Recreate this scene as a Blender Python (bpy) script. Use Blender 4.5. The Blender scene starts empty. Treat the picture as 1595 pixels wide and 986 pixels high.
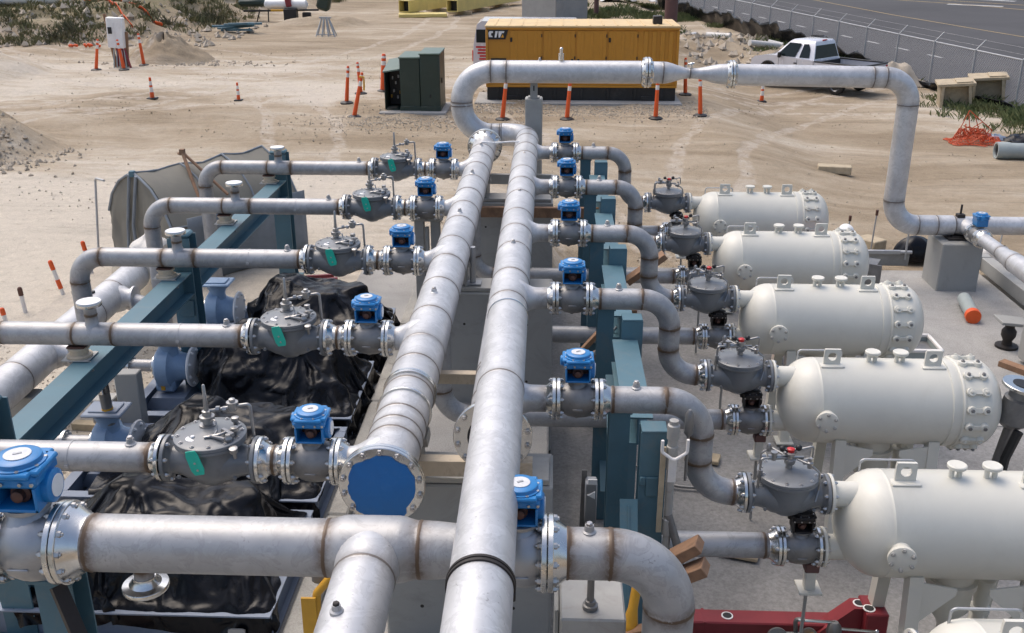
import bpy, bmesh, math, random
from mathutils import Vector, Matrix, noise
R = math.radians
V3 = Vector
rnd = random.Random(11)
scene = bpy.context.scene
COL = scene.collection
PI = math.pi

# ------------------------------------------------------------------ geometry helpers
class MB:
    """collects faces (with material index) and a per-vertex weld stain value"""
    def __init__(s):
        s.v = []; s.f = []; s.m = []; s.st = []
    def add(s, vs, fs, mi=0, st=None):
        n = len(s.v)
        s.v += [tuple(p) for p in vs]
        s.st += list(st) if st is not None else [0.0] * len(vs)
        for f in fs:
            s.f.append(tuple(i + n for i in f)); s.m.append(mi)
    def box(s, c, size, mi=0, rot=None, b=0.0):
        hx, hy, hz = size[0] / 2, size[1] / 2, size[2] / 2
        M = rot.to_3x3() if rot is not None else Matrix.Identity(3)
        c = V3(c)
        b = min(b, hx * .9, hy * .9, hz * .9)
        if b <= 0:
            vs = [c + M @ V3((x * hx, y * hy, z * hz)) for x in (-1, 1) for y in (-1, 1) for z in (-1, 1)]
            s.add(vs, [(0, 1, 3, 2), (4, 6, 7, 5), (0, 4, 5, 1), (2, 3, 7, 6), (0, 2, 6, 4), (1, 5, 7, 3)], mi)
            return
        vs = []; idx = {}
        for x in (-1, 1):
            for y in (-1, 1):
                for z in (-1, 1):
                    for a in range(3):
                        h = [hx - b, hy - b, hz - b]; h[a] += b
                        idx[(x, y, z, a)] = len(vs)
                        vs.append(c + M @ V3((x * h[0], y * h[1], z * h[2])))
        fs = []
        for sg in (-1, 1):
            fs.append([idx[(sg, y, z, 0)] for y, z in ((-1, -1), (1, -1), (1, 1), (-1, 1))])
            fs.append([idx[(x, sg, z, 1)] for x, z in ((-1, -1), (1, -1), (1, 1), (-1, 1))])
            fs.append([idx[(x, y, sg, 2)] for x, y in ((-1, -1), (1, -1), (1, 1), (-1, 1))])
        for p in (-1, 1):
            for q in (-1, 1):
                fs.append([idx[(-1, p, q, 1)], idx[(1, p, q, 1)], idx[(1, p, q, 2)], idx[(-1, p, q, 2)]])
                fs.append([idx[(p, -1, q, 0)], idx[(p, 1, q, 0)], idx[(p, 1, q, 2)], idx[(p, -1, q, 2)]])
                fs.append([idx[(p, q, -1, 0)], idx[(p, q, 1, 0)], idx[(p, q, 1, 1)], idx[(p, q, -1, 1)]])
                for w in (-1, 1):
                    fs.append([idx[(p, q, w, 0)], idx[(p, q, w, 1)], idx[(p, q, w, 2)]])
        s.add(vs, fs, mi)
    def bar(s, p0, p1, w, h, mi=0, b=0.0, up=(0, 0, 1)):
        """box from p0 to p1, w wide and h high"""
        p0, p1 = V3(p0), V3(p1); d = p1 - p0; L = d.length; d.normalize()
        u = V3(up)
        if abs(d.dot(u)) > .98: u = V3((0, 1, 0))
        side = d.cross(u).normalized(); u = side.cross(d)
        M = Matrix((d, side, u)).transposed()
        s.box((p0 + p1) / 2, (L, w, h), mi, M, b)
    def revolve(s, o, ax, prof, seg=24, mi=0, caps=True, st=None, a0=0.0):
        """prof: [(distance along ax, radius)]"""
        o = V3(o); ax = V3(ax).normalized()
        u = V3((0, 0, 1)) if abs(ax.z) < .9 else V3((1, 0, 0))
        e1 = ax.cross(u).normalized(); e2 = ax.cross(e1)
        vs = []; sv = []
        for k, (t, r) in enumerate(prof):
            for i in range(seg):
                a = a0 + 2 * PI * i / seg
                vs.append(o + ax * t + (e1 * math.cos(a) + e2 * math.sin(a)) * max(r, 1e-4))
                sv.append(st[k] if st else 0.0)
        fs = []
        for k in range(len(prof) - 1):
            for i in range(seg):
                j = (i + 1) % seg
                fs.append((k * seg + i, k * seg + j, (k + 1) * seg + j, (k + 1) * seg + i))
        if caps:
            fs.append(tuple(range(seg)))
            n = (len(prof) - 1) * seg
            fs.append(tuple(n + i for i in range(seg)))
        s.add(vs, fs, mi, sv)
    def cyl(s, p0, p1, r0, r1=None, seg=16, mi=0):
        p0, p1 = V3(p0), V3(p1); d = p1 - p0
        s.revolve(p0, d, [(0, r0), (d.length, r0 if r1 is None else r1)], seg, mi)
    def sphere(s, c, r, mi=0, seg=16, n=9, sc=(1, 1, 1)):
        vs = []; fs = []
        for k in range(n + 1):
            ph = PI * k / n
            for i in range(seg):
                a = 2 * PI * i / seg; rr = max(math.sin(ph), 1e-3)
                vs.append(V3(c) + V3((r * sc[0] * rr * math.cos(a), r * sc[1] * rr * math.sin(a), r * sc[2] * math.cos(ph))))
        for k in range(n):
            for i in range(seg):
                j = (i + 1) % seg
                fs.append((k * seg + i, k * seg + j, (k + 1) * seg + j, (k + 1) * seg + i))
        fs.append(tuple(range(seg))); fs.append(tuple(n * seg + i for i in range(seg)))
        s.add(vs, fs, mi)
    def tube(s, P, r, seg=24, mi=0, welds=(), caps=True, rfun=None, stain=1.0, bead=.004):
        P = [V3(p) for p in P]
        cum = [0.0]
        for a, b in zip(P, P[1:]): cum.append(cum[-1] + (b - a).length)
        S = set(round(c, 5) for c in cum)
        for w in welds:
            for d in (-.16, -.10, -.06, -.03, -.013, -.005, .005, .013, .03, .06, .10, .16):
                if 0 < w + d < cum[-1]: S.add(round(w + d, 5))
        if rfun is not None or stain:
            n = int(cum[-1] / .12)
            for k in range(1, n): S.add(round(cum[-1] * k / n, 5))
        S = sorted(S)
        T = [S[0]]
        for x in S[1:]:
            if x - T[-1] > .0015: T.append(x)
        def at(x):
            for k in range(len(cum) - 1):
                if x <= cum[k + 1] + 1e-6:
                    f = (x - cum[k]) / max(cum[k + 1] - cum[k], 1e-9)
                    return P[k].lerp(P[k + 1], min(max(f, 0), 1)), k
            return P[-1], len(P) - 2
        pts = [at(x) for x in T]
        segd = [(b - a).normalized() for a, b in zip(P, P[1:])]
        vs = []; sv = []; e1 = None
        amp = {w: stain * rnd.uniform(.6, 1.0) for w in welds}
        for (p, k), x in zip(pts, T):
            d = segd[k].copy()
            if abs(x - cum[k + 1]) < 1e-4 and k + 1 < len(segd): d = (segd[k] + segd[k + 1]).normalized()
            elif abs(x - cum[k]) < 1e-4 and k > 0: d = (segd[k] + segd[k - 1]).normalized()
            if e1 is None:
                u = V3((0, 0, 1)) if abs(d.z) < .9 else V3((1, 0, 0))
                e1 = d.cross(u).normalized()
            e1 = (e1 - d * e1.dot(d)).normalized(); e2 = d.cross(e1)
            rr = rfun(x) if rfun else r
            stv = 0.0
            for w in welds:
                dd = abs(x - w)
                if dd < .0075: rr = rr + bead
                stv = max(stv, amp[w] * math.exp(-(dd / (.026 + .16 * min(r, .2))) ** 2), (2.2 if stain else 0) * (dd < .0062))
            for i in range(seg):
                a = 2 * PI * i / seg
                vs.append(p + (e1 * math.cos(a) + e2 * math.sin(a)) * rr); sv.append(stv)
        fs = []
        for k in range(len(T) - 1):
            for i in range(seg):
                j = (i + 1) % seg
                fs.append((k * seg + i, k * seg + j, (k + 1) * seg + j, (k + 1) * seg + i))
        if caps:
            n = (len(T) - 1) * seg
            fs.append(tuple(range(seg))); fs.append(tuple(n + i for i in range(seg)))
        s.add(vs, fs, mi, sv)
    def prism(s, poly, o, ex, ey, depth, mi=0):
        """2-D polygon in the plane (ex, ey) at o, extruded by depth along ex x ey, centred"""
        o, ex, ey = V3(o), V3(ex), V3(ey); n = ex.cross(ey).normalized()
        k = len(poly)
        vs = [o + ex * x + ey * y - n * depth / 2 for x, y in poly] + [o + ex * x + ey * y + n * depth / 2 for x, y in poly]
        fs = [tuple(range(k)), tuple(k + i for i in range(k))]
        for i in range(k):
            j = (i + 1) % k
            fs.append((i, j, k + j, k + i))
        s.add(vs, fs, mi)
    def grid(s, fn, nu, nv, mi=0):
        n = len(s.v)
        vs = [fn(i / (nu - 1), j / (nv - 1)) for j in range(nv) for i in range(nu)]
        fs = [(j * nu + i, j * nu + i + 1, (j + 1) * nu + i + 1, (j + 1) * nu + i) for j in range(nv - 1) for i in range(nu - 1)]
        s.add(vs, fs, mi)
    def nut(s, o, ax, r, h, mi=0, stud=.012):
        s.revolve(o, ax, [(0, r), (h * .85, r), (h, r * .85)], 6, mi)
        if stud: s.revolve(V3(o) + V3(ax).normalized() * h, ax, [(0, r * .5), (stud, r * .48)], 6, mi)

def build(mb, name, mats, parent=None, loc=None, smooth=38, recalc=True):
    me = bpy.data.meshes.new(name)
    L = V3(loc) if loc is not None else V3((0, 0, 0))
    me.from_pydata([V3(p) - L for p in mb.v], [], mb.f)
    if not isinstance(mats, (list, tuple)): mats = [mats]
    for m in mats: me.materials.append(m)
    me.polygons.foreach_set('material_index', mb.m)
    if any(mb.st):
        at = me.attributes.new('stain', 'FLOAT', 'POINT'); at.data.foreach_set('value', mb.st)
    if recalc:
        bm = bmesh.new(); bm.from_mesh(me)
        bmesh.ops.recalc_face_normals(bm, faces=bm.faces[:])
        bm.to_mesh(me); bm.free()
    if smooth:
        me.polygons.foreach_set('use_smooth', [True] * len(me.polygons))
        me.set_sharp_from_angle(angle=R(smooth))
    me.update()
    o = bpy.data.objects.new(name, me); COL.objects.link(o)
    if parent is not None: o.parent = parent
    elif loc is not None: o.location = L
    return o

def tag(o, label=None, cat=None, group=None, kind=None):
    if label: o['label'] = label
    if cat: o['category'] = cat
    if group: o['group'] = group
    if kind: o['kind'] = kind
    return o

class Thing:
    """an Empty at the base of a thing; part() takes meshes in world coordinates"""
    def __init__(s, name, label, cat, loc=(0, 0, 0), group=None):
        s.e = bpy.data.objects.new(name, None); COL.objects.link(s.e)
        s.e.empty_display_size = .1
        s.e.location = loc; s.L = V3(loc)
        tag(s.e, label, cat, group)
    def part(s, name, mb, mats, parent=None, label=None, smooth=38, kind=None):
        o = build(mb, name, mats, parent if parent is not None else s.e, s.L, smooth)
        return tag(o, label, kind=kind)

def dup(root, loc, rotz=0.0, label=None, group=None, scale=None):
    r = root.copy(); COL.objects.link(r); r.location = loc; r.rotation_euler = (0, 0, rotz)
    if scale: r.scale = (scale,) * 3
    if label: r['label'] = label
    if group: r['group'] = group
    for ch in root.children:
        c = ch.copy(); COL.objects.link(c); c.parent = r
        for g in ch.children:
            d = g.copy(); COL.objects.link(d); d.parent = c
    return r

def bend(pts, rad, n=10):
    """polyline with rounded corners; returns points and the arc-length positions of the elbow welds"""
    pts = [V3(p) for p in pts]
    out = [pts[0]]; marks = []
    for i in range(1, len(pts) - 1):
        rr = rad[i - 1] if isinstance(rad, (list, tuple)) else rad
        d1 = (pts[i] - pts[i - 1]).normalized(); d2 = (pts[i + 1] - pts[i]).normalized()
        th = d1.angle(d2)
        if rr <= 0 or th < 1e-3: out.append(pts[i]); continue
        t = rr * math.tan(th / 2)
        a = pts[i] - d1 * t
        nrm = (d2 - d1 * d1.dot(d2)).normalized(); c = a + nrm * rr
        marks.append(len(out))
        for k in range(n + 1):
            ph = th * k / n
            out.append(c + (-nrm * math.cos(ph) + d1 * math.sin(ph)) * rr)
        marks.append(len(out) - 1)
    out.append(pts[-1])
    cum = [0.0]
    for a, b in zip(out, out[1:]): cum.append(cum[-1] + (b - a).length)
    return out, [cum[m] for m in marks]

def fbm(x, y, z=0.0, o=4):
    return noise.fractal(V3((x, y, z)), 1.0, 2.0, o)
def sstep(a, b, x):
    t = min(max((x - a) / (b - a), 0), 1); return t * t * (3 - 2 * t)

# ------------------------------------------------------------------ materials
def nodes(name):
    m = bpy.data.materials.new(name); m.use_nodes = True
    nt = m.node_tree
    return m, nt, nt.nodes['Principled BSDF']
def N(nt, t, **k):
    n = nt.nodes.new(t)
    for a, b in k.items():
        if a in n.inputs: n.inputs[a].default_value = b
        else: setattr(n, a, b)
    return n
def ramp(nt, src, stops):
    r = nt.nodes.new('ShaderNodeValToRGB')
    el = r.color_ramp.elements
    while len(el) < len(stops): el.new(.5)
    for e, (p, c) in zip(el, stops):
        e.position = p; e.color = (c[0], c[1], c[2], 1) if isinstance(c, (tuple, list)) else (c, c, c, 1)
    nt.links.new(src, r.inputs[0]); return r
def noise_tex(nt, scale, detail=5, rough=.6, dist=0.0, vec=None):
    n = N(nt, 'ShaderNodeTexNoise'); n.inputs['Scale'].default_value = scale
    n.inputs['Detail'].default_value = detail; n.inputs['Roughness'].default_value = rough
    n.inputs['Distortion'].default_value = dist
    if vec is not None: nt.links.new(vec, n.inputs['Vector'])
    return n
def objvec(nt):
    return N(nt, 'ShaderNodeTexCoord').outputs['Object']
def mix(nt, fac, a, b, mode='MIX'):
    m = N(nt, 'ShaderNodeMix', data_type='RGBA', blend_type=mode)
    for sock, val in ((m.inputs[0], fac), (m.inputs[6], a), (m.inputs[7], b)):
        if hasattr(val, 'links'): nt.links.new(val, sock)
        elif isinstance(val, (tuple, list)): sock.default_value = (val[0], val[1], val[2], 1)
        else: sock.default_value = val
    return m.outputs[2]
def bump(nt, bs, h, strength, dist=.01):
    b = N(nt, 'ShaderNodeBump'); b.inputs['Strength'].default_value = strength
    b.inputs['Distance'].default_value = dist
    nt.links.new(h, b.inputs['Height']); nt.links.new(b.outputs[0], bs.inputs['Normal'])

def paint(name, col, rough=.45, metal=0.0, var=.12, scale=3.0, dirt=None, dirt_amt=.35, dscale=2.2, bmp=0.0, bscale=40, spec=.5, coat=0.0):
    m, nt, bs = nodes(name); vec = objvec(nt)
    n1 = noise_tex(nt, scale, 6, .62, .3, vec)
    lo = tuple(c * (1 - var) for c in col); hi = tuple(min(c * (1 + var), 1) for c in col)
    c = ramp(nt, n1.outputs[0], [(.3, lo), (.7, hi)]).outputs[0]
    if dirt:
        n2 = noise_tex(nt, dscale, 9, .72, .8, vec)
        fac = ramp(nt, n2.outputs[0], [(.52, 0.0), (.72, dirt_amt)]).outputs[0]
        c = mix(nt, fac, c, dirt)
    nt.links.new(c, bs.inputs['Base Color'])
    rr = ramp(nt, n1.outputs[0], [(.3, max(rough - .06, .05)), (.7, min(rough + .09, 1))])
    nt.links.new(rr.outputs[0], bs.inputs['Roughness'])
    bs.inputs['Metallic'].default_value = metal
    bs.inputs['Specular IOR Level'].default_value = spec
    bs.inputs['Coat Weight'].default_value = coat
    if bmp:
        n3 = noise_tex(nt, bscale, 4, .6, 0, vec); bump(nt, bs, n3.outputs[0], bmp)
    return m

def stainless(name, base=(.385, .387, .393), rough=.45, metal=.42, var=.17, mott=.95, sc_=(.105, .068, .042)):
    m, nt, bs = nodes(name); vec = objvec(nt)
    n1 = noise_tex(nt, 1.7, 8, .68, .6, vec)
    n2 = noise_tex(nt, 7.0, 6, .65, 1.2, vec)
    c = ramp(nt, n1.outputs[0], [(.32, tuple(x * (1 - var) for x in base)), (.68, tuple(min(1, x * (1 + var)) for x in base))]).outputs[0]
    sm = ramp(nt, n2.outputs[0], [(.50, 0.0), (.545, mott * .55), (.60, mott * .25), (.64, mott * .15), (.70, mott * .6)]).outputs[0]
    c = mix(nt, sm, c, tuple(x * .72 for x in base))
    # scuffs
    n4 = noise_tex(nt, 22, 3, .5, 2.5, vec)
    sc = ramp(nt, n4.outputs[0], [(.685, 0.0), (.72, .55)]).outputs[0]
    c = mix(nt, sc, c, (.20, .19, .185))
    n8 = noise_tex(nt, 2.6, 4, .55, 3.0, vec); lt = ramp(nt, n8.outputs[0], [(.60, 0.0), (.63, .35), (.72, .1)]).outputs[0]
    c = mix(nt, lt, c, tuple(min(1, x * 1.28) for x in base))
    at = N(nt, 'ShaderNodeAttribute', attribute_name='stain')
    n3 = noise_tex(nt, 9, 5, .7, .4, vec)
    mul = N(nt, 'ShaderNodeMath', operation='MULTIPLY_ADD'); nt.links.new(n3.outputs[0], mul.inputs[0]); mul.inputs[1].default_value = 3.2; mul.inputs[2].default_value = -.75
    mm = N(nt, 'ShaderNodeMath', operation='MULTIPLY', use_clamp=True); nt.links.new(at.outputs['Fac'], mm.inputs[0]); nt.links.new(mul.outputs[0], mm.inputs[1])
    c = mix(nt, mm.outputs[0], c, sc_)
    nt.links.new(c, bs.inputs['Base Color'])
    rr = ramp(nt, n1.outputs[0], [(.3, rough - .07), (.7, rough + .1)])
    nt.links.new(rr.outputs[0], bs.inputs['Roughness'])
    mt = N(nt, 'ShaderNodeMath', operation='MULTIPLY_ADD'); nt.links.new(mm.outputs[0], mt.inputs[0]); mt.inputs[1].default_value = -metal * .7; mt.inputs[2].default_value = metal
    nt.links.new(mt.outputs[0], bs.inputs['Metallic'])
    bump(nt, bs, n2.outputs[0], .05)
    return m

M = {}
M['steel'] = stainless('pickled_stainless')
M['header'] = stainless('header_stainless', base=(.55, .553, .56), rough=.42, metal=.45, var=.15, mott=.8, sc_=(.15, .13, .115))
M['bright'] = stainless('machined_stainless', base=(.66, .655, .63), rough=.22, metal=1.0, var=.05, mott=.2)
M['bolt'] = stainless('bolt_steel', base=(.5, .48, .46), rough=.33, metal=.95, mott=.4)
M['cast'] = paint('cast_steel', (.215, .213, .21), .45, .6, .18, 6, (.09, .085, .08), .5, bmp=.12, bscale=90)
M['castlight'] = paint('cast_steel_light', (.36, .37, .385), .42, .75, .1, 4, (.2, .19, .18), .4, bmp=.06, bscale=90)
M['valvegrey'] = paint('grey_valve_enamel', (.165, .175, .185), .38, .1, .1, 4, (.06, .06, .06), .4, bmp=.08, bscale=70, coat=.2)
M['pilot'] = paint('pilot_metal', (.34, .335, .33), .35, .8, .12, 12)
M['blue'] = paint('actuator_blue', (.012, .185, .46), .38, 0, .12, 5, (.02, .06, .13), .35, coat=.2)
M['blueflat'] = paint('blue_cover', (.008, .145, .42), .45, 0, .08, 5, (.05, .2, .46), .35, 7, bmp=.25, bscale=6)
M['black'] = paint('black_rubber', (.012, .012, .013), .5, 0, .2, 6)
M['dark'] = paint('dark_iron', (.035, .03, .028), .55, .4, .2, 9)
M['rusty'] = paint('rusty_hub', (.12, .06, .045), .6, .4, .3, 14, (.05, .03, .025), .6)
M['white'] = paint('white_plastic', (.78, .78, .77), .4, 0, .05, 5, (.4, .38, .34), .25)
M['vessel'] = paint('off_white_enamel', (.63, .615, .545), .38, 0, .04, 1.6, (.43, .40, .32), .22, 1.6, coat=.08)
M['dial'] = paint('dial_face', (.6, .61, .62), .4, 0, .08, 30, (.25, .28, .34), .5, 40)
M['greentag'] = paint('green_tag', (.02, .50, .36), .45, 0, .1, 9)
M['teal'] = paint('teal_steel_paint', (.072, .155, .195), .5, 0, .14, 1.8, (.15, .18, .18), .55, 3.0, bmp=.04, bscale=25)
M['skid'] = paint('skid_blue_grey', (.20, .24, .31), .42, 0, .1, 2.2, (.22, .2, .17), .35, 3)
M['pump'] = paint('pump_blue', (.23, .34, .49), .42, 0, .1, 3, (.09, .12, .17), .4, 4, bmp=.08, bscale=60)
M['pier'] = paint('painted_pier', (.31, .31, .295), .6, 0, .07, 1.2, (.13, .125, .11), .4, 1.8, bmp=.08, bscale=30)
M['bracket'] = paint('galvanised_bracket', (.36, .355, .335), .5, .25, .1, 5, (.2, .17, .13), .45, 4)
M['tan'] = paint('tan_support_pad', (.50, .42, .31), .55, 0, .12, 5, (.16, .09, .05), .6, 6)
M['wood'] = paint('weathered_wood', (.25, .145, .085), .75, 0, .28, 7, (.1, .06, .04), .5, 5, bmp=.25, bscale=24)
M['palewood'] = paint('pale_wood', (.42, .345, .235), .75, 0, .18, 5, (.2, .155, .1), .5, 4, bmp=.25, bscale=24)
M['red'] = paint('red_steel', (.22, .022, .03), .45, 0, .15, 3, (.1, .02, .02), .4, 4)
M['yellow'] = paint('yellow_paint', (.62, .33, .03), .42, 0, .1, 4, (.35, .17, .03), .4)
M['orange'] = paint('orange_plastic', (.74, .10, .015), .45, 0, .1, 4, (.4, .09, .03), .3, 8)
M['net'] = paint('faded_orange_net', (.50, .075, .02), .6, 0, .2, 4)
M['reflect'] = paint('white_reflective_band', (.75, .72, .68), .4, 0, .06, 8, (.45, .38, .3), .3, 8)
M['genyellow'] = paint('generator_yellow', (.52, .235, .022), .42, 0, .05, 1.0, (.36, .17, .03), .35, 1.3)
M['genroof'] = paint('sunbleached_roof', (.62, .46, .24), .6, 0, .1, 1.6, (.45, .27, .1), .5, 1.2)
M['genblack'] = paint('black_base', (.014, .014, .014), .5, 0, .3, 3, (.08, .07, .06), .35, 4)
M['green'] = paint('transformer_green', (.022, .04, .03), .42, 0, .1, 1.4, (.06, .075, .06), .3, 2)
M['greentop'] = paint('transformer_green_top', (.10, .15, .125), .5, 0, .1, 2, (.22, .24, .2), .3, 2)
M['truckwhite'] = paint('silver_white_car_paint', (.66, .66, .70), .22, .15, .03, 2, (.45, .42, .38), .18, 1.5, coat=.5)
M['glass'] = paint('dark_glass', (.008, .014, .015), .12, 0, .1, 2, spec=.3)
M['chrome'] = paint('chrome', (.6, .6, .6), .15, 1, .05, 4)
M['redlamp'] = paint('red_lamp', (.5, .015, .015), .2, 0, .1, 6)
M['amber'] = paint('amber_lamp', (.75, .36, .05), .2, 0, .1, 6)
M['pvc'] = paint('grey_pvc', (.33, .37, .36), .45, 0, .08, 3, (.24, .22, .19), .4)
M['brownpipe'] = paint('brown_primer', (.12, .06, .055), .6, 0, .15, 2)
M['beamyellow'] = paint('pale_yellow_beam', (.62, .5, .17), .5, 0, .1, 1.5, (.4, .33, .14), .4)
M['canvas'] = paint('grey_canvas', (.195, .185, .155), .85, 0, .12, 2.5, (.15, .145, .14), .5, 1.6, bmp=.15, bscale=10)
M['canvasblue'] = paint('blue_grey_seam', (.21, .235, .26), .8, 0, .15, 3)
M['plasticwrap'] = paint('white_wrap', (.6, .58, .54), .4, 0, .12, 7, (.35, .31, .25), .5, 5, bmp=.4, bscale=14)
M['block'] = paint('concrete_block', (.30, .30, .29), .85, 0, .08, 1.5, (.2, .195, .18), .5, 1.2, bmp=.15, bscale=12)
M['galv'] = paint('galvanised_wire', (.42, .43, .44), .5, .6, .1, 6)
M['rock'] = paint('pale_rock', (.40, .345, .275), .9, 0, .22, 3, bmp=.4, bscale=9)
M['asphalt_line_white'] = paint('white_road_paint', (.40, .40, .39), .7, 0, .2, 2)
M['asphalt_line_yellow'] = paint('yellow_road_paint', (.34, .25, .11), .7, 0, .2, 2)

# black plastic sheet
def tarp_mat():
    m, nt, bs = nodes('black_plastic_sheet'); vec = objvec(nt)
    n = noise_tex(nt, 2.5, 8, .7, 1.0, vec)
    c = ramp(nt, n.outputs[0], [(.35, (.0035, .004, .006)), (.64, (.006, .0065, .009)), (.88, (.018, .0185, .021))])
    nt.links.new(c.outputs[0], bs.inputs['Base Color'])
    bs.inputs['Roughness'].default_value = .27; bs.inputs['Specular IOR Level'].default_value = .24
    w = noise_tex(nt, 4, 3, .5, .3, vec)
    rg = N(nt, 'ShaderNodeMath', operation='SUBTRACT'); nt.links.new(w.outputs[0], rg.inputs[0]); rg.inputs[1].default_value = .5
    ra = N(nt, 'ShaderNodeMath', operation='ABSOLUTE'); nt.links.new(rg.outputs[0], ra.inputs[0]); bump(nt, bs, ra.outputs[0], .28, .05)
    return m
M['tarp'] = tarp_mat()

def concrete_mat(name, a, b, c, scale=.7, grain=60, spots=(.12, .115, .105)):
    m, nt, bs = nodes(name); vec = objvec(nt)
    n1 = noise_tex(nt, scale, 9, .66, .8, vec)
    col = ramp(nt, n1.outputs[0], [(.3, a), (.52, b), (.72, c)]).outputs[0]
    n2 = noise_tex(nt, grain, 4, .7, 0, vec)
    g = ramp(nt, n2.outputs[0], [(.3, .72), (.7, 1.14)]).outputs[0]
    col = mix(nt, 1.0, col, g, 'MULTIPLY')
    n3 = noise_tex(nt, 1.9, 10, .75, 1.4, vec)
    f = ramp(nt, n3.outputs[0], [(.60, 0.0), (.72, .75)]).outputs[0]
    col = mix(nt, f, col, spots)
    nt.links.new(col, bs.inputs['Base Color']); bs.inputs['Roughness'].default_value = .9
    bs.inputs['Specular IOR Level'].default_value = .25
    bump(nt, bs, n2.outputs[0], .35, .012)
    return m
M['pad'] = concrete_mat('site_concrete', (.27, .26, .245), (.36, .35, .33), (.43, .415, .39))
M['roughpad'] = concrete_mat('gravelly_concrete', (.185, .182, .176), (.255, .25, .242), (.32, .314, .304), .5, 24, (.12, .117, .11))
M['kerb'] = concrete_mat('kerb_concrete', (.30, .29, .26), (.38, .365, .33), (.44, .42, .38), 1.5, 80)

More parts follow.
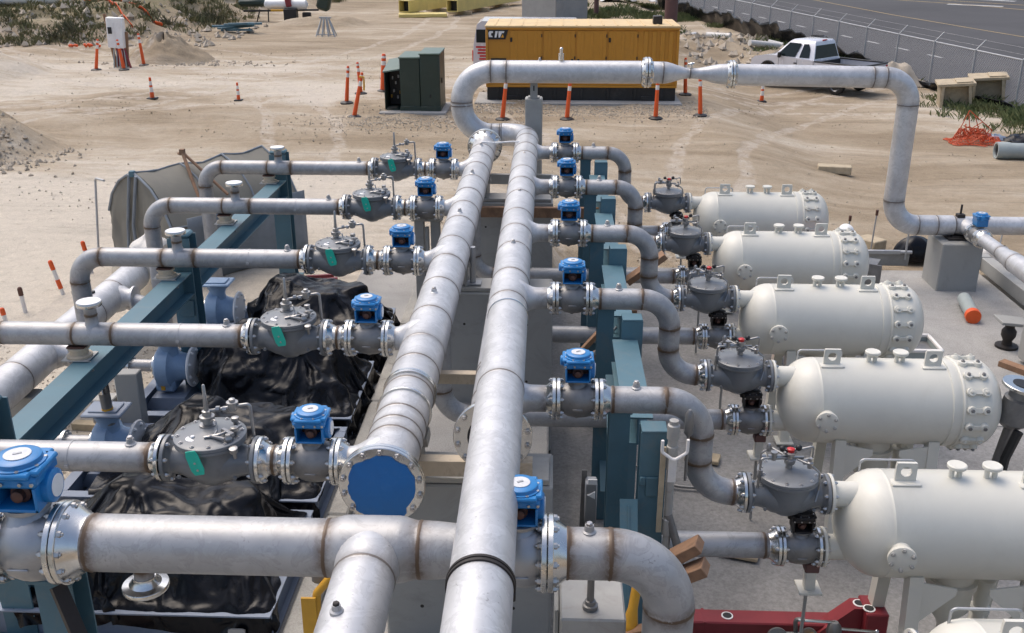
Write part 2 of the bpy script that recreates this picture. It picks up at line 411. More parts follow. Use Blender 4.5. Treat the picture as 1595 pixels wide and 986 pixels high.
def sand_mat():
    m, nt, bs = nodes('site_sand'); vec = objvec(nt)
    n1 = noise_tex(nt, .09, 7, .6, .8, vec)
    mp = N(nt, 'ShaderNodeMapping'); nt.links.new(vec, mp.inputs[0]); mp.inputs['Scale'].default_value = (.22, 1.0, 1.0); mp.inputs['Rotation'].default_value = (0, 0, .12)
    n2 = noise_tex(nt, .55, 9, .68, 1.0, mp.outputs[0])
    add = N(nt, 'ShaderNodeMath', operation='ADD'); nt.links.new(n1.outputs[0], add.inputs[0]); nt.links.new(n2.outputs[0], add.inputs[1])
    # the pale crushed stone spread on the left half of the yard near the tent
    sep = N(nt, 'ShaderNodeSeparateXYZ'); nt.links.new(vec, sep.inputs[0])
    px = N(nt, 'ShaderNodeMapRange', interpolation_type='SMOOTHSTEP'); nt.links.new(sep.outputs[0], px.inputs[0])
    px.inputs[1].default_value = 1; px.inputs[2].default_value = -9; px.inputs[3].default_value = 0; px.inputs[4].default_value = 1
    py = N(nt, 'ShaderNodeMapRange', interpolation_type='SMOOTHSTEP'); nt.links.new(sep.outputs[1], py.inputs[0])
    py.inputs[1].default_value = 28; py.inputs[2].default_value = 19; py.inputs[3].default_value = 0; py.inputs[4].default_value = .56
    pm = N(nt, 'ShaderNodeMath', operation='MULTIPLY'); nt.links.new(px.outputs[0], pm.inputs[0]); nt.links.new(py.outputs[0], pm.inputs[1])
    ad2 = N(nt, 'ShaderNodeMath', operation='ADD'); nt.links.new(add.outputs[0], ad2.inputs[0]); nt.links.new(pm.outputs[0], ad2.inputs[1])
    rdn = N(nt, 'ShaderNodeMath', operation='MULTIPLY_ADD'); nt.links.new(n1.outputs[0], rdn.inputs[0]); rdn.inputs[1].default_value = 16; nt.links.new(sep.outputs[1], rdn.inputs[2])
    r1 = N(nt, 'ShaderNodeMapRange', interpolation_type='SMOOTHSTEP'); nt.links.new(rdn.outputs[0], r1.inputs[0]); r1.inputs[1].default_value = 41.5; r1.inputs[2].default_value = 44.5
    r2 = N(nt, 'ShaderNodeMapRange', interpolation_type='SMOOTHSTEP'); nt.links.new(rdn.outputs[0], r2.inputs[0]); r2.inputs[1].default_value = 56; r2.inputs[2].default_value = 50
    r3 = N(nt, 'ShaderNodeMapRange', interpolation_type='SMOOTHSTEP'); nt.links.new(sep.outputs[0], r3.inputs[0]); r3.inputs[1].default_value = 3; r3.inputs[2].default_value = -3; r3.inputs[4].default_value = .17
    rm = N(nt, 'ShaderNodeMath', operation='MULTIPLY'); nt.links.new(r1.outputs[0], rm.inputs[0]); nt.links.new(r2.outputs[0], rm.inputs[1])
    rm2 = N(nt, 'ShaderNodeMath', operation='MULTIPLY'); nt.links.new(rm.outputs[0], rm2.inputs[0]); nt.links.new(r3.outputs[0], rm2.inputs[1])
    ad3 = N(nt, 'ShaderNodeMath', operation='ADD'); nt.links.new(ad2.outputs[0], ad3.inputs[0]); nt.links.new(rm2.outputs[0], ad3.inputs[1]); ad2 = ad3
    hf = N(nt, 'ShaderNodeMath', operation='MULTIPLY'); nt.links.new(ad2.outputs[0], hf.inputs[0]); hf.inputs[1].default_value = .5
    col = ramp(nt, hf.outputs[0], [(.36, (.228, .178, .122)), (.46, (.305, .245, .172)), (.545, (.39, .325, .242)), (.66, (.535, .48, .40))]).outputs[0]
    # wheel tracks: stretched streaks
    mt = N(nt, 'ShaderNodeMapping'); nt.links.new(vec, mt.inputs[0]); mt.inputs['Rotation'].default_value = (0, 0, .5); mt.inputs['Scale'].default_value = (.06, 1.2, 1)
    n5 = noise_tex(nt, 1.0, 8, .7, 1.6, mt.outputs[0])
    tr = ramp(nt, n5.outputs[0], [(.36, .8), (.47, 1.0), (.6, 1.0), (.72, 1.1)]).outputs[0]
    n6 = noise_tex(nt, .12, 3, .5, .4, vec); trm = ramp(nt, n6.outputs[0], [(.42, .15), (.62, .9)]).outputs[0]
    col = mix(nt, trm, col, mix(nt, 1.0, col, tr, 'MULTIPLY'))
    wob = noise_tex(nt, .35, 3, .5, 0, vec)
    tsum = None
    for cx, cy, rad in ((-40, 20, 33.0), (-40, 20, 34.9), (-38, 14, 38.5), (-38, 14, 40.3), (-60, 60, 52.4), (-60, 60, 54.3), (8, -20, 56.2), (8, -20, 58.0), (-5, 75, 33.2), (-5, 75, 35.0), (-5, 60, 24.0), (-5, 60, 25.9), (30, 20, 25.6), (30, 20, 27.4), (-30, 70, 40.0), (-30, 70, 41.9)):
        vd = N(nt, 'ShaderNodeVectorMath', operation='DISTANCE'); fl = N(nt, 'ShaderNodeCombineXYZ'); nt.links.new(sep.outputs[0], fl.inputs[0]); nt.links.new(sep.outputs[1], fl.inputs[1])
        nt.links.new(fl.outputs[0], vd.inputs[0]); vd.inputs[1].default_value = (cx, cy, 0)
        w1 = N(nt, 'ShaderNodeMath', operation='MULTIPLY_ADD'); nt.links.new(wob.outputs[0], w1.inputs[0]); w1.inputs[1].default_value = 1.1; w1.inputs[2].default_value = -rad - .55
        w2 = N(nt, 'ShaderNodeMath', operation='ADD'); nt.links.new(vd.outputs['Value'], w2.inputs[0]); nt.links.new(w1.outputs[0], w2.inputs[1])
        w3 = N(nt, 'ShaderNodeMath', operation='ABSOLUTE'); nt.links.new(w2.outputs[0], w3.inputs[0])
        w4 = N(nt, 'ShaderNodeMapRange', interpolation_type='SMOOTHSTEP'); nt.links.new(w3.outputs[0], w4.inputs[0]); w4.inputs[1].default_value = .24; w4.inputs[2].default_value = .13
        if tsum is None: tsum = w4.outputs[0]
        else:
            w5 = N(nt, 'ShaderNodeMath', operation='MAXIMUM'); nt.links.new(tsum, w5.inputs[0]); nt.links.new(w4.outputs[0], w5.inputs[1]); tsum = w5.outputs[0]
    trd = noise_tex(nt, 3.2, 3, .6, 0, vec); trm2 = ramp(nt, trd.outputs[0], [(.36, 0.0), (.6, .6)]).outputs[0]
    tk = N(nt, 'ShaderNodeMath', operation='MULTIPLY'); nt.links.new(tsum, tk.inputs[0]); nt.links.new(trm2, tk.inputs[1])
    col = mix(nt, tk.outputs[0], col, (.50, .445, .38))
    n3 = noise_tex(nt, 5, 8, .75, .6, vec)
    g = ramp(nt, n3.outputs[0], [(.28, .66), (.42, .94), (.55, 1.0), (.75, 1.16)]).outputs[0]
    col = mix(nt, 1.0, col, g, 'MULTIPLY')
    n4 = noise_tex(nt, 42, 4, .7, 0, vec)
    g2 = ramp(nt, n4.outputs[0], [(.3, .8), (.7, 1.12)]).outputs[0]
    col = mix(nt, 1.0, col, g2, 'MULTIPLY')
    # soil and scrub on the bank: slope is taller than half a metre
    hz = N(nt, 'ShaderNodeMapRange', interpolation_type='SMOOTHSTEP'); nt.links.new(sep.outputs[2], hz.inputs[0])
    hz.inputs[1].default_value = .45; hz.inputs[2].default_value = 1.3
    n7 = noise_tex(nt, .5, 9, .72, .8, vec); vf = ramp(nt, n7.outputs[0], [(.36, .2), (.52, .95)]).outputs[0]
    xm = N(nt, 'ShaderNodeMapRange', interpolation_type='SMOOTHSTEP'); nt.links.new(sep.outputs[1], xm.inputs[0]); xm.inputs[1].default_value = 43; xm.inputs[2].default_value = 48
    v1 = N(nt, 'ShaderNodeMath', operation='MULTIPLY'); nt.links.new(hz.outputs[0], v1.inputs[0]); nt.links.new(vf, v1.inputs[1])
    v2 = N(nt, 'ShaderNodeMath', operation='MULTIPLY'); nt.links.new(v1.outputs[0], v2.inputs[0]); nt.links.new(xm.outputs[0], v2.inputs[1])
    sc = ramp(nt, n3.outputs[0], [(.35, (.15, .145, .075)), (.55, (.26, .215, .14)), (.7, (.17, .175, .085))]).outputs[0]
    col = mix(nt, v2.outputs[0], col, sc)
    nt.links.new(col, bs.inputs['Base Color'])
    bs.inputs['Roughness'].default_value = .95; bs.inputs['Specular IOR Level'].default_value = .15
    hb = N(nt, 'ShaderNodeMath', operation='MULTIPLY_ADD'); nt.links.new(n5.outputs[0], hb.inputs[0]); hb.inputs[1].default_value = 1.0; nt.links.new(n3.outputs[0], hb.inputs[2])
    hk = N(nt, 'ShaderNodeMath', operation='MULTIPLY_ADD'); nt.links.new(tsum, hk.inputs[0]); hk.inputs[1].default_value = -.22; nt.links.new(hb.outputs[0], hk.inputs[2]); hb = hk
    hc = N(nt, 'ShaderNodeMath', operation='MULTIPLY_ADD'); nt.links.new(n4.outputs[0], hc.inputs[0]); hc.inputs[1].default_value = .18; nt.links.new(hb.outputs[0], hc.inputs[2])
    bump(nt, bs, hc.outputs[0], .55, .09)
    return m
M['sand'] = sand_mat()
def asphalt_mat():
    m, nt, bs = nodes('asphalt'); vec = objvec(nt)
    n1 = noise_tex(nt, .12, 8, .65, .5, vec)
    c = ramp(nt, n1.outputs[0], [(.3, (.052, .052, .055)), (.7, (.078, .077, .081))]).outputs[0]
    n2 = noise_tex(nt, 20, 4, .7, 0, vec); g = ramp(nt, n2.outputs[0], [(.3, .8), (.7, 1.15)]).outputs[0]
    c = mix(nt, 1.0, c, g, 'MULTIPLY')
    nt.links.new(c, bs.inputs['Base Color']); bs.inputs['Roughness'].default_value = .85
    bs.inputs['Specular IOR Level'].default_value = .3
    return m
M['asphalt'] = asphalt_mat()
def leaf_mat(name, a, b):
    m, nt, bs = nodes(name); vec = objvec(nt)
    n = noise_tex(nt, 1.3, 5, .7, 0, vec)
    c = ramp(nt, n.outputs[0], [(.35, a), (.65, b)]).outputs[0]
    nt.links.new(c, bs.inputs['Base Color']); bs.inputs['Roughness'].default_value = .8
    return m
M['grass'] = leaf_mat('dry_grass', (.11, .125, .05), (.24, .21, .11))
M['greengrass'] = leaf_mat('green_grass', (.075, .12, .04), (.17, .18, .075))
M['scrub'] = leaf_mat('scrub', (.07, .08, .04), (.17, .15, .085))
# ------------------------------------------------------------------ terrain
FOOT = [(-60, 46), (-40, 47.5), (-26.5, 48.3), (-21.4, 48.7), (-18.2, 51.4), (-18.6, 56), (-17.9, 65), (-15.3, 77), (-12, 100), (-8, 160)]
def bank_d(x, y):
    best = 1e9; sg = 1
    for (ax, ay), (bx, by) in zip(FOOT, FOOT[1:]):
        dx, dy = bx - ax, by - ay
        t = min(max(((x - ax) * dx + (y - ay) * dy) / (dx * dx + dy * dy), 0), 1)
        d = math.hypot(x - ax - t * dx, y - ay - t * dy)
        if d < best: best = d; sg = 1 if dx * (y - ay) - dy * (x - ax) > 0 else -1
    return best * sg
def fence_x(y): return 18.3 + (y - 31) * (8.6 - 18.3) / (84 - 31)
def gz(x, y, fine=True):
    drop = sstep(0.02, .35, x) if y < 19 else sstep(-2.5, 2.5, x)
    k = 1 - sstep(18.6, 29, y) * (1 - sstep(4.6, 8.5, x))
    h = -.78 * drop * k
    if -2 < x < .4 and y < 17: h = -.78 if x > -1.2 else h
    d = bank_d(x, y)
    if d > 0:
        hi = 1.15 + 2.3 * sstep(-25, -18.5, x)
        h += hi * sstep(0, 5.5 + 3 * sstep(-25, -19, x), d) + .035 * d * (1 - sstep(30, 60, d)) + (fbm(x * .33, y * .33, 3) * .55 + fbm(x * 1.1, y * 1.1, 5) * .16) * sstep(0, 3, d)
    for cx, cy, rx, ry, hh in ((-15.6, 25.6, 2.6, 2.3, 1.0), (-24.2, 39.3, 4.6, 3.2, 1.15), (-13.2, 60, 3.2, 2.2, .5)):
        q = math.hypot((x - cx) / rx, (y - cy) / ry)
        if q < 1: h += hh * (1 - q * q) ** 1.3 * (1 + .5 * fbm(x * .9, y * .9, 8))
    for cx, cy, rx, ry, hh in ((8.6, 54, 3.4, 4.5, .55), (11.2, 49, 2.6, 3.4, .45)):
        q = math.hypot((x - cx) / rx, (y - cy) / ry)
        if q < 1: h += hh * (1 - q * q) * (1 + .9 * fbm(x * .9, y * .9, 8))
    if y > 16.8 or x < -4.8 or x > 8.4:
        f = sstep(16.8, 18.5, y) if x > -4.8 else sstep(-4.8, -7, x)
        if x > 8.4: f = max(f, sstep(8.4, 9.5, x))
        h += f * (.07 * fbm(x * .22, y * .22) + .035 * fbm(x * .9, y * .9, 2) + .012 * fbm(x * 3, y * 3, 4))
        ds = sstep(24, 28, y) * (1 - sstep(35, 40, y)) * (1 - sstep(-2, 3, x))
        if ds > 0: h += ds * (.08 * fbm(x * .5, y * .9, 13) + .04 * fbm(x * 1.7, y * 1.7, 14) + .08 * max(0, fbm(x * .3, y * .8, 15)))
        # shallow ruts left by vehicles
        u = x * .35 + y * .94 + 1.2 * fbm(x * .07, y * .07, 9)
        m_ = max(0, fbm(x * .06, y * .06, 21) + .15)
        h += f * .05 * m_ * (abs(math.sin(u * 1.9)) ** .5 - .6)
    fx = fence_x(min(max(y, 10), 100))
    if y > 26: h = h + (-1.15 - h) * sstep(fx + .1, fx + 1.4, x)
    return h
def axis(lo, hi, step, far, grow=1.28):
    n = int(round((hi - lo) / step)); a = [lo + (hi - lo) * i / n for i in range(n + 1)]
    s = step; x = hi; post = []
    while x < far[1]: s *= grow; x += s; post.append(x)
    s = step; x = lo; pre = []
    while x > far[0]: s *= grow; x -= s; pre.append(x)
    return pre[::-1] + a + post
XS = axis(-28, 20, .3, (-400, 400)); YS = axis(0, 72, .3, (-60, 700))
g = MB()
g.v = [(x, y, gz(x, y)) for y in YS for x in XS]; g.st = [0] * len(g.v)
nx = len(XS)
for j in range(len(YS) - 1):
    for i in range(nx - 1):
        g.f.append((j * nx + i, j * nx + i + 1, (j + 1) * nx + i + 1, (j + 1) * nx + i)); g.m.append(0)
tag(build(g, 'ground', M['sand'], smooth=180, recalc=False), kind='structure')

# concrete slabs the plant stands on
s = MB(); s.box((-1.58, 9.2, -.37), (3.22, 14.6, .84), b=.02)
tag(build(s, 'left_concrete_pad', M['pad'], smooth=30), kind='structure')
s = MB(); s.box((4.12, 10.2, -.95), (8.16, 16.6, .6), b=.02)
tag(build(s, 'right_concrete_pad', M['roughpad'], smooth=30), kind='structure')
s = MB(); s.box((6.6, 15.25, -.648), (3.2, 6.4, .02), b=.004); s.box((4.1, 17.2, -.649), (1.6, 2.2, .018), b=.004)
tag(build(s, 'smooth_concrete_pad', M['pad'], smooth=30), kind='structure')
s = MB()
for k in range(5): s.box((-2.04, 4.6 + k * 2.5, .115), (.2, 2.485, .13), b=.018)
tag(build(s, 'kerb', M['kerb'], smooth=30), kind='structure')
# asphalt apron beyond the fence, with its painted lines
a = MB(); a.grid(lambda u, v: V3((fence_x(10 + 74 * min(v * 8, 1)) + .55 + 380 * u ** 2 if v * 8 <= 1 else fence_x(84) + .55 + 380 * u ** 2, 10 + 74 * min(v * 8, 1) + (max(v * 8 - 1, 0)) * 90, -.86)), 20, 65)
tag(build(a, 'asphalt_apron', M['asphalt'], smooth=0), kind='structure')
def stripe(P, w, z, mb):
    for (p, q) in zip(P, P[1:]):
        p, q = V3((p[0], p[1], z)), V3((q[0], q[1], z)); d = (q - p).normalized(); n = V3((-d.y, d.x, 0)) * w / 2
        mb.add([p - n, q - n, q + n, p + n], [(0, 1, 2, 3)])
w = MB(); A, B = V3((13.0, 85.3, 0)), V3((20.2, 51.0, 0))
for k in range(11):
    p, q = A.lerp(B, k / 11), A.lerp(B, (k + .42) / 11); stripe([p, q], .2, -.852, w)
stripe([(36.6, 86.2), (33.0, 88.6)], .9, -.852, w); stripe([(40, 92), (37.4, 94.6)], .9, -.852, w)
tag(build(w, 'white_lane_markings', M['asphalt_line_white'], smooth=0), kind='structure')
w = MB(); stripe([(22.6, 96), (25.2, 78), (27.2, 68), (31, 50)], .16, -.852, w)
stripe([(29, 95), (33.6, 89.2), (37.2, 82.4), (42, 72)], .3, -.851, w); stripe([(31, 97), (36.4, 90.6), (42, 84), (48, 76)], .3, -.851, w)
tag(build(w, 'yellow_lane_markings', M['asphalt_line_yellow'], smooth=0), kind='structure')

# ------------------------------------------------------------------ chain-link fence
def chain_mat():
    m, nt, bs = nodes('chain_link_mesh'); vec = objvec(nt)
    sp = N(nt, 'ShaderNodeSeparateXYZ'); nt.links.new(vec, sp.inputs[0])
    outs = []
    for sg in (1, -1):
        a = N(nt, 'ShaderNodeMath', operation='MULTIPLY_ADD'); nt.links.new(sp.outputs[2], a.inputs[0]); a.inputs[1].default_value = sg; nt.links.new(sp.outputs[0], a.inputs[2])
        b = N(nt, 'ShaderNodeMath', operation='DIVIDE'); nt.links.new(a.outputs[0], b.inputs[0]); b.inputs[1].default_value = .12
        c = N(nt, 'ShaderNodeMath', operation='FRACT'); nt.links.new(b.outputs[0], c.inputs[0])
        d = N(nt, 'ShaderNodeMath', operation='LESS_THAN'); nt.links.new(c.outputs[0], d.inputs[0]); d.inputs[1].default_value = .105
        outs.append(d.outputs[0])
    e = N(nt, 'ShaderNodeMath', operation='MAXIMUM'); nt.links.new(outs[0], e.inputs[0]); nt.links.new(outs[1], e.inputs[1])
    nt.links.new(e.outputs[0], bs.inputs['Alpha'])
    bs.inputs['Base Color'].default_value = (.42, .43, .45, 1); bs.inputs['Metallic'].default_value = .4; bs.inputs['Roughness'].default_value = .5
    return m
FA = V3((fence_x(20), 20, -.95)); FB = V3((fence_x(86), 86, -.95)); FL = (FB - FA).length
fe = Thing('chain_link_fence', 'long galvanised chain-link fence with barbed wire between the sandy yard and the asphalt', 'fence', FA)
fe.e.rotation_euler = (0, 0, math.atan2(FB.y - FA.y, FB.x - FA.x)); fe.L = V3((0, 0, 0))
m_ = MB(); m_.add([(0, 0, 0.02), (FL, 0, 0.02), (FL, 0, 1.85), (0, 0, 1.85)], [(0, 1, 2, 3)])
fe.part('chain_mesh', m_, chain_mat(), smooth=0)
m_ = MB(); m_.cyl((0, 0, 1.87), (FL, 0, 1.87), .028, seg=8); fe.part('top_rail', m_, M['galv'])
m_ = MB()
for k in range(2): m_.cyl((0, -.12 - .2 * k, 2.03 + .21 * k), (FL, -.12 - .2 * k, 2.03 + .21 * k), .003, seg=4)
fe.part('barbed_wire', m_, M['galv'])
for k in range(int(FL / 3) + 1):
    m_ = MB(); m_.cyl((k * 3, .03, -.1), (k * 3, .03, 1.9), .037, seg=10); m_.bar((k * 3, .03, 1.88), (k * 3, -.34, 2.26), .03, .03)
    fe.part('post', m_, M['galv'])
m_ = MB(); m_.box((17.2, -.03, 1.05), (.6, .01, .5)); fe.part('sign', m_, M['tan'], label='faded tan notice')

# black silt fence sagging along the foot of the chain-link
m_ = MB()
def silt(u, v):
    y = 32 + 50 * u; x = fence_x(y) - .55 + .18 * fbm(y * .5, 3)
    hgt = (.40 + .85 * sstep(42, 54, y)) * (.75 + .45 * fbm(y * .45, 1))
    return V3((x + .25 * v * fbm(y * 1.4, v * 2, 4) - .25 * v, y, gz(x, y) - .08 + (hgt + .08) * v))
m_.grid(silt, 160, 7)
sf = build(m_, 'silt_fence', M['tarp'], smooth=60, recalc=False, loc=(fence_x(32) - .5, 32, -.9)); tag(sf, 'low sagging black silt fence along the foot of the chain-link fence', 'silt fence')
sf.modifiers.new('thick', 'SOLIDIFY').thickness = .02

# ------------------------------------------------------------------ ground cover
def tufts(name, mat, spots, hgt, seed, blades=9, wd=.03):
    r = random.Random(seed); mb = MB()
    for (x, y, sc) in spots:
        z = gz(x, y) - .02
        for b in range(blades):
            a = r.uniform(0, 2 * PI); l = hgt * sc * r.uniform(.5, 1.2); t = r.uniform(.2, .9)
            bx, by = x + r.gauss(0, .16 * sc), y + r.gauss(0, .16 * sc)
            p = V3((bx, by, z)); d = V3((math.cos(a) * t, math.sin(a) * t, 1)).normalized()
            sd = V3((-math.sin(a), math.cos(a), 0)) * wd * sc
            mb.add([p - sd, p + sd, p + d * l * .6 + sd * .7, p + d * l + V3((math.cos(a), math.sin(a), -.5)) * l * .15, p + d * l * .6 - sd * .7], [(0, 1, 2, 3, 4)])
    tag(build(mb, name, mat, smooth=0, recalc=False), kind='stuff')
r = random.Random(5); sp = []; sq = []
while len(sp) < 5000:
    x, y = r.uniform(-46, -9), r.uniform(47.5, 92)
    d = bank_d(x, y)
    if d < .3: continue
    n = fbm(x * .16, y * .16, 4) + .5 * fbm(x * .6, y * .6, 7)
    if n < -.10 or (x > -19 and r.random() < .45): continue
    (sp if n < .28 or r.random() < .5 else sq).append((x, y, r.uniform(.7, 1.5)))
tufts('dry_grass', M['grass'], sp, .28, 1, 13, .028); tufts('scrub', M['scrub'], sq[:900], .40, 2, 26, .024)
sp = []
while len(sp) < 620:
    y = r.uniform(27, 84); x = fence_x(y) - abs(r.gauss(0, 1)) * (.7 + .02 * y) - .2
    if fbm(x * .25, y * .25, 6) < .08 and y > 38: continue
    sp.append((x, y, r.uniform(.6, 1.3)))
for k in range(160):
    y = r.uniform(29.5, 36.5); sp.append((fence_x(y) - r.uniform(.2, 1.3), y, r.uniform(.9, 1.6)))
tufts('fence_grass', M['greengrass'], sp, .34, 3, 22, .016)
sp = [(r.uniform(-1.2, 7), r.uniform(62, 74), r.uniform(.8, 1.5)) for k in range(420)]
sp = [q for q in sp if fbm(q[0] * .4, q[1] * .3, 2) > .0]
tufts('yard_grass', M['greengrass'], sp, .36, 4, 24, .02)

# loose stones and gravel
def stones(name, mat, pts, seed):
    r = random.Random(seed); mb = MB()
    for x, y, sz in pts:
        z = gz(x, y); 
        if -3.2 < x < .03 and 1.9 < y < 16.5: z = .05
        c = V3((x, y, z + sz * .2)); vs = []
        for k in range(6):
            d = [(1, 0, 0), (-1, 0, 0), (0, 1, 0), (0, -1, 0), (0, 0, 1), (0, 0, -1)][k]
            vs.append(c + V3(d) * sz * r.uniform(.45, 1) + V3((r.uniform(-.3, .3) * sz, r.uniform(-.3, .3) * sz, 0)))
        mb.add(vs, [(0, 2, 4), (2, 1, 4), (1, 3, 4), (3, 0, 4), (2, 0, 5), (1, 2, 5), (3, 1, 5), (0, 3, 5)])
    tag(build(mb, name, mat, smooth=0), kind='stuff')
pts = [(r.uniform(-7.8, -3.25), r.uniform(5, 13.5), r.uniform(.008, .024)) for k in range(5200)]
pts += [(r.gauss(-4.4, 1.5), r.gauss(29.8, .9), r.uniform(.015, .045)) for k in range(1300)]
pts += [(r.uniform(-2.4, 5), r.gauss(32.2, .8), r.uniform(.015, .045)) for k in range(2600)]
pts += [(r.uniform(-26, 16), r.uniform(18.5, 48), r.uniform(.01, .035)) for k in range(1500)]
pts += [(r.gauss(-14.4, 1.1), r.gauss(24.2, .8), r.uniform(.03, .10)) for k in range(420)]
pts += [(r.gauss(-15.6, 1.6), r.gauss(42.6, .5), r.uniform(.03, .09)) for k in range(260)]
stones('gravel', M['rock'], pts, 3)
pts = []
while len(pts) < 2200:
    x, y = r.uniform(-26, 12), r.uniform(18.6, 46)
    if fbm(x * .25, y * .4, 31) + .3 * fbm(x * .9, y * .9, 5) < .12: continue
    pts.append((x, y, r.uniform(.015, .05) * r.uniform(.5, 1)))
stones('dirt_clods', M['sand'], pts, 8)
pts = [(r.uniform(6.6, 12.4), r.uniform(44, 62), r.uniform(.06, .34)) for k in range(300)] + [(r.uniform(-28, -16), r.uniform(48, 58), r.uniform(.06, .3)) for k in range(260)] + [(r.gauss(-15.2, .7), r.gauss(24.4, .4), r.uniform(.08, .25)) for k in range(40)]
stones('rubble', M['rock'], pts, 4)
# ------------------------------------------------------------------ piping
S8 = (.343, .03, 8, .298, .0165); S12 = (.483, .034, 12, .43, .02); S14 = (.52, .036, 12, .462, .022); S16 = (.597, .038, 14, .535, .022)
LY = [15.3, 13.03, 10.78, 8.5, 6.23]; RY = [16.56, 14.25, 11.93, 9.62, 7.3]
ORD = ['fifth', 'fourth', 'third', 'second', 'nearest']
FM = [M['bright'], M['bolt'], M['black']]
def flange(mb, face, ax, rp, S, hub=.07, nuts=True, gasket=True, rot=0.0, seg=36, hubr=1.36):
    od, th, n, bc, br = S; face, ax = V3(face), V3(ax).normalized()
    mb.revolve(face, -ax, [(0, rp * 1.2), (0, od / 2 - .004), (.004, od / 2), (th - .004, od / 2), (th, od / 2 - .004), (th, rp * hubr), (th + hub * .25, rp * (hubr * .75 + .25)), (th + hub * .8, rp * 1.03), (th + hub, rp)], seg, 0, caps=True)
    if gasket: mb.revolve(face - ax * .001, ax, [(0, bc / 2 - .02), (.0065, bc / 2 - .02)], seg, 2)
    if nuts:
        u = V3((0, 0, 1)) if abs(ax.z) < .9 else V3((1, 0, 0)); e1 = ax.cross(u).normalized(); e2 = ax.cross(e1)
        for i in range(n):
            a = 2 * PI * (i + .5) / n + rot
            p = face + (e1 * math.cos(a) + e2 * math.sin(a)) * bc / 2
            mb.nut(p - ax * th, -ax, br, br * 1.15, 1, br * .55)
            mb.cyl(p - ax * .001, p + ax * .014, br * .6, seg=6, mi=1)
def boss(mb, p, up=(0, 0, 1), s=1.0):
    mb.revolve(p, up, [(-.02, .042 * s), (.004, .042 * s), (.012, .03 * s), (.045 * s, .026 * s)], 14, 0)
    mb.revolve(V3(p) + V3(up) * .045 * s, up, [(0, .021 * s), (.014 * s, .021 * s), (.018 * s, .016 * s)], 6, 1)

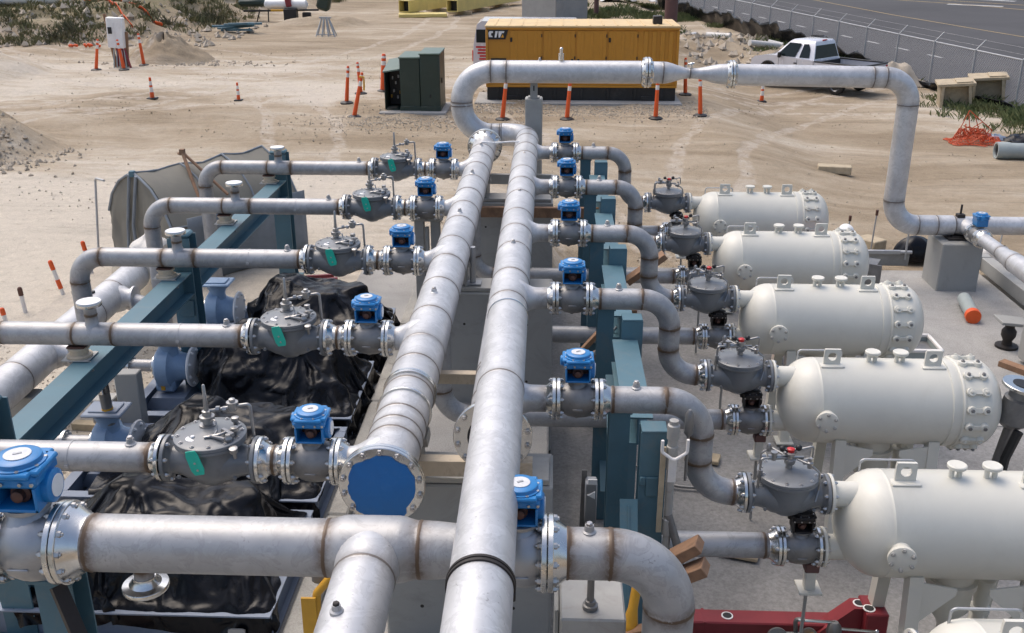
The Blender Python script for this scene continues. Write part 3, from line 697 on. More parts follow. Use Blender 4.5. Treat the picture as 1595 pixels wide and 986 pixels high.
# ---- ball valve with quarter-turn gear operator; axis along X, centre at the origin
def make_ball_valve(label, group, L, S, rp, k, lid='blue', plate=True, body='cast', fm=FM):
    t = Thing('ball_valve', label, 'valve', (0, 0, 0), group)
    h = L / 2; od, th = S[0], S[1]
    b = MB()
    b.revolve((-h + th * .6, 0, 0), (1, 0, 0), [(0, rp * 1.12), (h * .22, rp * 1.08), (h * .42, rp * 1.26), (h * .75, rp * 1.36), (h * 1.0, rp * 1.38), (h * 1.3, rp * 1.34), (h * 1.62, rp * 1.2), (2 * h - th * 1.2, rp * 1.12)], 36, 0)
    b.box((0, -rp * 1.36, -rp * .28), (rp * .75, .012, .02), b=.005)
    b.revolve((0, 0, -rp * 1.5), (0, 0, 1), [(0, .02), (.03, .035)], 10)
    t.part('body', b, M[body])
    for sg in (-1, 1):
        f = MB(); flange(f, (sg * h, 0, 0), (sg, 0, 0), rp, S, .025, gasket=False); t.part('flange', f, fm)
    zb = rp * 1.22
    n = MB(); n.revolve((0, 0, zb), (0, 0, 1), [(-.05, rp * .95), (.0, rp * .72), (.022 * k, rp * .62), (.03 * k, rp * .8), (.05 * k, rp * .8), (.05 * k, rp * .5), (.062 * k, rp * .5)], 24); t.part('neck', n, M[body])
    z0 = rp * 1.22 + .052 * k; bm_ = M[lid]
    a = MB(); w = .2 * k; dp = .19 * k; hh = .115 * k; tk = .014 * k
    a.box((-w / 2 + tk / 2, 0, z0 + hh / 2), (tk, dp, hh), b=.003); a.box((w / 2 - tk / 2, 0, z0 + hh / 2), (tk, dp, hh), b=.003)
    a.box((0, 0, z0 + tk / 2), (w - .002, dp, tk), b=.003); a.box((0, dp / 2 - tk / 2, z0 + hh / 2), (w - 2 * tk, tk, hh))
    a.box((0, .004, z0 + hh + .03 * k), (.225 * k, .215 * k, .06 * k), b=.016 * k)
    a.box((0, .004, z0 + hh + .068 * k), (.25 * k, .19 * k, .026 * k), b=.008 * k); a.box((0, .004, z0 + hh + .068 * k), (.19 * k, .25 * k, .026 * k), b=.008 * k)
    a.revolve((0, 0, z0 + hh + .075 * k), (0, 0, 1), [(0, .112 * k), (.012 * k, .112 * k), (.014 * k, .1 * k), (.032 * k, .096 * k), (.038 * k, .086 * k)], 30)
    a.revolve((-.125 * k, .02 * k, z0 + hh + .03 * k), (-1, 0, 0), [(-.03 * k, .045 * k), (.012 * k, .042 * k), (.018 * k, .03 * k)], 16)
    a.revolve((.1 * k, .02 * k, z0 + hh * .62), (1, 0, 0), [(0, .075 * k), (.028 * k, .075 * k), (.036 * k, .062 * k)], 24)
    for i in range(8):
        aa = i * PI / 4 + PI / 8; p = V3((math.cos(aa) * .105 * k, math.sin(aa) * .105 * k, z0 + hh + .079 * k)); a.nut(p, (0, 0, 1), .0105 * k, .01 * k, 1, 0)
    for x in (-.1, -.03, .05, .1): a.nut((x * k, -.108 * k, z0 + hh + .03 * k), (0, -1, 0), .009 * k, .008 * k, 1, 0)
    ac = t.part('actuator', a, [bm_, M['bolt']])
    d = MB(); zt = z0 + hh + .113 * k; d.revolve((0, 0, zt - .002), (0, 0, 1), [(0, .056 * k), (.006 * k, .056 * k), (.007 * k, .05 * k)], 24, 0); d.box((0, 0, zt + .007 * k), (.036 * k, .013 * k, .005), 1, Matrix.Rotation(.5, 3, 'Z')); t.part('dial', d, [M['dial'] if lid == 'blue' else M['dark'], M['castlight']], ac)
    d = MB(); d.revolve((0, -dp * .12, z0 + hh * .5), (0, -1, 0), [(-.05 * k, .044 * k), (.012 * k, .044 * k), (.02 * k, .03 * k), (.045 * k, .027 * k), (.05 * k, .02 * k)], 18); d.box((0, dp * .32, z0 + hh * .5), (w * .84, .01, hh * .8)); t.part('worm_shaft', d, M['rusty'], ac)
    if plate:
        d = MB(); d.revolve((.137 * k, .02 * k, z0 + hh * .62), (1, 0, 0), [(0, .05 * k), (.004, .05 * k)], 22); t.part('side_plate', d, M['white'], ac)
    return t.e

# ---- diaphragm control valve; axis along X, centre at the origin
def make_control_valve(label, group, L, kind):
    t = Thing('control_valve', label, 'valve', (0, 0, 0), group)
    h = L / 2; S = S8; rp = .11
    b = MB()
    b.revolve((-h + .02, 0, -.005), (1, 0, 0), [(0, .112), (.06, .108), (.11, .118), (.19, .155), (.27, .172), (h - .02, .178), (2 * h - .31, .172), (2 * h - .23, .155), (2 * h - .15, .118), (2 * h - .1, .108), (2 * h - .04, .112)], 36)
    b.revolve((0, 0, -.19), (0, 0, 1), [(0, .05), (.01, .075), (.06, .14), (.16, .185), (.27, .2), (.315, .2), (.335, .238), (.34, .245)], 40)
    for sx in (-1, 1):
        b.prism([(0, 0), (.15, .0), (.02, .15)], (sx * .13, 0, .02), (sx, 0, 0), (0, 0, 1), .022)
        for sy in (-1, 1): b.nut((sx * .2, sy * .155, -.06), (0, sy, 0), .016, .014, 0, .006)
    t.part('body', b, M['valvegrey'])
    for sg in (-1, 1):
        f = MB(); flange(f, (sg * h, 0, 0), (sg, 0, 0), rp, S, .03, gasket=False); t.part('flange', f, [M['valvegrey'], M['bolt'], M['black']])
    c = MB()
    c.revolve((0, 0, .152), (0, 0, 1), [(0, .248), (.003, .252), (.022, .252), (.026, .246), (.028, .254), (.05, .254), (.054, .249), (.06, .2), (.078, .12), (.084, .07), (.09, .05)], 44)
    for i in range(12):
        a = 2 * PI * (i + .5) / 12; c.nut((.222 * math.cos(a), .222 * math.sin(a), .2), (0, 0, 1), .0165, .016, 1, .006)
    t.part('bonnet', c, [M['valvegrey'], M['bolt']])
    p = MB()
    if kind == 'left':
        p.revolve((-.03, .06, .22), (0, 0, 1), [(0, .062), (.03, .06), (.035, .036), (.06, .034), (.065, .052), (.095, .054), (.1, .034), (.135, .032), (.14, .018), (.2, .016), (.335, .011), (.34, .007)], 18)
        p.tube(bend([(0, .06, .355), (.12, .05, .385), (.2, .06, .40), (.285, .07, .41), (.292, .08, .02)], .025, 5)[0], .0125, 10, stain=0)
        p.revolve((.165, .055, .365), (0, 0, 1), [(0, .028), (.015, .034), (.05, .034), (.055, .042), (.068, .042), (.07, .022), (.09, .022), (.095, .012)], 14)
        for x in (.06, .11): p.revolve((x, .052, .375), (1, 0, .1), [(-.014, .021), (.014, .021)], 6)
        p.tube(bend([(.02, .0, .30), (.055, -.02, .34), (.075, -.05, .26), (.06, -.1, .235)], .025, 4)[0], .007, 8, stain=0)
        p.tube(bend([(.0, -.12, .235), (.1, -.1, .25), (.17, -.02, .25), (.21, .06, .24)], .03, 4)[0], .011, 8, stain=0)
        p.revolve((.17, -.12, .205), (0, 0, 1), [(0, .022), (.03, .03), (.05, .018), (.06, .018)], 12)
        p.revolve((.22, -.16, .10), (0, -.25, 1), [(0, .012), (.05, .014), (.06, .03), (.095, .03), (.1, .016)], 12)
        p.bar((.02, -.1, .245), (.15, -.14, .235), .022, .022, b=.004); p.bar((.1, -.02, .245), (.2, -.1, .25), .03, .03, b=.004)
        for q in ((.15, .12), (.19, -.03)): p.revolve((q[0], q[1], .2), (0, 0, 1), [(0, .014), (.035, .017), (.05, .03), (.075, .028), (.08, .012)], 12)
        pil = t.part('pilot_assembly', p, M['pilot'])
        w = MB(); w.revolve((-.09, -.1, .205), (0, 0, 1), [(0, .05), (.014, .05), (.018, .042)], 20); w.nut((-.09, -.1, .222), (0, 0, 1), .016, .015, 0, 0); t.part('white_cap', w, M['white'], pil)
        g = MB()
        pts = [(-.035, -.1), (.035, -.1), (.05, -.06), (.047, .06), (.035, .1), (-.035, .1), (-.047, .06), (-.05, -.06)]
        g.prism(pts, (-.03, -.268, .115), V3((.96, -.1, .22)), V3((-.22, -.08, .96)), .006)
        for q in ((-.043, .178), (-.03, .115), (-.016, .06)): g.nut((q[0], -.269, q[1]), (0, -1, 0), .009, .006, 1, 0)
        t.part('tag', g, [M['greentag'], M['bolt']])
    else:
        p.revolve((0, 0, .22), (0, 0, 1), [(0, .06), (.012, .058), (.02, .03), (.055, .028), (.07, .044), (.105, .05), (.115, .034), (.15, .03), (.155, .05), (.17, .05), (.175, .03)], 18)
        for i in range(6):
            a = i * PI / 3; p.nut((.043 * math.cos(a), .043 * math.sin(a), .325), (0, 0, 1), .009, .008, 0, 0)
        p.tube(bend([(-.03, 0, .36), (-.16, -.03, .35), (-.245, -.05, .35), (-.255, -.06, .08)], .02, 4)[0], .010, 8, stain=0)
        p.tube(bend([(.03, .02, .40), (.10, .02, .41), (.19, .03, .43), (.195, .03, .32), (.12, .02, .31)], .02, 4)[0], .010, 8, stain=0)
        for x, z in ((-.1, .352), (-.17, .35), (.12, .31), (-.22, .35)): p.revolve((x, -.02, z), (1, 0, 0), [(-.016, .022), (.016, .022)], 6)
        p.tube(bend([(.05, -.03, .34), (.14, -.1, .33), (.22, -.12, .27), (.235, -.1, .1), (.2, -.16, .02)], .03, 4)[0], .009, 8, stain=0)
        p.tube(bend([(-.05, .05, .34), (-.13, .12, .36), (-.2, .14, .30), (-.235, .12, .06)], .03, 4)[0], .009, 8, stain=0)
        p.revolve((-.245, -.055, .2), (0, 0, 1), [(-.03, .02), (0, .024), (.05, .02)], 8); p.revolve((.14, -.1, .3), (0, 0, 1), [(0, .02), (.05, .026), (.06, .016), (.09, .016)], 10); p.revolve((-.15, .12, .33), (0, 0, 1), [(0, .018), (.05, .024), (.07, .012)], 10)
        p.bar((-.13, -.03, .345), (.12, .02, .33), .024, .022, b=.004)
        p.revolve((-.14, -.03, .33), (0, 0, 1), [(0, .02), (.05, .02), (.055, .028), (.075, .028)], 10)
        p.sphere((-.075, -.02, .43), .026, 1, 10, 6); p.bar((-.075, -.02, .43), (-.03, -.01, .40), .014, .014, 1); p.sphere((.062, 0, .43), .028, 1, 10, 6)
        pil = t.part('pilot_assembly', p, [M['pilot'], M['black']])
        w = MB(); w.revolve((0, 0, .39), (0, 0, 1), [(0, .03), (.03, .032), (.036, .022)], 14); t.part('red_cap', w, M['redlamp'], pil)
    return t.e

BV = 'blue-topped ball valves beside the two headers'
ball = make_ball_valve('blue-topped ball valve on the nearest left branch, just above the blue end cap', BV, .333, S8, .11, 1.0)
lower_ball = make_ball_valve('ball valve with black gear operator', 'black-topped lower valves at the vessels', .333, S8, .11, .82, lid='dark', plate=False)
CL = 'grey control valves with green tags'; CR = 'grey control valves with red pilot caps'
ctrl_l = make_control_valve('grey control valve with a green tag', CL, .673, 'left')
ctrl_r = make_control_valve('grey control valve with a red pilot cap', CR, .673, 'right')

PM = [M['steel'], M['bolt'], M['black']]
ZH = 2.0
for k, y in enumerate(LY):
    o_ = ORD[k]
    tail = 'the %s left branch from the blue cap' % o_ if o_ != 'nearest' else 'the left branch nearest the blue cap'
    def place(proto, loc, lab, grp=None):
        if k == 0:
            proto.location = loc; proto['label'] = lab; return proto
        return dup(proto, loc, 0, lab, grp)
    place(ball, (-1.6575, y, ZH), 'ball valve with blue operator on ' + tail)
    place(ctrl_l, (-2.3925, y, ZH), 'grey green-tagged control valve on ' + tail)
    sp = Thing('spool_piece', 'shiny flanged spool between the valves on ' + tail, 'pipe spool', (-1.94, y, ZH), 'flanged spools of the left branches')
    m_ = MB(); m_.tube([(-1.85, y, ZH), (-2.03, y, ZH)], .109, 28, welds=(.09,), stain=1, caps=False, bead=.006); sp.part('pipe', m_, [M['bright']])
    for sg, x in ((1, -1.83), (-1, -2.053)):
        m_ = MB(); flange(m_, (x, y, ZH), (sg, 0, 0), .11, S8, .045); sp.part('flange', m_, FM)
    xl = -7.6 if k >= 3 else None
    bp = Thing('branch_pipe', 'stainless pipe with capped vent stub on ' + tail, 'pipe', (-4.2, y, ZH), 'left branch pipes')
    if k < 3: P, mk = bend([(-2.8, y, ZH), (-5.45, y, ZH), (-5.45, y, -.15)], .305, 12)
    else: P, mk = [(-2.8, y, ZH), (-5.6 if k == 4 else -5.4, y, ZH)], []
    if k >= 3: P, mk = bend([(-2.8, y, ZH), (-5.42 if k == 3 else -6.2, y, ZH), (-5.42 if k == 3 else -6.2, y, -.15)], .305, 12)
    m_ = MB(); m_.tube(P, .1095, 32, welds=[.045, 1.25, 1.62] + mk); bp.part('pipe', m_, PM)
    m_ = MB(); flange(m_, (-2.741, y, ZH), (1, 0, 0), .11, S8, .055); bp.part('flange', m_, FM)
    m_ = MB(); boss(m_, (-2.98, y, ZH + .108)); bp.part('threaded_boss', m_, [M['steel'], M['bolt']])
    m_ = MB(); m_.revolve((-3.43, y, ZH), (1, 0, 0), [(0, .113), (.018, .113)], 32); m_.box((-3.42, y - .112, ZH - .02), (.03, .02, .02)); bp.part('strap', m_, M['steel'])
    m_ = MB(); m_.tube([(-4.25, y, ZH + .07), (-4.25, y, ZH + .285)], .057, 22, welds=(.125,), rfun=lambda x: .057 + .03 * max(0, 1 - x / .06) ** 2); vs_ = bp.part('vent_stub', m_, PM)
    m_ = MB(); m_.revolve((-4.25, y, ZH + .275), (0, 0, 1), [(0, .06), (.01, .112), (.014, .115), (.046, .115), (.05, .112)], 30); bf = bp.part('blind_flange', m_, M['bright'], vs_)
    m_ = MB(); m_.revolve((-4.25, y, ZH + .3265), (0, 0, 1), [(0, .106), (.004, .106)], 30); bp.part('cover', m_, M['white'], vs_)
    # tan bearing on the teal beam
    t = Thing('pipe_support', 'tan bearing on the teal beam under ' + tail, 'pipe support', (-4.42, y, 1.76), 'tan pipe bearings on the left beam')
    m_ = MB(); m_.revolve((-4.42, y, 1.772), (0, 0, 1), [(0, .115), (.02, .118), (.03, .085), (.075, .085), (.08, .10), (.1, .10)], 22); t.part('pedestal', m_, M['tan'])
    m_ = MB(); m_.box((-4.42, y, 1.766), (.26, .24, .012), b=.003); m_.bar((-4.3, y - .1, 1.76), (-4.28, y - .1, 1.66), .05, .012); t.part('foot', m_, M['bracket'])
    m_ = MB(); m_.box((-4.42, y, 1.881), (.17, .15, .017), b=.004); t.part('slide_pad', m_, M['rusty'])

for k, y in enumerate(RY):
    o_ = ORD[k]
    tail = 'the %s right branch from the near elbow' % o_ if o_ != 'nearest' else 'the right branch nearest the near elbow'
    dup(ball, (.2475, y, ZH), 0, 'ball valve with blue operator on ' + tail)
    lab = 'grey control valve with red cap at the %s vessel from the red beam' % ORD[k]
    if k == 0: ctrl_r.location = (2.008, y, 1.16); ctrl_r['label'] = lab
    else: dup(ctrl_r, (2.008, y, 1.16), 0, lab)
    lab = 'black-topped lower ball valve at the %s vessel from the red beam' % ORD[k]
    if k == 0: lower_ball.location = (2.167, y, .64); lower_ball['label'] = lab
    else: dup(lower_ball, (2.167, y, .64), 0, lab)
    bp = Thing('drop_pipe', 'S-shaped stainless drop pipe on ' + tail, 'pipe', (1.26, y, 1.16), 'right branch pipes')
    P, mk = bend([(.5, y, ZH), (1.26, y, ZH), (1.26, y, 1.16), (1.6, y, 1.16)], .3, 12)
    m_ = MB(); m_.tube(P, .1095, 32, welds=[.035] + mk); bp.part('pipe', m_, PM)
    m_ = MB(); flange(m_, (.424, y, ZH), (-1, 0, 0), .11, S8, .06); bp.part('flange', m_, FM)
    m_ = MB(); flange(m_, (1.664, y, 1.16), (1, 0, 0), .11, S8, .05); bp.part('flange', m_, FM)
    m_ = MB(); boss(m_, (.72, y, ZH + .108)); bp.part('threaded_boss', m_, [M['steel'], M['bolt']])
    rp_ = Thing('return_pipe', 'low straight pipe running under ' + tail, 'pipe', (.6, y, .64), 'low return pipes')
    P, mk = bend([(1.92, y, .64), (-1.12, y, .64), (-1.12, y, 1.83)], .3, 10)
    m_ = MB(); m_.tube(P, .1095, 28, welds=[.05] + mk); rp_.part('pipe', m_, PM)
    m_ = MB(); flange(m_, (1.994, y, .64), (1, 0, 0), .11, S8, .06); rp_.part('flange', m_, FM)

# ---- left header, capped in blue
HM = [M['header'], M['bolt'], M['black']]
XL, XR = -1.12, -.40
lh = Thing('left_header', 'long straight stainless header pipe closed by a round blue end cover', 'header pipe', (XL, 6, ZH))
wl = [.45, .8, 1.3]
for y in LY:
    for d in (-.36, .33): wl.append(y + d - 5.95)
wl += [6.45 - 5.95 + 1.25, 3.7, 6.0, 8.15, 10.3]
m_ = MB(); m_.tube([(XL, 5.96, ZH), (XL, 17.0, ZH)], .203, 44, welds=sorted(w for w in wl if .12 < w < 10.9), stain=.55, caps=True, bead=.005); lh.part('pipe', m_, HM)
m_ = MB(); flange(m_, (XL, 5.93, ZH), (0, -1, 0), .203, S16, .08, seg=48)
for i in range(14):
    a = 2 * PI * (i + .5) / 14; m_.nut((XL + .268 * math.cos(a), 5.897, ZH + .268 * math.sin(a)), (0, -1, 0), .022, .022, 1, .014)
m_.revolve((XL, 5.93, ZH), (0, -1, 0), [(0, .29), (.004, .297), (.028, .297), (.033, .292)], 48, 0); lh.part('end_flange', m_, FM)
m_ = MB(); q = []
for i in range(56):
    a = 2 * PI * i / 56; rr = .236 + .03 * noise.noise(V3((math.cos(a) * 1.6, math.sin(a) * 1.6, 3))) + .012 * noise.noise(V3((math.cos(a) * 5, math.sin(a) * 5, 1))) + (.018 if -2.4 < math.atan2(math.sin(a), math.cos(a)) < -.8 else 0)
    q.append((rr * math.cos(a), rr * math.sin(a)))
m_.prism(q, (XL, 5.893, ZH), (1, 0, 0), (0, 0, 1), .006); lh.part('cover', m_, M['blueflat'], label='round sheet of blue film over the end flange')
m_ = MB(); flange(m_, (XL, 17.02, ZH), (0, 1, 0), .203, S16, .08, seg=44); m_.revolve((XL, 17.03, ZH), (0, 1, 0), [(0, .297), (.04, .297)], 44, 0)
for i in range(14):
    a = 2 * PI * (i + .5) / 14; m_.nut((XL + .268 * math.cos(a), 17.07, ZH + .268 * math.sin(a)), (0, 1, 0), .022, .022, 1, .014)
lh.part('end_flange', m_, FM)
for y, w_ in ((7.32, .06), (7.0, .022)):
    m_ = MB(); m_.revolve((XL, y, ZH), (0, 1, 0), [(0, .205), (0, .219), (w_ * .4, .221), (w_ * .42, .209), (w_ * .55, .209), (w_ * .57, .219), (w_, .219), (w_, .205)], 44); lh.part('clamp_ring', m_, M['bright'])
for y in (14.2, 12.1, 9.2, 16.1):
    m_ = MB(); boss(m_, (XL, y, ZH + .2), s=.95); lh.part('threaded_boss', m_, [M['header'], M['bolt']])
def nozzle(th, x0, y, sg, face):
    m_ = MB(); d = abs(face - x0)
    m_.revolve((x0, y, ZH), (sg, 0, 0), [(.05, .199), (.12, .186), (.165, .158), (.20, .135), (.235, .119), (.265, .111), (d - .075, .11)], 36, 0, st=[0, 0, 0, 0, 0, .1, .75]); n_ = th.part('branch_nozzle', m_, HM)
    m_ = MB(); flange(m_, (face, y, ZH), (sg, 0, 0), .11, S8, .05); th.part('flange', m_, FM, n_)
for y in LY: nozzle(lh, XL, y, -1, -1.485)

# ---- right header with its open near end
rh = Thing('right_header', 'long stainless header pipe with an open near flange, turning aside at the far end', 'header pipe', (XR, 7, ZH))
wl = [.5, 1.05]
for y in RY:
    for d in (-.36, .33): wl.append(y + d - 6.66)
wl += [4.2, 6.5, 8.9, 10.5]
P, mk = bend([(XR, 6.66, ZH), (XR, 17.75, ZH + .06), (-.86, 17.75, ZH + .06)], .44, 14)
m_ = MB(); m_.tube(P, .2, 44, welds=sorted([w for w in wl if w < mk[0] - .2] + mk[:1]), stain=.55, caps=False, bead=.005); rh.part('pipe', m_, HM)
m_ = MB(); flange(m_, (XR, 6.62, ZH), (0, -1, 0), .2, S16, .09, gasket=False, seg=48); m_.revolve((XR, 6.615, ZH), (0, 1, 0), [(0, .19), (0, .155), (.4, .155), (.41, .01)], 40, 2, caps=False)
for i in range(14):
    a = 2 * PI * (i + .5) / 14; m_.nut((XR + .268 * math.cos(a), 6.621, ZH + .268 * math.sin(a)), (0, -1, 0), .022, .022, 1, .014)
rh.part('open_flange', m_, FM)
for y in (15.4, 13.1, 10.8):
    m_ = MB(); boss(m_, (XR, y, ZH + .2), s=.95); rh.part('threaded_boss', m_, [M['header'], M['bolt']])
for y in RY: nozzle(rh, XR, y, 1, .074)
m_ = MB(); m_.tube([(XL, 16.35, 2.21), (-.9, 16.36, 2.2), (-.62, 16.37, 2.22), (XR, 16.38, 2.215)], .013, 8, stain=0)
tag(build(m_, 'white_rod', M['white'], loc=(-.76, 16.36, 2.2)), 'thin white rod lying across both headers near their far end', 'rod')

# ---- pipe lying over the right header, towards the viewer
t = Thing('crossing_pipe', 'large bright stainless pipe lying above the right header and passing below the viewer', 'pipe', (-.34, 7.9, 2.4))
m_ = MB(); m_.tube([(-.345, 8.05, 2.405), (-.29, -3.5, 2.405)], .172, 48, welds=(1.45,), stain=.25); t.part('pipe', m_, HM)
m_ = MB(); m_.revolve((-.345, 8.05, 2.405), (0, 1, 0), [(-.012, .174), (-.01, .178), (.008, .178), (.012, .165), (.012, .15), (-.1, .15), (-.1, .01)], 44, caps=False); t.part('end_rim', m_, M['bright'])
m_ = MB(); m_.revolve((-.327, 4.28, 2.405), (0, 1, 0), [(-.026, .174), (-.024, .182), (-.006, .182), (-.004, .178), (.004, .178), (.006, .184), (.024, .184), (.026, .174)], 44); m_.box((-.155, 4.27, 2.36), (.02, .05, .05), b=.005); t.part('clamp_band', m_, M['dark'])
m_ = MB(); m_.box((-.37, 7.5, 2.216), (.12, .3, .03), b=.006); t.part('saddle', m_, M['bracket'])

# ---- near cross pipe with tee
YN = 5.17
t = Thing('cross_pipe', 'large stainless pipe with a tee crossing the foreground below the blue end cover', 'pipe', (-1.2, YN, ZH))
m_ = MB(); m_.tube([(-2.83, YN, ZH), (-.5, YN, ZH), (-.40, YN, ZH)], .178, 44, welds=(.03, 1.5, 2.07), rfun=lambda x: .178 - .018 * sstep(2.1, 2.4, x) + .026 * sstep(1.5, 1.62, x) * (1 - sstep(1.94, 2.06, x)), stain=1); t.part('pipe', m_, PM)
m_ = MB(); flange(m_, (-2.972, YN, ZH), (1 * -1, 0, 0), .178, S14, .11, seg=48); t.part('flange', m_, FM)
m_ = MB(); flange(m_, (-.321, YN, ZH), (1, 0, 0), .16, S12, .06, seg=44); t.part('flange', m_, FM)
m_ = MB(); m_.tube([(-1.06, YN, ZH), (-1.06, YN - .3, ZH), (-.96, -3.5, ZH)], .186, 48, welds=(.32,), rfun=lambda x: .186 + .05 * max(0, (x - .1) / .12) * max(0, 1 - (x - .1) / .2) ** 2 if x > .1 else .17, stain=.6); tb = t.part('tee_branch', m_, HM)
m_ = MB(); boss(m_, (-1.1, 4.33, ZH + .187), s=.9); t.part('threaded_boss', m_, [M['steel'], M['dark']], tb)
m_ = MB(); m_.tube([(-2.52, YN, ZH - .1), (-2.52, YN, ZH - .285)], .062, 24, welds=(.08,)); dr = t.part('drain_nozzle', m_, PM)
m_ = MB(); m_.revolve((-2.52, YN, ZH - .24), (0, 0, -1), [(0, .07), (.02, .075), (.05, .1), (.058, .142), (.062, .145), (.086, .145), (.09, .142)], 32)
for i in range(8):
    a = 2 * PI * (i + .5) / 8; m_.cyl((-2.52 + .115 * math.cos(a), YN + .115 * math.sin(a), ZH - .2978), (-2.52 + .115 * math.cos(a), YN + .115 * math.sin(a), ZH - .2965), .015, seg=10, mi=2)
t.part('drain_flange', m_, FM, dr)
big = make_ball_valve('large ball valve with blue operator at the left edge of the foreground', BV, .40, S14, .178, 1.42, body='castlight'); big.location = (-3.178, YN, ZH)
rb = make_ball_valve('blue-topped ball valve half hidden behind the bright crossing pipe', BV, .33, S12, .155, 1.08, body='castlight'); rb.location = (-.15, YN, ZH)
t = Thing('left_cross_pipe', 'flanged pipe end running out of the picture left of the large blue-topped valve', 'pipe', (-4, YN, ZH))
m_ = MB(); m_.tube([(-3.5, YN, ZH), (-6.5, YN, ZH)], .178, 40, welds=(.04,)); t.part('pipe', m_, PM)
m_ = MB(); flange(m_, (-3.384, YN, ZH), (1, 0, 0), .178, S14, .09, seg=44); t.part('flange', m_, FM)
t = Thing('elbow_pipe', 'large stainless elbow turning down in the foreground beside the grey box pier', 'pipe', (.78, YN, 0))
P, mk = bend([(.11, YN, ZH), (.78, YN, ZH), (.78, YN, -.68)], .38, 16)
m_ = MB(); m_.tube(P, .159, 44, welds=[.03] + mk, stain=1); t.part('pipe', m_, PM)
m_ = MB(); flange(m_, (.021, YN, ZH), (-1, 0, 0), .16, S12, .09, seg=44); t.part('flange', m_, FM)
m_ = MB(); boss(m_, (.27, YN, ZH + .157), s=1.05); t.part('threaded_boss', m_, [M['steel'], M['bolt']])

# ---- overhead line: up and over, across, down to the right
t = Thing('overhead_pipe', 'stainless pipe looping up from the right header and crossing in front of the yellow generator', 'pipe', (-.9, 17.75, ZH))
YO = 17.75
P, mk = bend([(-.87, YO, ZH + .06), (-1.57, YO, ZH + .06), (-1.57, YO, 3.16), (1.55, YO, 3.16)], .52, 16)
m_ = MB(); m_.tube(P, .193, 40, welds=[.03] + mk + [mk[-1] + .27], stain=.7); t.part('pipe', m_, HM)
m_ = MB(); flange(m_, (1.655, YO, 3.16), (1, 0, 0), .19, S14, .06); t.part('flange', m_, FM)
m_ = MB(); m_.cyl((.17, YO, 3.34), (.17, YO, 3.47), .05, seg=14); m_.cyl((.17, YO, 3.47), (.17, YO, 3.54), .03, seg=12); m_.sphere((.17, YO, 3.545), .032, seg=10, n=6); t.part('air_vent', m_, M['bright'])
m_ = MB(); boss(m_, (-.2, YO, 3.35), s=.8); t.part('threaded_boss', m_, [M['steel'], M['bolt']])
t = Thing('reducer_spool', 'waisted stainless reducer between two flanges in the overhead line', 'pipe reducer', (2.4, YO, 3.15))
def red(x):
    return .185 - .095 * sstep(.18, .62, x) + .085 * sstep(.72, 1.22, x)
m_ = MB(); m_.tube([(1.76, YO, 3.16), (3.03, YO, 3.135)], .18, 36, welds=(.17, .64), rfun=red, stain=.6); t.part('pipe', m_, HM)
m_ = MB(); flange(m_, (1.667, YO, 3.16), (-1, 0, 0), .185, S14, .06); t.part('flange', m_, FM)
m_ = MB(); flange(m_, (3.108, YO, 3.133), (1, 0, 0), .172, S12, .05); t.part('flange', m_, FM)
m_ = MB(); m_.cyl((2.42, YO, 3.2), (2.42, YO, 3.29), .025, seg=10); m_.sphere((2.42, YO, 3.3), .035, seg=10, n=6); m_.cyl((2.36, YO, 3.3), (2.47, YO, 3.32), .018, seg=8); t.part('gauge', m_, M['bright'])
t = Thing('riser_pipe', 'stainless pipe running right from the reducer, then dropping to the tee on the pier', 'pipe', (6.2, YO, .46))
P, mk = bend([(3.2, YO, 3.13), (6.2, YO, 3.09), (6.2, YO, .47), (7.3, YO, .47)], .46, 16)
m_ = MB(); m_.tube(P, .182, 40, welds=[mk[0] - .22] + mk + [mk[-1] + .34], stain=.8); t.part('pipe', m_, HM)
m_ = MB(); flange(m_, (3.12, YO, 3.133), (-1, 0, 0), .18, S12, .05); t.part('flange', m_, FM)
t = Thing('tee_pipe', 'stainless tee resting on the grey pier, one arm running out at the right edge', 'pipe', (7.5, YO, .47))
m_ = MB(); m_.tube([(7.3, YO, .47), (11.5, YO, .47)], .165, 36, welds=(.02, .45), stain=.6); t.part('pipe', m_, HM)
m_ = MB(); m_.tube([(7.52, YO - .05, .47), (7.52, YO - .34, .47)], .13, 32, rfun=lambda x: .13 + .035 * max(0, 1 - x / .2) ** 2); t.part('branch', m_, HM)
m_ = MB(); flange(m_, (7.52, YO - .45, .47), (0, -1, 0), .12, S8, .05); t.part('flange', m_, FM)
m_ = MB(); m_.box((7.42, YO, .655), (.14, .12, .07), b=.01); m_.cyl((7.42, YO, .68), (7.42, YO, .86), .02, seg=8); t.part('gauge_post', m_, M['dark'])
dup(ball, (7.52, YO - .63, .47), R(90), 'small ball valve with blue operator in front of the tee on the grey pier')
t = Thing('outlet_pipe', 'flanged stainless pipe coming toward the viewer from the small valve at the right edge', 'pipe', (7.52, 16, .47))
m_ = MB(); m_.tube([(7.52, YO - .9, .47), (7.52, 13.2, .47)], .13, 32, welds=(.7, 1.25), rfun=lambda x: .115 + .045 * sstep(.75, 1.2, x), stain=.7); t.part('pipe', m_, HM)
m_ = MB(); flange(m_, (7.52, YO - .806, .47), (0, 1, 0), .115, S8, .07); t.part('flange', m_, FM)
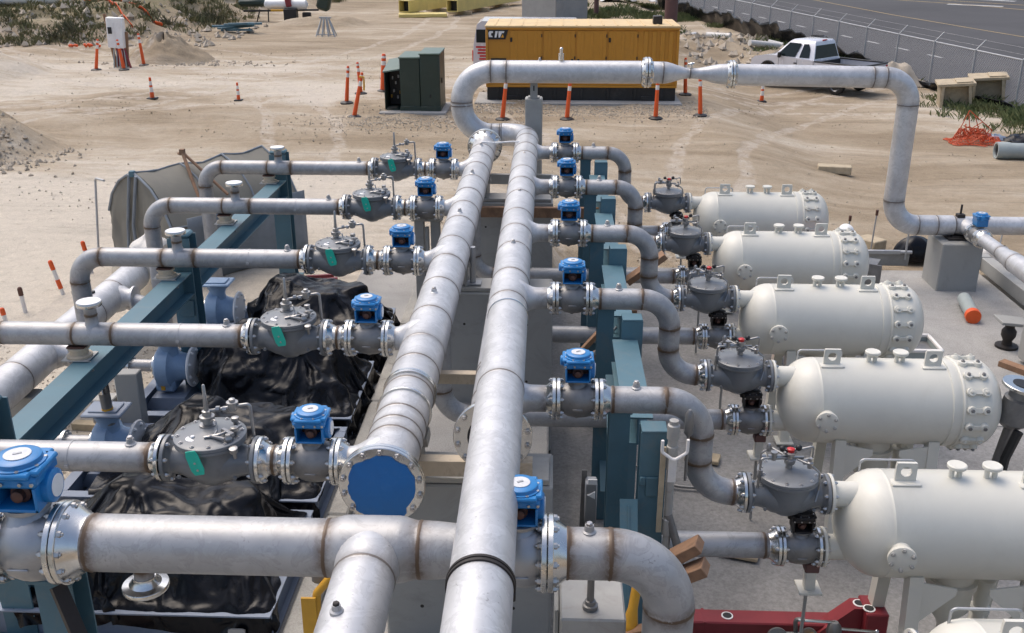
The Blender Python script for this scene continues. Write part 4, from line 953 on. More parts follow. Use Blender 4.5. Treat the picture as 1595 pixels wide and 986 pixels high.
# ------------------------------------------------------------------ piers, brackets, teal steel
def pier(name, label, x0, x1, y0, y1, z0, z1, mat='pier', top=True, grp=None):
    t = Thing(name, label, 'concrete pier', ((x0 + x1) / 2, (y0 + y1) / 2, z0), grp)
    m_ = MB(); m_.box(((x0 + x1) / 2, (y0 + y1) / 2, (z0 + z1) / 2), (x1 - x0, y1 - y0, z1 - z0), b=.018); t.part('block', m_, M[mat], smooth=25)
    return t
GP = 'grey piers under the two headers'
for k, (y, lab) in enumerate(((15.2, 'broad grey pier under the headers, behind the brown timber'), (11.1, 'broad grey pier under the headers with bolted plates on top'), (6.75, 'broad grey pier below the open end of the right header'))):
    t = pier('header_pier', lab, -1.3, .06, y, y + .55, -.62, 1.5, grp=GP)
    m_ = MB()
    for x in (-1.0, -.25):
        for z in (.35, 1.1): m_.cyl((x, y - .0015, z), (x, y + .01, z), .016, seg=10)
    t.part('form_tie_hole', m_, M['dark'], kind='stuff')
    m_ = MB(); m_.box((-.62, y + .2, 1.53), (1.3, .36, .05), b=.006)
    for x in (-1.12, -.4):
        for sx in (-.15, .15):
            for sy in (.08, .32): m_.nut((x + sx, y + sy, 1.555), (0, 0, 1), .024, .022, 0, .02)
    t.part('base_plate', m_, M['bracket'])
    for x in (-1.12, -.4):
        m_ = MB(); m_.box((x, y + .2, 1.67), (.3, .22, .22), b=.008); m_.prism([(-.2, 0), (.2, 0), (.19, .08), (.12, .03), (0, .0), (-.12, .03), (-.19, .08)], (x, y + .2, 1.78), (1, 0, 0), (0, 0, 1), .2); t.part('saddle', m_, M['bracket'])
def channel(name, lab, p0, p1, w, h, mat, grp=None, cat='steel channel'):
    p0, p1 = V3(p0), V3(p1); d = (p1 - p0).normalized(); s_ = d.cross(V3((0, 0, 1))).normalized()
    m_ = MB(); m_.bar(p0 + s_ * (w / 2 - .006), p1 + s_ * (w / 2 - .006), .012, h); m_.bar(p0 + V3((0, 0, h / 2 - .006)), p1 + V3((0, 0, h / 2 - .006)), w - .026, .012); m_.bar(p0 - V3((0, 0, h / 2 - .006)), p1 - V3((0, 0, h / 2 - .006)), w - .026, .012)
    return tag(build(m_, name, M[mat], loc=(p0 + p1) / 2), lab, cat, grp)
channel('steel_channel', 'beige steel channel bolted between the headers just behind the blue cap', (-1.22, 6.72, 1.70), (-.1, 6.72, 1.70), .12, .13, 'tan')
channel('steel_angle', 'thin brown steel angle spanning the gap between headers beside the crossing pipe', (-1.15, 8.3, 1.71), (-.3, 8.3, 1.71), .1, .10, 'tan')
channel('cross_strut', 'pale steel strut between the headers close to their far ends', (-1.15, 16.1, 1.66), (.05, 16.1, 1.66), .1, .16, 'bracket')
m_ = MB(); m_.box((-.3, 14.95, 1.42), (2.2, .09, .16), b=.006); tag(build(m_, 'timber', M['wood'], loc=(-.3, 14.95, 1.34)), 'brown timber lying across under both headers in front of the farthest pier', 'timber')
t = Thing('support_post', 'pale steel post standing under the second-farthest left ball valve', 'steel post', (-1.72, 13.2, .05))
m_ = MB(); m_.box((-1.78, 13.2, .92), (.13, .16, 1.74), b=.008); t.part('column', m_, M['bracket'])
m_ = MB(); m_.box((-1.56, 13.2, .92), (.13, .1, 1.74), b=.008); m_.cyl((-1.67, 13.14, .05), (-1.67, 13.14, 1.7), .03, seg=10); t.part('side_channel', m_, M['pier'])
m_ = MB(); m_.box((-1.67, 13.2, 1.81), (.42, .2, .05), b=.006); t.part('cap_plate', m_, M['bracket'])
t = Thing('slender_support', 'slender galvanised pipe leg bolted to the pier plate between the headers', 'pipe support', (-.9, 11.25, 1.56))
m_ = MB(); m_.cyl((-.9, 11.26, 1.56), (-.9, 11.26, 2.02), .035, seg=12); m_.box((-.9, 11.26, 1.572), (.2, .16, .016)); t.part('leg', m_, M['galv'])
# pier with the stud under the elbow pipe
t = Thing('box_pier', 'square pale grey pier with a threaded stud on top, under the near elbow', 'concrete pier', (.315, 5.45, -.62))
m_ = MB(); m_.box((.315, 5.42, .43), (.42, .44, 2.1), b=.012); t.part('block', m_, M['bracket'], smooth=25)
m_ = MB(); m_.revolve((.3, 5.32, 1.48), (0, 0, 1), [(0, .05), (.03, .05), (.035, .036), (.06, .034), (.065, .024), (.30, .022)], 16); m_.sphere((.3, 5.29, 1.8), .036, seg=12, n=8); t.part('stud', m_, M['cast'])
m_ = MB(); m_.box((.085, 5.5, .43), (.03, .3, 2.0), b=.004); t.part('edge_plate', m_, M['pier'])
# post below the overhead pipe
t = Thing('overhead_post', 'tall pale concrete post with a steel clip carrying the overhead pipe', 'concrete post', (-.3, 17.98, -.1))
m_ = MB(); m_.box((-.3, 17.98, 1.28), (.31, .3, 2.8), b=.02); t.part('post', m_, M['bracket'], smooth=25)
m_ = MB(); m_.box((-.3, 17.88, 2.83), (.13, .04, .36), b=.004); m_.box((-.3, 17.98, 2.69), (.2, .22, .02)); t.part('clip', m_, M['block'])
m_ = MB(); m_.box((-.3, 17.858, 2.86), (.022, .004, .09)); t.part('slot', m_, M['black'])

def hbeam(mb, p0, p1, w, d, tf=.016, tw=.012, up=(0, 0, 1)):
    """H section from p0 to p1; flange faces look along +-up"""
    p0, p1, u = V3(p0), V3(p1), V3(up)
    for sg in (-1, 1):
        o = u * sg * (d / 2 - tf / 2); mb.bar(p0 + o, p1 + o, w, tf, up=up)
    mb.bar(p0, p1, tw, d - 2 * tf - .001, up=up)
# left teal frame
t = Thing('left_pipe_rack', 'long teal steel beam on teal columns carrying the left branch pipes', 'pipe rack', (-4.32, 10, .05))
yc = [15.62, 11.12, 6.72, 2.6]
for a, b in zip(yc[1:], yc):
    m_ = MB(); hbeam(m_, (-4.32, a + .135, 1.615), (-4.32, b - .135, 1.615), .24, .28); t.part('beam', m_, M['teal'])
for y in yc:
    m_ = MB(); hbeam(m_, (-4.32, y, .05), (-4.32, y, 2.16), .26, .25, up=(0, 1, 0)); m_.box((-4.32, y - .02, 2.19), (.255, .21, .06), b=.025)
    m_.box((-4.32, y, .07), (.4, .4, .03), b=.004); m_.box((-4.32, y - .14, 1.3), (.2, .02, .2), b=.004); t.part('column', m_, M['teal'])
t = Thing('valve_post', 'teal steel column with a clamped diagonal strut under the large blue-topped valve', 'steel column', (-3.15, 5.3, .05))
m_ = MB(); hbeam(m_, (-3.15, 5.32, .05), (-3.15, 5.32, 1.66), .24, .22, up=(0, 1, 0)); m_.box((-3.15, 5.3, 1.68), (.3, .26, .03), b=.004); t.part('column', m_, M['teal'])
m_ = MB(); m_.bar((-3.05, 5.1, 1.72), (-2.86, 4.95, 1.32), .09, .05); m_.tube([(-2.88, 4.97, 1.38), (-2.8, 4.9, .9), (-2.66, 4.8, .05)], .042, 12, stain=0); m_.box((-2.86, 4.95, 1.3), (.12, .12, .07), b=.01); t.part('strut', m_, M['dark'])
# right teal frame
t = Thing('right_pipe_rack', 'row of teal columns and short beams standing under the right branch pipes', 'pipe rack', (.75, 11, -.64))
ye = [y - .32 for y in RY] + [2.5]
for k, y in enumerate(RY):
    m_ = MB(); hbeam(m_, (.6, y + .1, -.64), (.6, y + .1, 1.87), .17, .2, up=(0, 1, 0)); m_.box((.6, y + .1, 1.878), (.2, .22, .016)); t.part('column', m_, M['teal'])
    m_ = MB(); hbeam(m_, (.84, y - .33, -.64), (.84, y - .33, 1.92), .21, .17, up=(0, 1, 0)); m_.box((.84, y - .33, 1.93), (.2, .18, .02), b=.004); m_.box((.84, y - .425, 1.45), (.1, .015, .17), b=.005)
    m_.box((.765, y - .425, 1.5), (.05, .02, .08), b=.008); m_.box((.915, y - .425, 1.5), (.05, .02, .08), b=.008); t.part('post', m_, M['teal'])
    y2 = RY[k + 1] if k < 4 else 6.2
    if k < 4: m_ = MB(); hbeam(m_, (.77, y2 + .215, 1.60), (.77, y - .425, 1.60), .25, .26); t.part('beam', m_, M['teal'])
    m_ = MB(); m_.bar((.66, y - .45, 1.35), (.66, y2 - .3 if k < 4 else 6.0, -.1), .14, .02, up=(0, .5, 1)); m_.bar((.66, y - .45, 1.29), (.66, y2 - .3 if k < 4 else 6.0, -.16), .012, .1, up=(0, .5, 1)); t.part('brace', m_, M['teal'])
# conduit on the near right post
t = Thing('conduit_riser', 'tall grey conduit with a white Y-shaped bracket beside the teal posts', 'conduit', (.97, 6.75, -.64))
m_ = MB(); m_.revolve((.97, 6.8, -.64), (0, 0, 1), [(0, .032), (1.7, .032), (1.71, .042), (1.85, .042), (1.86, .032), (2.3, .034), (2.31, .045), (2.5, .045), (2.505, .038), (2.56, .038), (2.565, .048), (2.68, .048), (2.69, .036), (2.72, .036)], 16); t.part('pipe', m_, M['bracket'])
m_ = MB(); m_.tube(bend([(.88, 6.7, 1.96), (.88, 6.7, 1.86), (.97, 6.68, 1.80), (1.07, 6.7, 1.86), (1.07, 6.7, 1.97)], .03, 4)[0], .013, 8, stain=0); m_.bar((.97, 6.72, 1.80), (.97, 6.74, 1.58), .06, .015); t.part('bracket', m_, M['reflect'])
m_ = MB(); m_.revolve((1.1, 6.9, 1.9), (0, 0, 1), [(0, .02), (.02, .035), (.18, .035), (.22, .012)], 12); m_.cyl((1.1, 6.9, 1.5), (1.1, 6.9, 1.92), .012, seg=8); t.part('plug', m_, M['cast'])
m_ = MB(); m_.bar((.9, 6.78, 1.1), (.9, 6.78, 1.86), .04, .02); t.part('strip', m_, M['palewood'])
m_ = MB(); m_.tube([(.97, 6.8, 1.25), (1.05, 6.75, 1.0), (1.14, 6.7, .5), (1.2, 6.65, -.62)], .035, 10, stain=0); t.part('flex_tail', m_, M['cast'])
# junction box bracket on the left of the right rack
t = Thing('junction_box', 'small dented grey junction box on a bent steel plate left of the teal posts', 'junction box', (.42, 8.0, .1))
m_ = MB(); m_.box((.42, 8.0, .62), (.11, .14, .42), b=.01); t.part('box', m_, M['castlight'])
m_ = MB(); m_.bar((.35, 8.04, .3), (.36, 8.06, .9), .05, .015); m_.bar((.43, 7.98, -.64), (.43, 7.98, .4), .05, .04); t.part('stand', m_, M['cast'])
m_ = MB(); m_.revolve((.43, 7.92, .72), (0, -1, 0), [(0, .05), (.012, .04)], 3); m_.box((.43, 7.915, .86), (.08, .012, .05)); t.part('stickers', m_, M['white'])
# timbers propped about the right rack
def plank(lab, p0, p1, w, h, mat='wood'):
    m_ = MB(); m_.bar(p0, p1, w, h, b=.006); tag(build(m_, 'timber', M[mat], loc=p0), lab, 'timber')
plank('brown timber leaning over the low pipe, upper of the pair at the near elbow', (.96, 6.42, 1.10), (1.16, 6.36, 1.28), .16, .085)
plank('brown timber, lower of the pair leaning at the near elbow', (1.0, 6.32, 1.0), (1.2, 6.26, 1.15), .16, .09)
plank('long brown timber lying low behind the yellow rail and near elbow', (.5, 5.9, .75), (.95, 5.75, 1.0), .1, .12)
plank('brown timber leaning against the teal posts over the second low pipe', (.30, 10.12, 1.1), (.62, 10.06, 1.52), .16, .05)
plank('dark brown board lying beside the teal posts under the second low pipe', (.30, 10.25, .95), (.66, 10.15, 1.22), .22, .05)
plank('long brown timber leaning between the third right branch and the teal posts', (1.02, 12.3, 1.24), (1.50, 12.35, 1.60), .18, .08)
plank('upright brown timber post behind the second drop pipe from the near elbow', (1.1, 12.6, -.6), (1.1, 12.6, .75), .2, .12)
m_ = MB(); m_.cyl((.40, 9.98, 1.08), (.74, 9.95, 1.56), .014, seg=8); tag(build(m_, 'steel_rod', M['galv'], loc=(.40, 9.98, 1.08)), 'thin steel rod leaning on the brown timber beside the teal posts', 'rod')
# yellow rails
t = Thing('yellow_rail', 'bent yellow handle bar below the tee left of the cross pipe branch', 'handle', (-1.55, 5.4, .05))
m_ = MB(); m_.tube(bend([(-1.36, 5.62, 1.56), (-1.55, 5.6, 1.33), (-1.57, 5.58, .99), (-1.56, 5.56, .05)], .05, 4)[0], .03, 10, stain=0); t.part('bar', m_, M['yellow'])
m_ = MB(); m_.bar((-1.60, 5.56, 1.32), (-1.595, 5.53, .85), .10, .02, up=(0, 1, 0)); t.part('plate', m_, M['yellow'])
m_ = MB(); m_.box((-1.52, 5.68, 1.42), (.14, .1, .1), b=.02); t.part('hinge', m_, M['cast'])
t = Thing('yellow_post', 'yellow lever rising in front of the near elbow pipe', 'lever', (.6, 5.9, -.6))
m_ = MB(); m_.tube([(.58, 5.85, -.6), (.62, 5.9, .88), (.70, 6.05, 1.36)], .036, 12, stain=0, rfun=lambda x: .06 if x < 1.5 else .036); t.part('bar', m_, M['yellow'])

# ------------------------------------------------------------------ off-white vessels
def plate_hole(mb, o, ex, ey, w, h, hy, hr, th, rc=.04, n=24):
    ex, ey = V3(ex), V3(ey); nrm = ex.cross(ey).normalized(); o = V3(o)
    out = []; inn = []
    for i in range(n):
        a = 2 * PI * i / n - PI / 2; c, s_ = math.cos(a), math.sin(a)
        f = min(w / 2 / max(abs(c), 1e-6), (h - hy if s_ > 0 else hy) / max(abs(s_), 1e-6))
        out.append((c * f, hy + s_ * f)); inn.append((c * hr, hy + s_ * hr))
    vs = []
    for sg in (-1, 1):
        for P in (out, inn): vs += [o + ex * x + ey * y + nrm * sg * th / 2 for x, y in P]
    fs = []
    for i in range(n):
        j = (i + 1) % n
        fs += [(i, j, n + j, n + i), (2 * n + i, 2 * n + j, 3 * n + j, 3 * n + i), (i, j, 2 * n + j, 2 * n + i), (n + i, n + j, 3 * n + j, 3 * n + i)]
    mb.add(vs, fs)
VY = 7.3; VZ = .895; VR = .45; GV = 'off-white filter vessels on legs'; WV = M['vessel']
VL = ['%s off-white vessel from the red beam' % o for o in ORD]
vs_ = Thing('filter_vessel', 'horizontal ' + VL[4] + ', its end cut by the picture edge', 'vessel', (3.4, VY, -.63), GV)
m_ = MB(); pr_ = [(0, .001)]
for i in range(1, 13):
    a = PI / 2 * i / 12; pr_.append((.34 * (1 - math.cos(a)), VR * math.sin(a)))
pr_ += [(.36, VR), (.362, VR + .0015), (.368, VR + .0015), (.37, VR), (1.66, VR), (1.665, VR + .012), (1.72, VR + .016), (1.74, VR + .006), (1.76, VR + .006)]
m_.revolve((2.44, VY, VZ), (1, 0, 0), pr_, 64, caps=False); vs_.part('shell', m_, WV)
m_ = MB(); m_.revolve((4.2, VY, VZ), (1, 0, 0), [(0, VR - .01), (0, VR + .012), (.01, VR + .02), (.022, VR + .02), (.03, VR + .008), (.29, VR + .004), (.31, VR - .005)] + [(.31 + .2 * math.sin(PI / 2 * i / 9), (VR - .005) * (math.cos(PI / 2 * i / 9) * .75 + .25 * (1 - i / 9))) for i in range(1, 10)], 64, caps=False); vs_.part('closure', m_, WV)
for i in range(16):
    a = 2 * PI * (i + .3) / 16; rd = V3((0, math.cos(a), math.sin(a))); c_ = V3((0, VY, VZ)) + rd * (VR + .002)
    m_ = MB()
    for x in (4.275, 4.425): m_.revolve(c_ + V3((x, 0, 0)), rd, [(0, .047), (.036, .045), (.044, .04)], 18); m_.nut(c_ + V3((x, 0, 0)) + rd * .044, rd, .02, .014, 1, .006)
    m_.bar(c_ + V3((4.275, 0, 0)) + rd * .02, c_ + V3((4.425, 0, 0)) + rd * .02, .042, .03, up=rd); vs_.part('clamp', m_, [WV, M['cast'] if i % 3 else WV])
for i in (11.1,):
    a = 2 * PI * i / 16; m_ = MB()
    for x, w_ in ((4.27, .02), (4.36, .11)): m_.box((x, VY + math.cos(a) * (VR + .0065), VZ + math.sin(a) * (VR + .0065)), (w_, .014, .004), 0, Matrix.Rotation(a - PI / 2, 3, 'X'))
    vs_.part('stencil_mark', m_, M['dark'])
for x in (2.94, 3.97):
    m_ = MB(); plate_hole(m_, (x, VY - .06, VZ + VR - .03), (1, 0, 0), (0, 0, 1), .17, .19, .11, .045, .028); m_.box((x, VY - .06, VZ + VR - .012), (.24, .16, .02), b=.008); vs_.part('lifting_lug', m_, WV)
for x in (3.37, 3.655):
    m_ = MB(); m_.cyl((x - .035, VY, VZ + VR - .02), (x - .035, VY, VZ + VR + .09), .022, seg=10); m_.cyl((x + .03, VY, VZ + VR - .02), (x + .03, VY, VZ + VR + .09), .022, seg=10); m_.revolve((x, VY, VZ + VR + .085), (0, 0, 1), [(0, .07), (.008, .078), (.03, .078), (.036, .07), (.034, .055)], 22); vs_.part('vent_cap', m_, WV)
m_ = MB(); m_.tube(bend([(2.66, VY + .22, VZ + .34), (2.66, VY + .22, VZ + .475), (3.12, VY + .22, VZ + .475), (3.12, VY + .22, VZ + .34)], .04, 5)[0], .010, 8, stain=0); vs_.part('handrail', m_, M['galv'])
dn = V3((-.18, -1, .02)).normalized(); o_ = V3((2.86, VY - .36, VZ + .01))
m_ = MB(); m_.revolve(o_, dn, [(-.1, .095), (.0, .088), (.17, .085)], 26); m_.revolve(o_ + dn * .165, dn, [(0, .108), (.004, .112), (.036, .112), (.04, .106)], 28)
e1 = dn.cross(V3((0, 0, 1))).normalized(); e2 = dn.cross(e1)
for i in range(6):
    a = i * PI / 3 + .5; m_.nut(o_ + dn * .205 + (e1 * math.cos(a) + e2 * math.sin(a)) * .09, dn, .019, .016, 1, .008)
vs_.part('side_nozzle', m_, [WV, M['bracket']])
for z, nm in ((1.16, 'inlet_nozzle'), (.64, 'outlet_nozzle')):
    m_ = MB(); m_.revolve((2.38, VY, z), (1, 0, 0), [(0, .11), (.12, .108), (.30, .112)], 30); flange(m_, (2.352, VY, z), (-1, 0, 0), .11, (.343, .026, 8, .298, .016), .03, gasket=False); vs_.part(nm, m_, [WV, M['bolt'], WV])
for x in (3.05, 4.0):
    for sy in (-1, 1):
        m_ = MB(); y0 = VY + sy * .3; sx = 1 if x < 3.5 else -1
        m_.bar((x, y0 + sy * .14, -.62), (x, y0, .60), .11, .13, up=(0, 1, 0)); m_.box((x, y0 + sy * .14, -.61), (.22, .22, .025), b=.004)
        yy = y0 - sy * .0 + sy * .055
        m_.add([(x + sx * .0, yy - .008, .56), (x + sx * .34, yy - .008, .50), (x + sx * .34, yy - .008, .44), (x + sx * .05, yy + sy * .03 - .008, .18), (x, yy + sy * .03 - .008, .18), (x + sx * .0, yy + .008, .56), (x + sx * .34, yy + .008, .50), (x + sx * .34, yy + .008, .44), (x + sx * .05, yy + sy * .03 + .008, .18), (x, yy + sy * .03 + .008, .18)], [(0, 1, 2, 3, 4), (5, 6, 7, 8, 9), (0, 1, 6, 5), (1, 2, 7, 6), (2, 3, 8, 7), (3, 4, 9, 8), (4, 0, 5, 9)])
        vs_.part('leg', m_, WV)
m_ = MB(); m_.bar((3.1, VY - .41, -.35), (3.95, VY - .34, .18), .075, .075); vs_.part('brace', m_, WV)
m_ = MB(); m_.revolve((3.52, VY + .05, .55), (0, 0, -1), [(0, .19), (.2, .185), (.21, .215), (.27, .215), (.28, .19), (.5, .185), (.66, .07), (.72, .05), (1.1, .05)], 32); vs_.part('sump', m_, WV)
m_ = MB(); m_.revolve((3.84, VY + .1, .5), (0, 0, -1), [(0, .04), (.2, .04), (.21, .085), (.26, .085), (.27, .06), (.4, .075), (.5, .06), (.51, .085), (.55, .085), (.56, .05), (1.12, .05)], 18); vs_.part('drain', m_, WV)
for k, y in enumerate(RY[:4]): dup(vs_.e, (3.4, y, -.63), 0, 'horizontal ' + VL[k])
dup(vs_.e, (3.4, 5.25, -.57), 0, 'off-white vessel whose rounded top just shows in front of the red beam')
for k, y in enumerate(RY):
    t = Thing('valve_stand', 'beige stand with a red-brown top under the lower valve at the %s vessel' % ORD[k], 'pipe stand', (2.3, y, -.63), 'stands under the lower valves')
    m_ = MB(); m_.box((2.3, y + .02, .30), (.09, .09, .2), b=.006); m_.box((2.3, y + .02, .20), (.2, .2, .025), b=.004); t.part('post', m_, WV)
    m_ = MB(); m_.cyl((2.3, y + .06, -.63), (2.3, y + .06, .2), .016, seg=8); t.part('jack_rod', m_, M['pier'])
    m_ = MB(); m_.box((2.3, y + .02, .435), (.12, .12, .09), b=.008); t.part('saddle', m_, M['brownpipe'])
# ------------------------------------------------------------------ left: pump skids, tarps, suction pipes, tent
SK = [(6.62, 8.1), (8.36, 9.8), (10.1, 11.6), (11.98, 13.5)]
SKO = ['nearest', 'second', 'third', 'farthest']
def ridge(x, y, z):
    v = 0; a = 1; f = 1
    for i in range(4):
        q = noise.noise(V3((x * f, y * f, z + 7 * i))); v += a * (1 - abs(q) * 2.2); a *= .5; f *= 2.1
    return v / 1.9
def drop_sheet(k, x0, x1, y0, y1, boxes, frames=36, nx=96, ny=78):
    cols = []
    def col(m_):
        o = build(m_, 'collider', [], smooth=0); o.modifiers.new('c', 'COLLISION'); o.collision.thickness_outer = .012; o.collision.cloth_friction = 25; cols.append(o)
    for c, s_, rz in boxes:
        m_ = MB(); m_.box(c, s_, 0, Matrix.Rotation(rz, 3, 'Z'), .03); col(m_)
    m_ = MB(); m_.add([(-9, 0, .05), (0, 0, .05), (0, 20, .05), (-9, 20, .05)], [(0, 1, 2, 3)]); col(m_)
    m_ = MB()
    def fn(u, v):
        x, y = x0 + (x1 - x0) * u, y0 + (y1 - y0) * v
        return V3((x + .16 * noise.noise(V3((x * 1.3, y * 1.3, k))), y + .14 * noise.noise(V3((x * 1.3, y * 1.3, 9 + k))), 1.27 + .14 * noise.noise(V3((x * 2.2, y * 2.2, 5 + k))) + .06 * noise.noise(V3((x * 6, y * 6, 5 + k)))))
    m_.grid(fn, nx, ny)
    o = build(m_, 'tarp', M['tarp'], smooth=0, recalc=False)
    md = o.modifiers.new('cloth', 'CLOTH'); s_ = md.settings
    s_.quality = 5; s_.mass = .25; s_.tension_stiffness = 18; s_.compression_stiffness = 18; s_.shear_stiffness = 8; s_.bending_stiffness = .6; s_.air_damping = 2
    s_.shrink_min = -.32; s_.shrink_max = -.32
    md.collision_settings.collision_quality = 3; md.collision_settings.distance_min = .012
    md.point_cache.frame_start = 1; md.point_cache.frame_end = frames
    for f in range(1, frames + 1): scene.frame_set(f)
    me = bpy.data.meshes.new_from_object(o.evaluated_get(bpy.context.evaluated_depsgraph_get()))
    o.modifiers.clear(); o.data = me; scene.frame_set(1)
    for c in cols: bpy.data.objects.remove(c)
    L = V3(((x0 + x1) / 2, (y0 + y1) / 2, .1))
    me.update()
    for v in me.vertices:
        c = v.co
        q = 1 - abs(noise.noise(V3((c.x * 3.2 + c.z * 2, c.y * 3.0, c.z * 3 + k)))) * 2.4; q2 = 1 - abs(noise.noise(V3((c.x * 7 - c.y * 2, c.y * 6.5, c.z * 6 + 9 + k)))) * 2.4
        v.co = c + v.normal * (.022 * q + .010 * q2 - .008) - L
    o.location = L; me.polygons.foreach_set('use_smooth', [True] * len(me.polygons)); me.set_sharp_from_angle(angle=R(50))
    sm = o.modifiers.new('fine', 'SUBSURF'); sm.levels = 0; sm.render_levels = 1
    return o
for k, (y0, y1) in enumerate(SK):
    ym = (y0 + y1) / 2
    t = Thing('pump_skid', 'blue-grey steel skid, %s of four along the kerb' % SKO[k], 'skid', (-3.5, ym, .05), 'pump skids along the kerb')
    for a, b in (((-4.85, y0, .2), (-2.22, y0, .2)), ((-4.85, y1, .2), (-2.22, y1, .2)), ((-4.8, y0 + .06, .2), (-4.8, y1 - .06, .2)), ((-2.27, y0 + .06, .2), (-2.27, y1 - .06, .2))):
        m_ = MB(); hbeam(m_, a, b, .11, .29, .014, .012); t.part('rail', m_, M['skid'])
    m_ = MB(); m_.box((-3.55, ym, .12), (2.4, y1 - y0 - .13, .02)); t.part('deck', m_, M['skid'])
    for x in (-4.62, -2.5):
        m_ = MB(); plate_hole(m_, (x, y0 - .07, .06), (1, 0, 0), (0, 0, 1), .14, .17, .09, .035, .02); t.part('lifting_eye', m_, M['galv'])
    m_ = MB(); m_.box((-2.44, y0 + .19, .30), (.30, .26, .012), b=.003); m_.box((-2.6, y0 + .19, .35), (.012, .26, .1)); t.part('corner_tray', m_, M['skid'])
    # machinery under a black sheet: the sheet is let fall over it as cloth, then frozen as a mesh
    cx0, cx1, cy0, cy1, top = ((-4.3, -2.36, y0 - .16, y1 + .1, 1.0), (-4.35, -2.45, y0 - .14, y1 + .08, .9), (-4.05, -2.1, y0 - .14, y1 + .16, 1.05), (-3.95, -2.12, y0 - .06, y1 + .1, 1.0))[k]
    o = drop_sheet(k, cx0, cx1, cy0, cy1, [((-3.5, ym, .2), (2.5, y1 - y0, .3), 0), ((-3.35, ym + .08, top * .5 + .1), (.95, .62, top - .42), .08), ((-2.8, ym + .12, top * .42), (.55, .5, top * .6), -.15), ((-3.98, ym, top * .42), (.32, .42, top * .62), .3), ((-2.6, ym - .35, .45), (.3, .25, .32), .5), ((-3.55, ym - .36, .5), (.5, .24, .5), .25), ((-3.1, ym - .42, .42), (.34, .2, .34), -.4), ((-2.72, ym + .2, top * .62), (.3, .3, top * .55), .6), ((-3.6, ym + .15, top * .66 + .05), (.35, .34, top * .62), -.35)])
    tag(o, 'crumpled black plastic sheet over the machinery on the %s skid' % SKO[k], 'plastic sheet', 'black sheets over the skids')
    # pump at the outer end
    px, pz = -4.58, (.5, .47, .55, .56)[k]
    t = Thing('pump', 'pale blue centrifugal pump at the outer end of the %s skid' % SKO[k], 'pump', (px, ym, .13), 'blue pumps on the skids')
    m_ = MB(); m_.prism([(-.3, 0), (.3, 0), (.2, .16), (-.2, .16)], (px + .05, ym, .13), (1, 0, 0), (0, 0, 1), .5); t.part('plinth', m_, M['skid'], smooth=25)
    m_ = MB(); m_.revolve((px - .13, ym, pz + .05), (1, 0, 0), [(0, .1), (.02, .2), (.06, .26), (.2, .26), (.24, .2), (.3, .17), (.42, .15)], 30); m_.revolve((px + .05, ym - .02, pz + .1), (0, 0, 1), [(0, .12), (.2, .10), (.29, .14), (.33, .17)], 24); m_.box((px, ym, pz - .15), (.24, .34, .16), b=.03); t.part('casing', m_, M['pump'])
    m_ = MB(); m_.revolve((px + .3, ym, pz + .05), (1, 0, 0), [(0, .24), (.015, .25), (.03, .24)], 28)
    for i in range(8): m_.nut((px + .33, ym + .2 * math.cos(i * PI / 4 + .3), pz + .05 + .2 * math.sin(i * PI / 4 + .3)), (1, 0, 0), .02, .015, 0, .01)
    t.part('back_plate', m_, M['white'])
    m_ = MB(); m_.box((px + .05, ym - .02, pz + .445), (.42, .34, .035), b=.015); m_.box((px + .05, ym - .02, pz + .47), (.3, .22, .02), b=.008); t.part('top_flange', m_, M['pump'] if k != 1 else M['skid'])
    m_ = MB(); m_.box((px - .02, ym - .175, pz - .14), (.05, .006, .11)); t.part('yellow_mark', m_, M['yellow'])
    t = Thing('suction_pipe', 'short flanged stainless pipe feeding the pump on the %s skid' % SKO[k], 'pipe', (-5.1, ym, .7), 'pump suction pipes')
    m_ = MB(); m_.tube([(-5.85, ym, .72), (-5.4, ym, pz + .05), (px - .12, ym, pz + .05)], .08, 22, welds=(.5,), rfun=lambda x: .12 - .045 * sstep(.2, .62, x)); t.part('pipe', m_, PM)
    for x, sg in ((-5.05, 1), (px - .16, 1)):
        m_ = MB(); m_.revolve((x, ym, pz + .05), (1, 0, 0), [(0, .1), (.004, .128), (.032, .128), (.036, .1)], 26)
        for i in range(8): m_.nut((x + .036, ym + .1 * math.cos(i * PI / 4), pz + .05 + .1 * math.sin(i * PI / 4)), (1, 0, 0), .013, .012, 1, .008); m_.nut((x, ym + .1 * math.cos(i * PI / 4), pz + .05 + .1 * math.sin(i * PI / 4)), (-1, 0, 0), .013, .012, 1, .008)
        t.part('flange', m_, FM)
# suction header on the ground at the far left
t = Thing('suction_header', 'fat white-stained pipe running low past the pumps at the left edge', 'pipe', (-6.1, 10, .8))
m_ = MB(); m_.tube([(-6.05, 7.2, .72), (-6.05, 13.6, .78)], .215, 40, welds=(2.2, 2.9, 3.75, 4.9, 5.6), stain=.5); t.part('pipe', m_, HM)
m_ = MB(); m_.revolve((-6.05, 13.6, .78), (0, 1, 0), [(0, .33), (.004, .34), (.045, .34), (.05, .33)], 40); t.part('end_flange', m_, FM)
for y in [(a + b) / 2 for a, b in SK]:
    m_ = MB(); m_.revolve((-6.05, y, .745), (1, 0, 0), [(.1, .2), (.19, .17), (.24, .14), (.34, .13)], 28); m_.revolve((-5.73, y, .745), (1, 0, 0), [(0, .17), (.004, .175), (.03, .175), (.034, .17)], 28); t.part('branch_nozzle', m_, HM)
m_ = MB(); m_.box((-6.05, 10.2, .25), (.35, .25, .55), b=.01); t.part('cradle', m_, M['pier'])
m_ = MB(); m_.tube(bend([(-6.3, 12.7, .98), (-6.4, 12.9, 1.12), (-6.2, 13.3, 1.15)], .06, 4)[0], .018, 8, stain=0); m_.box((-6.2, 12.3, .99), (.3, .05, .04)); t.part('strap', m_, M['black'])
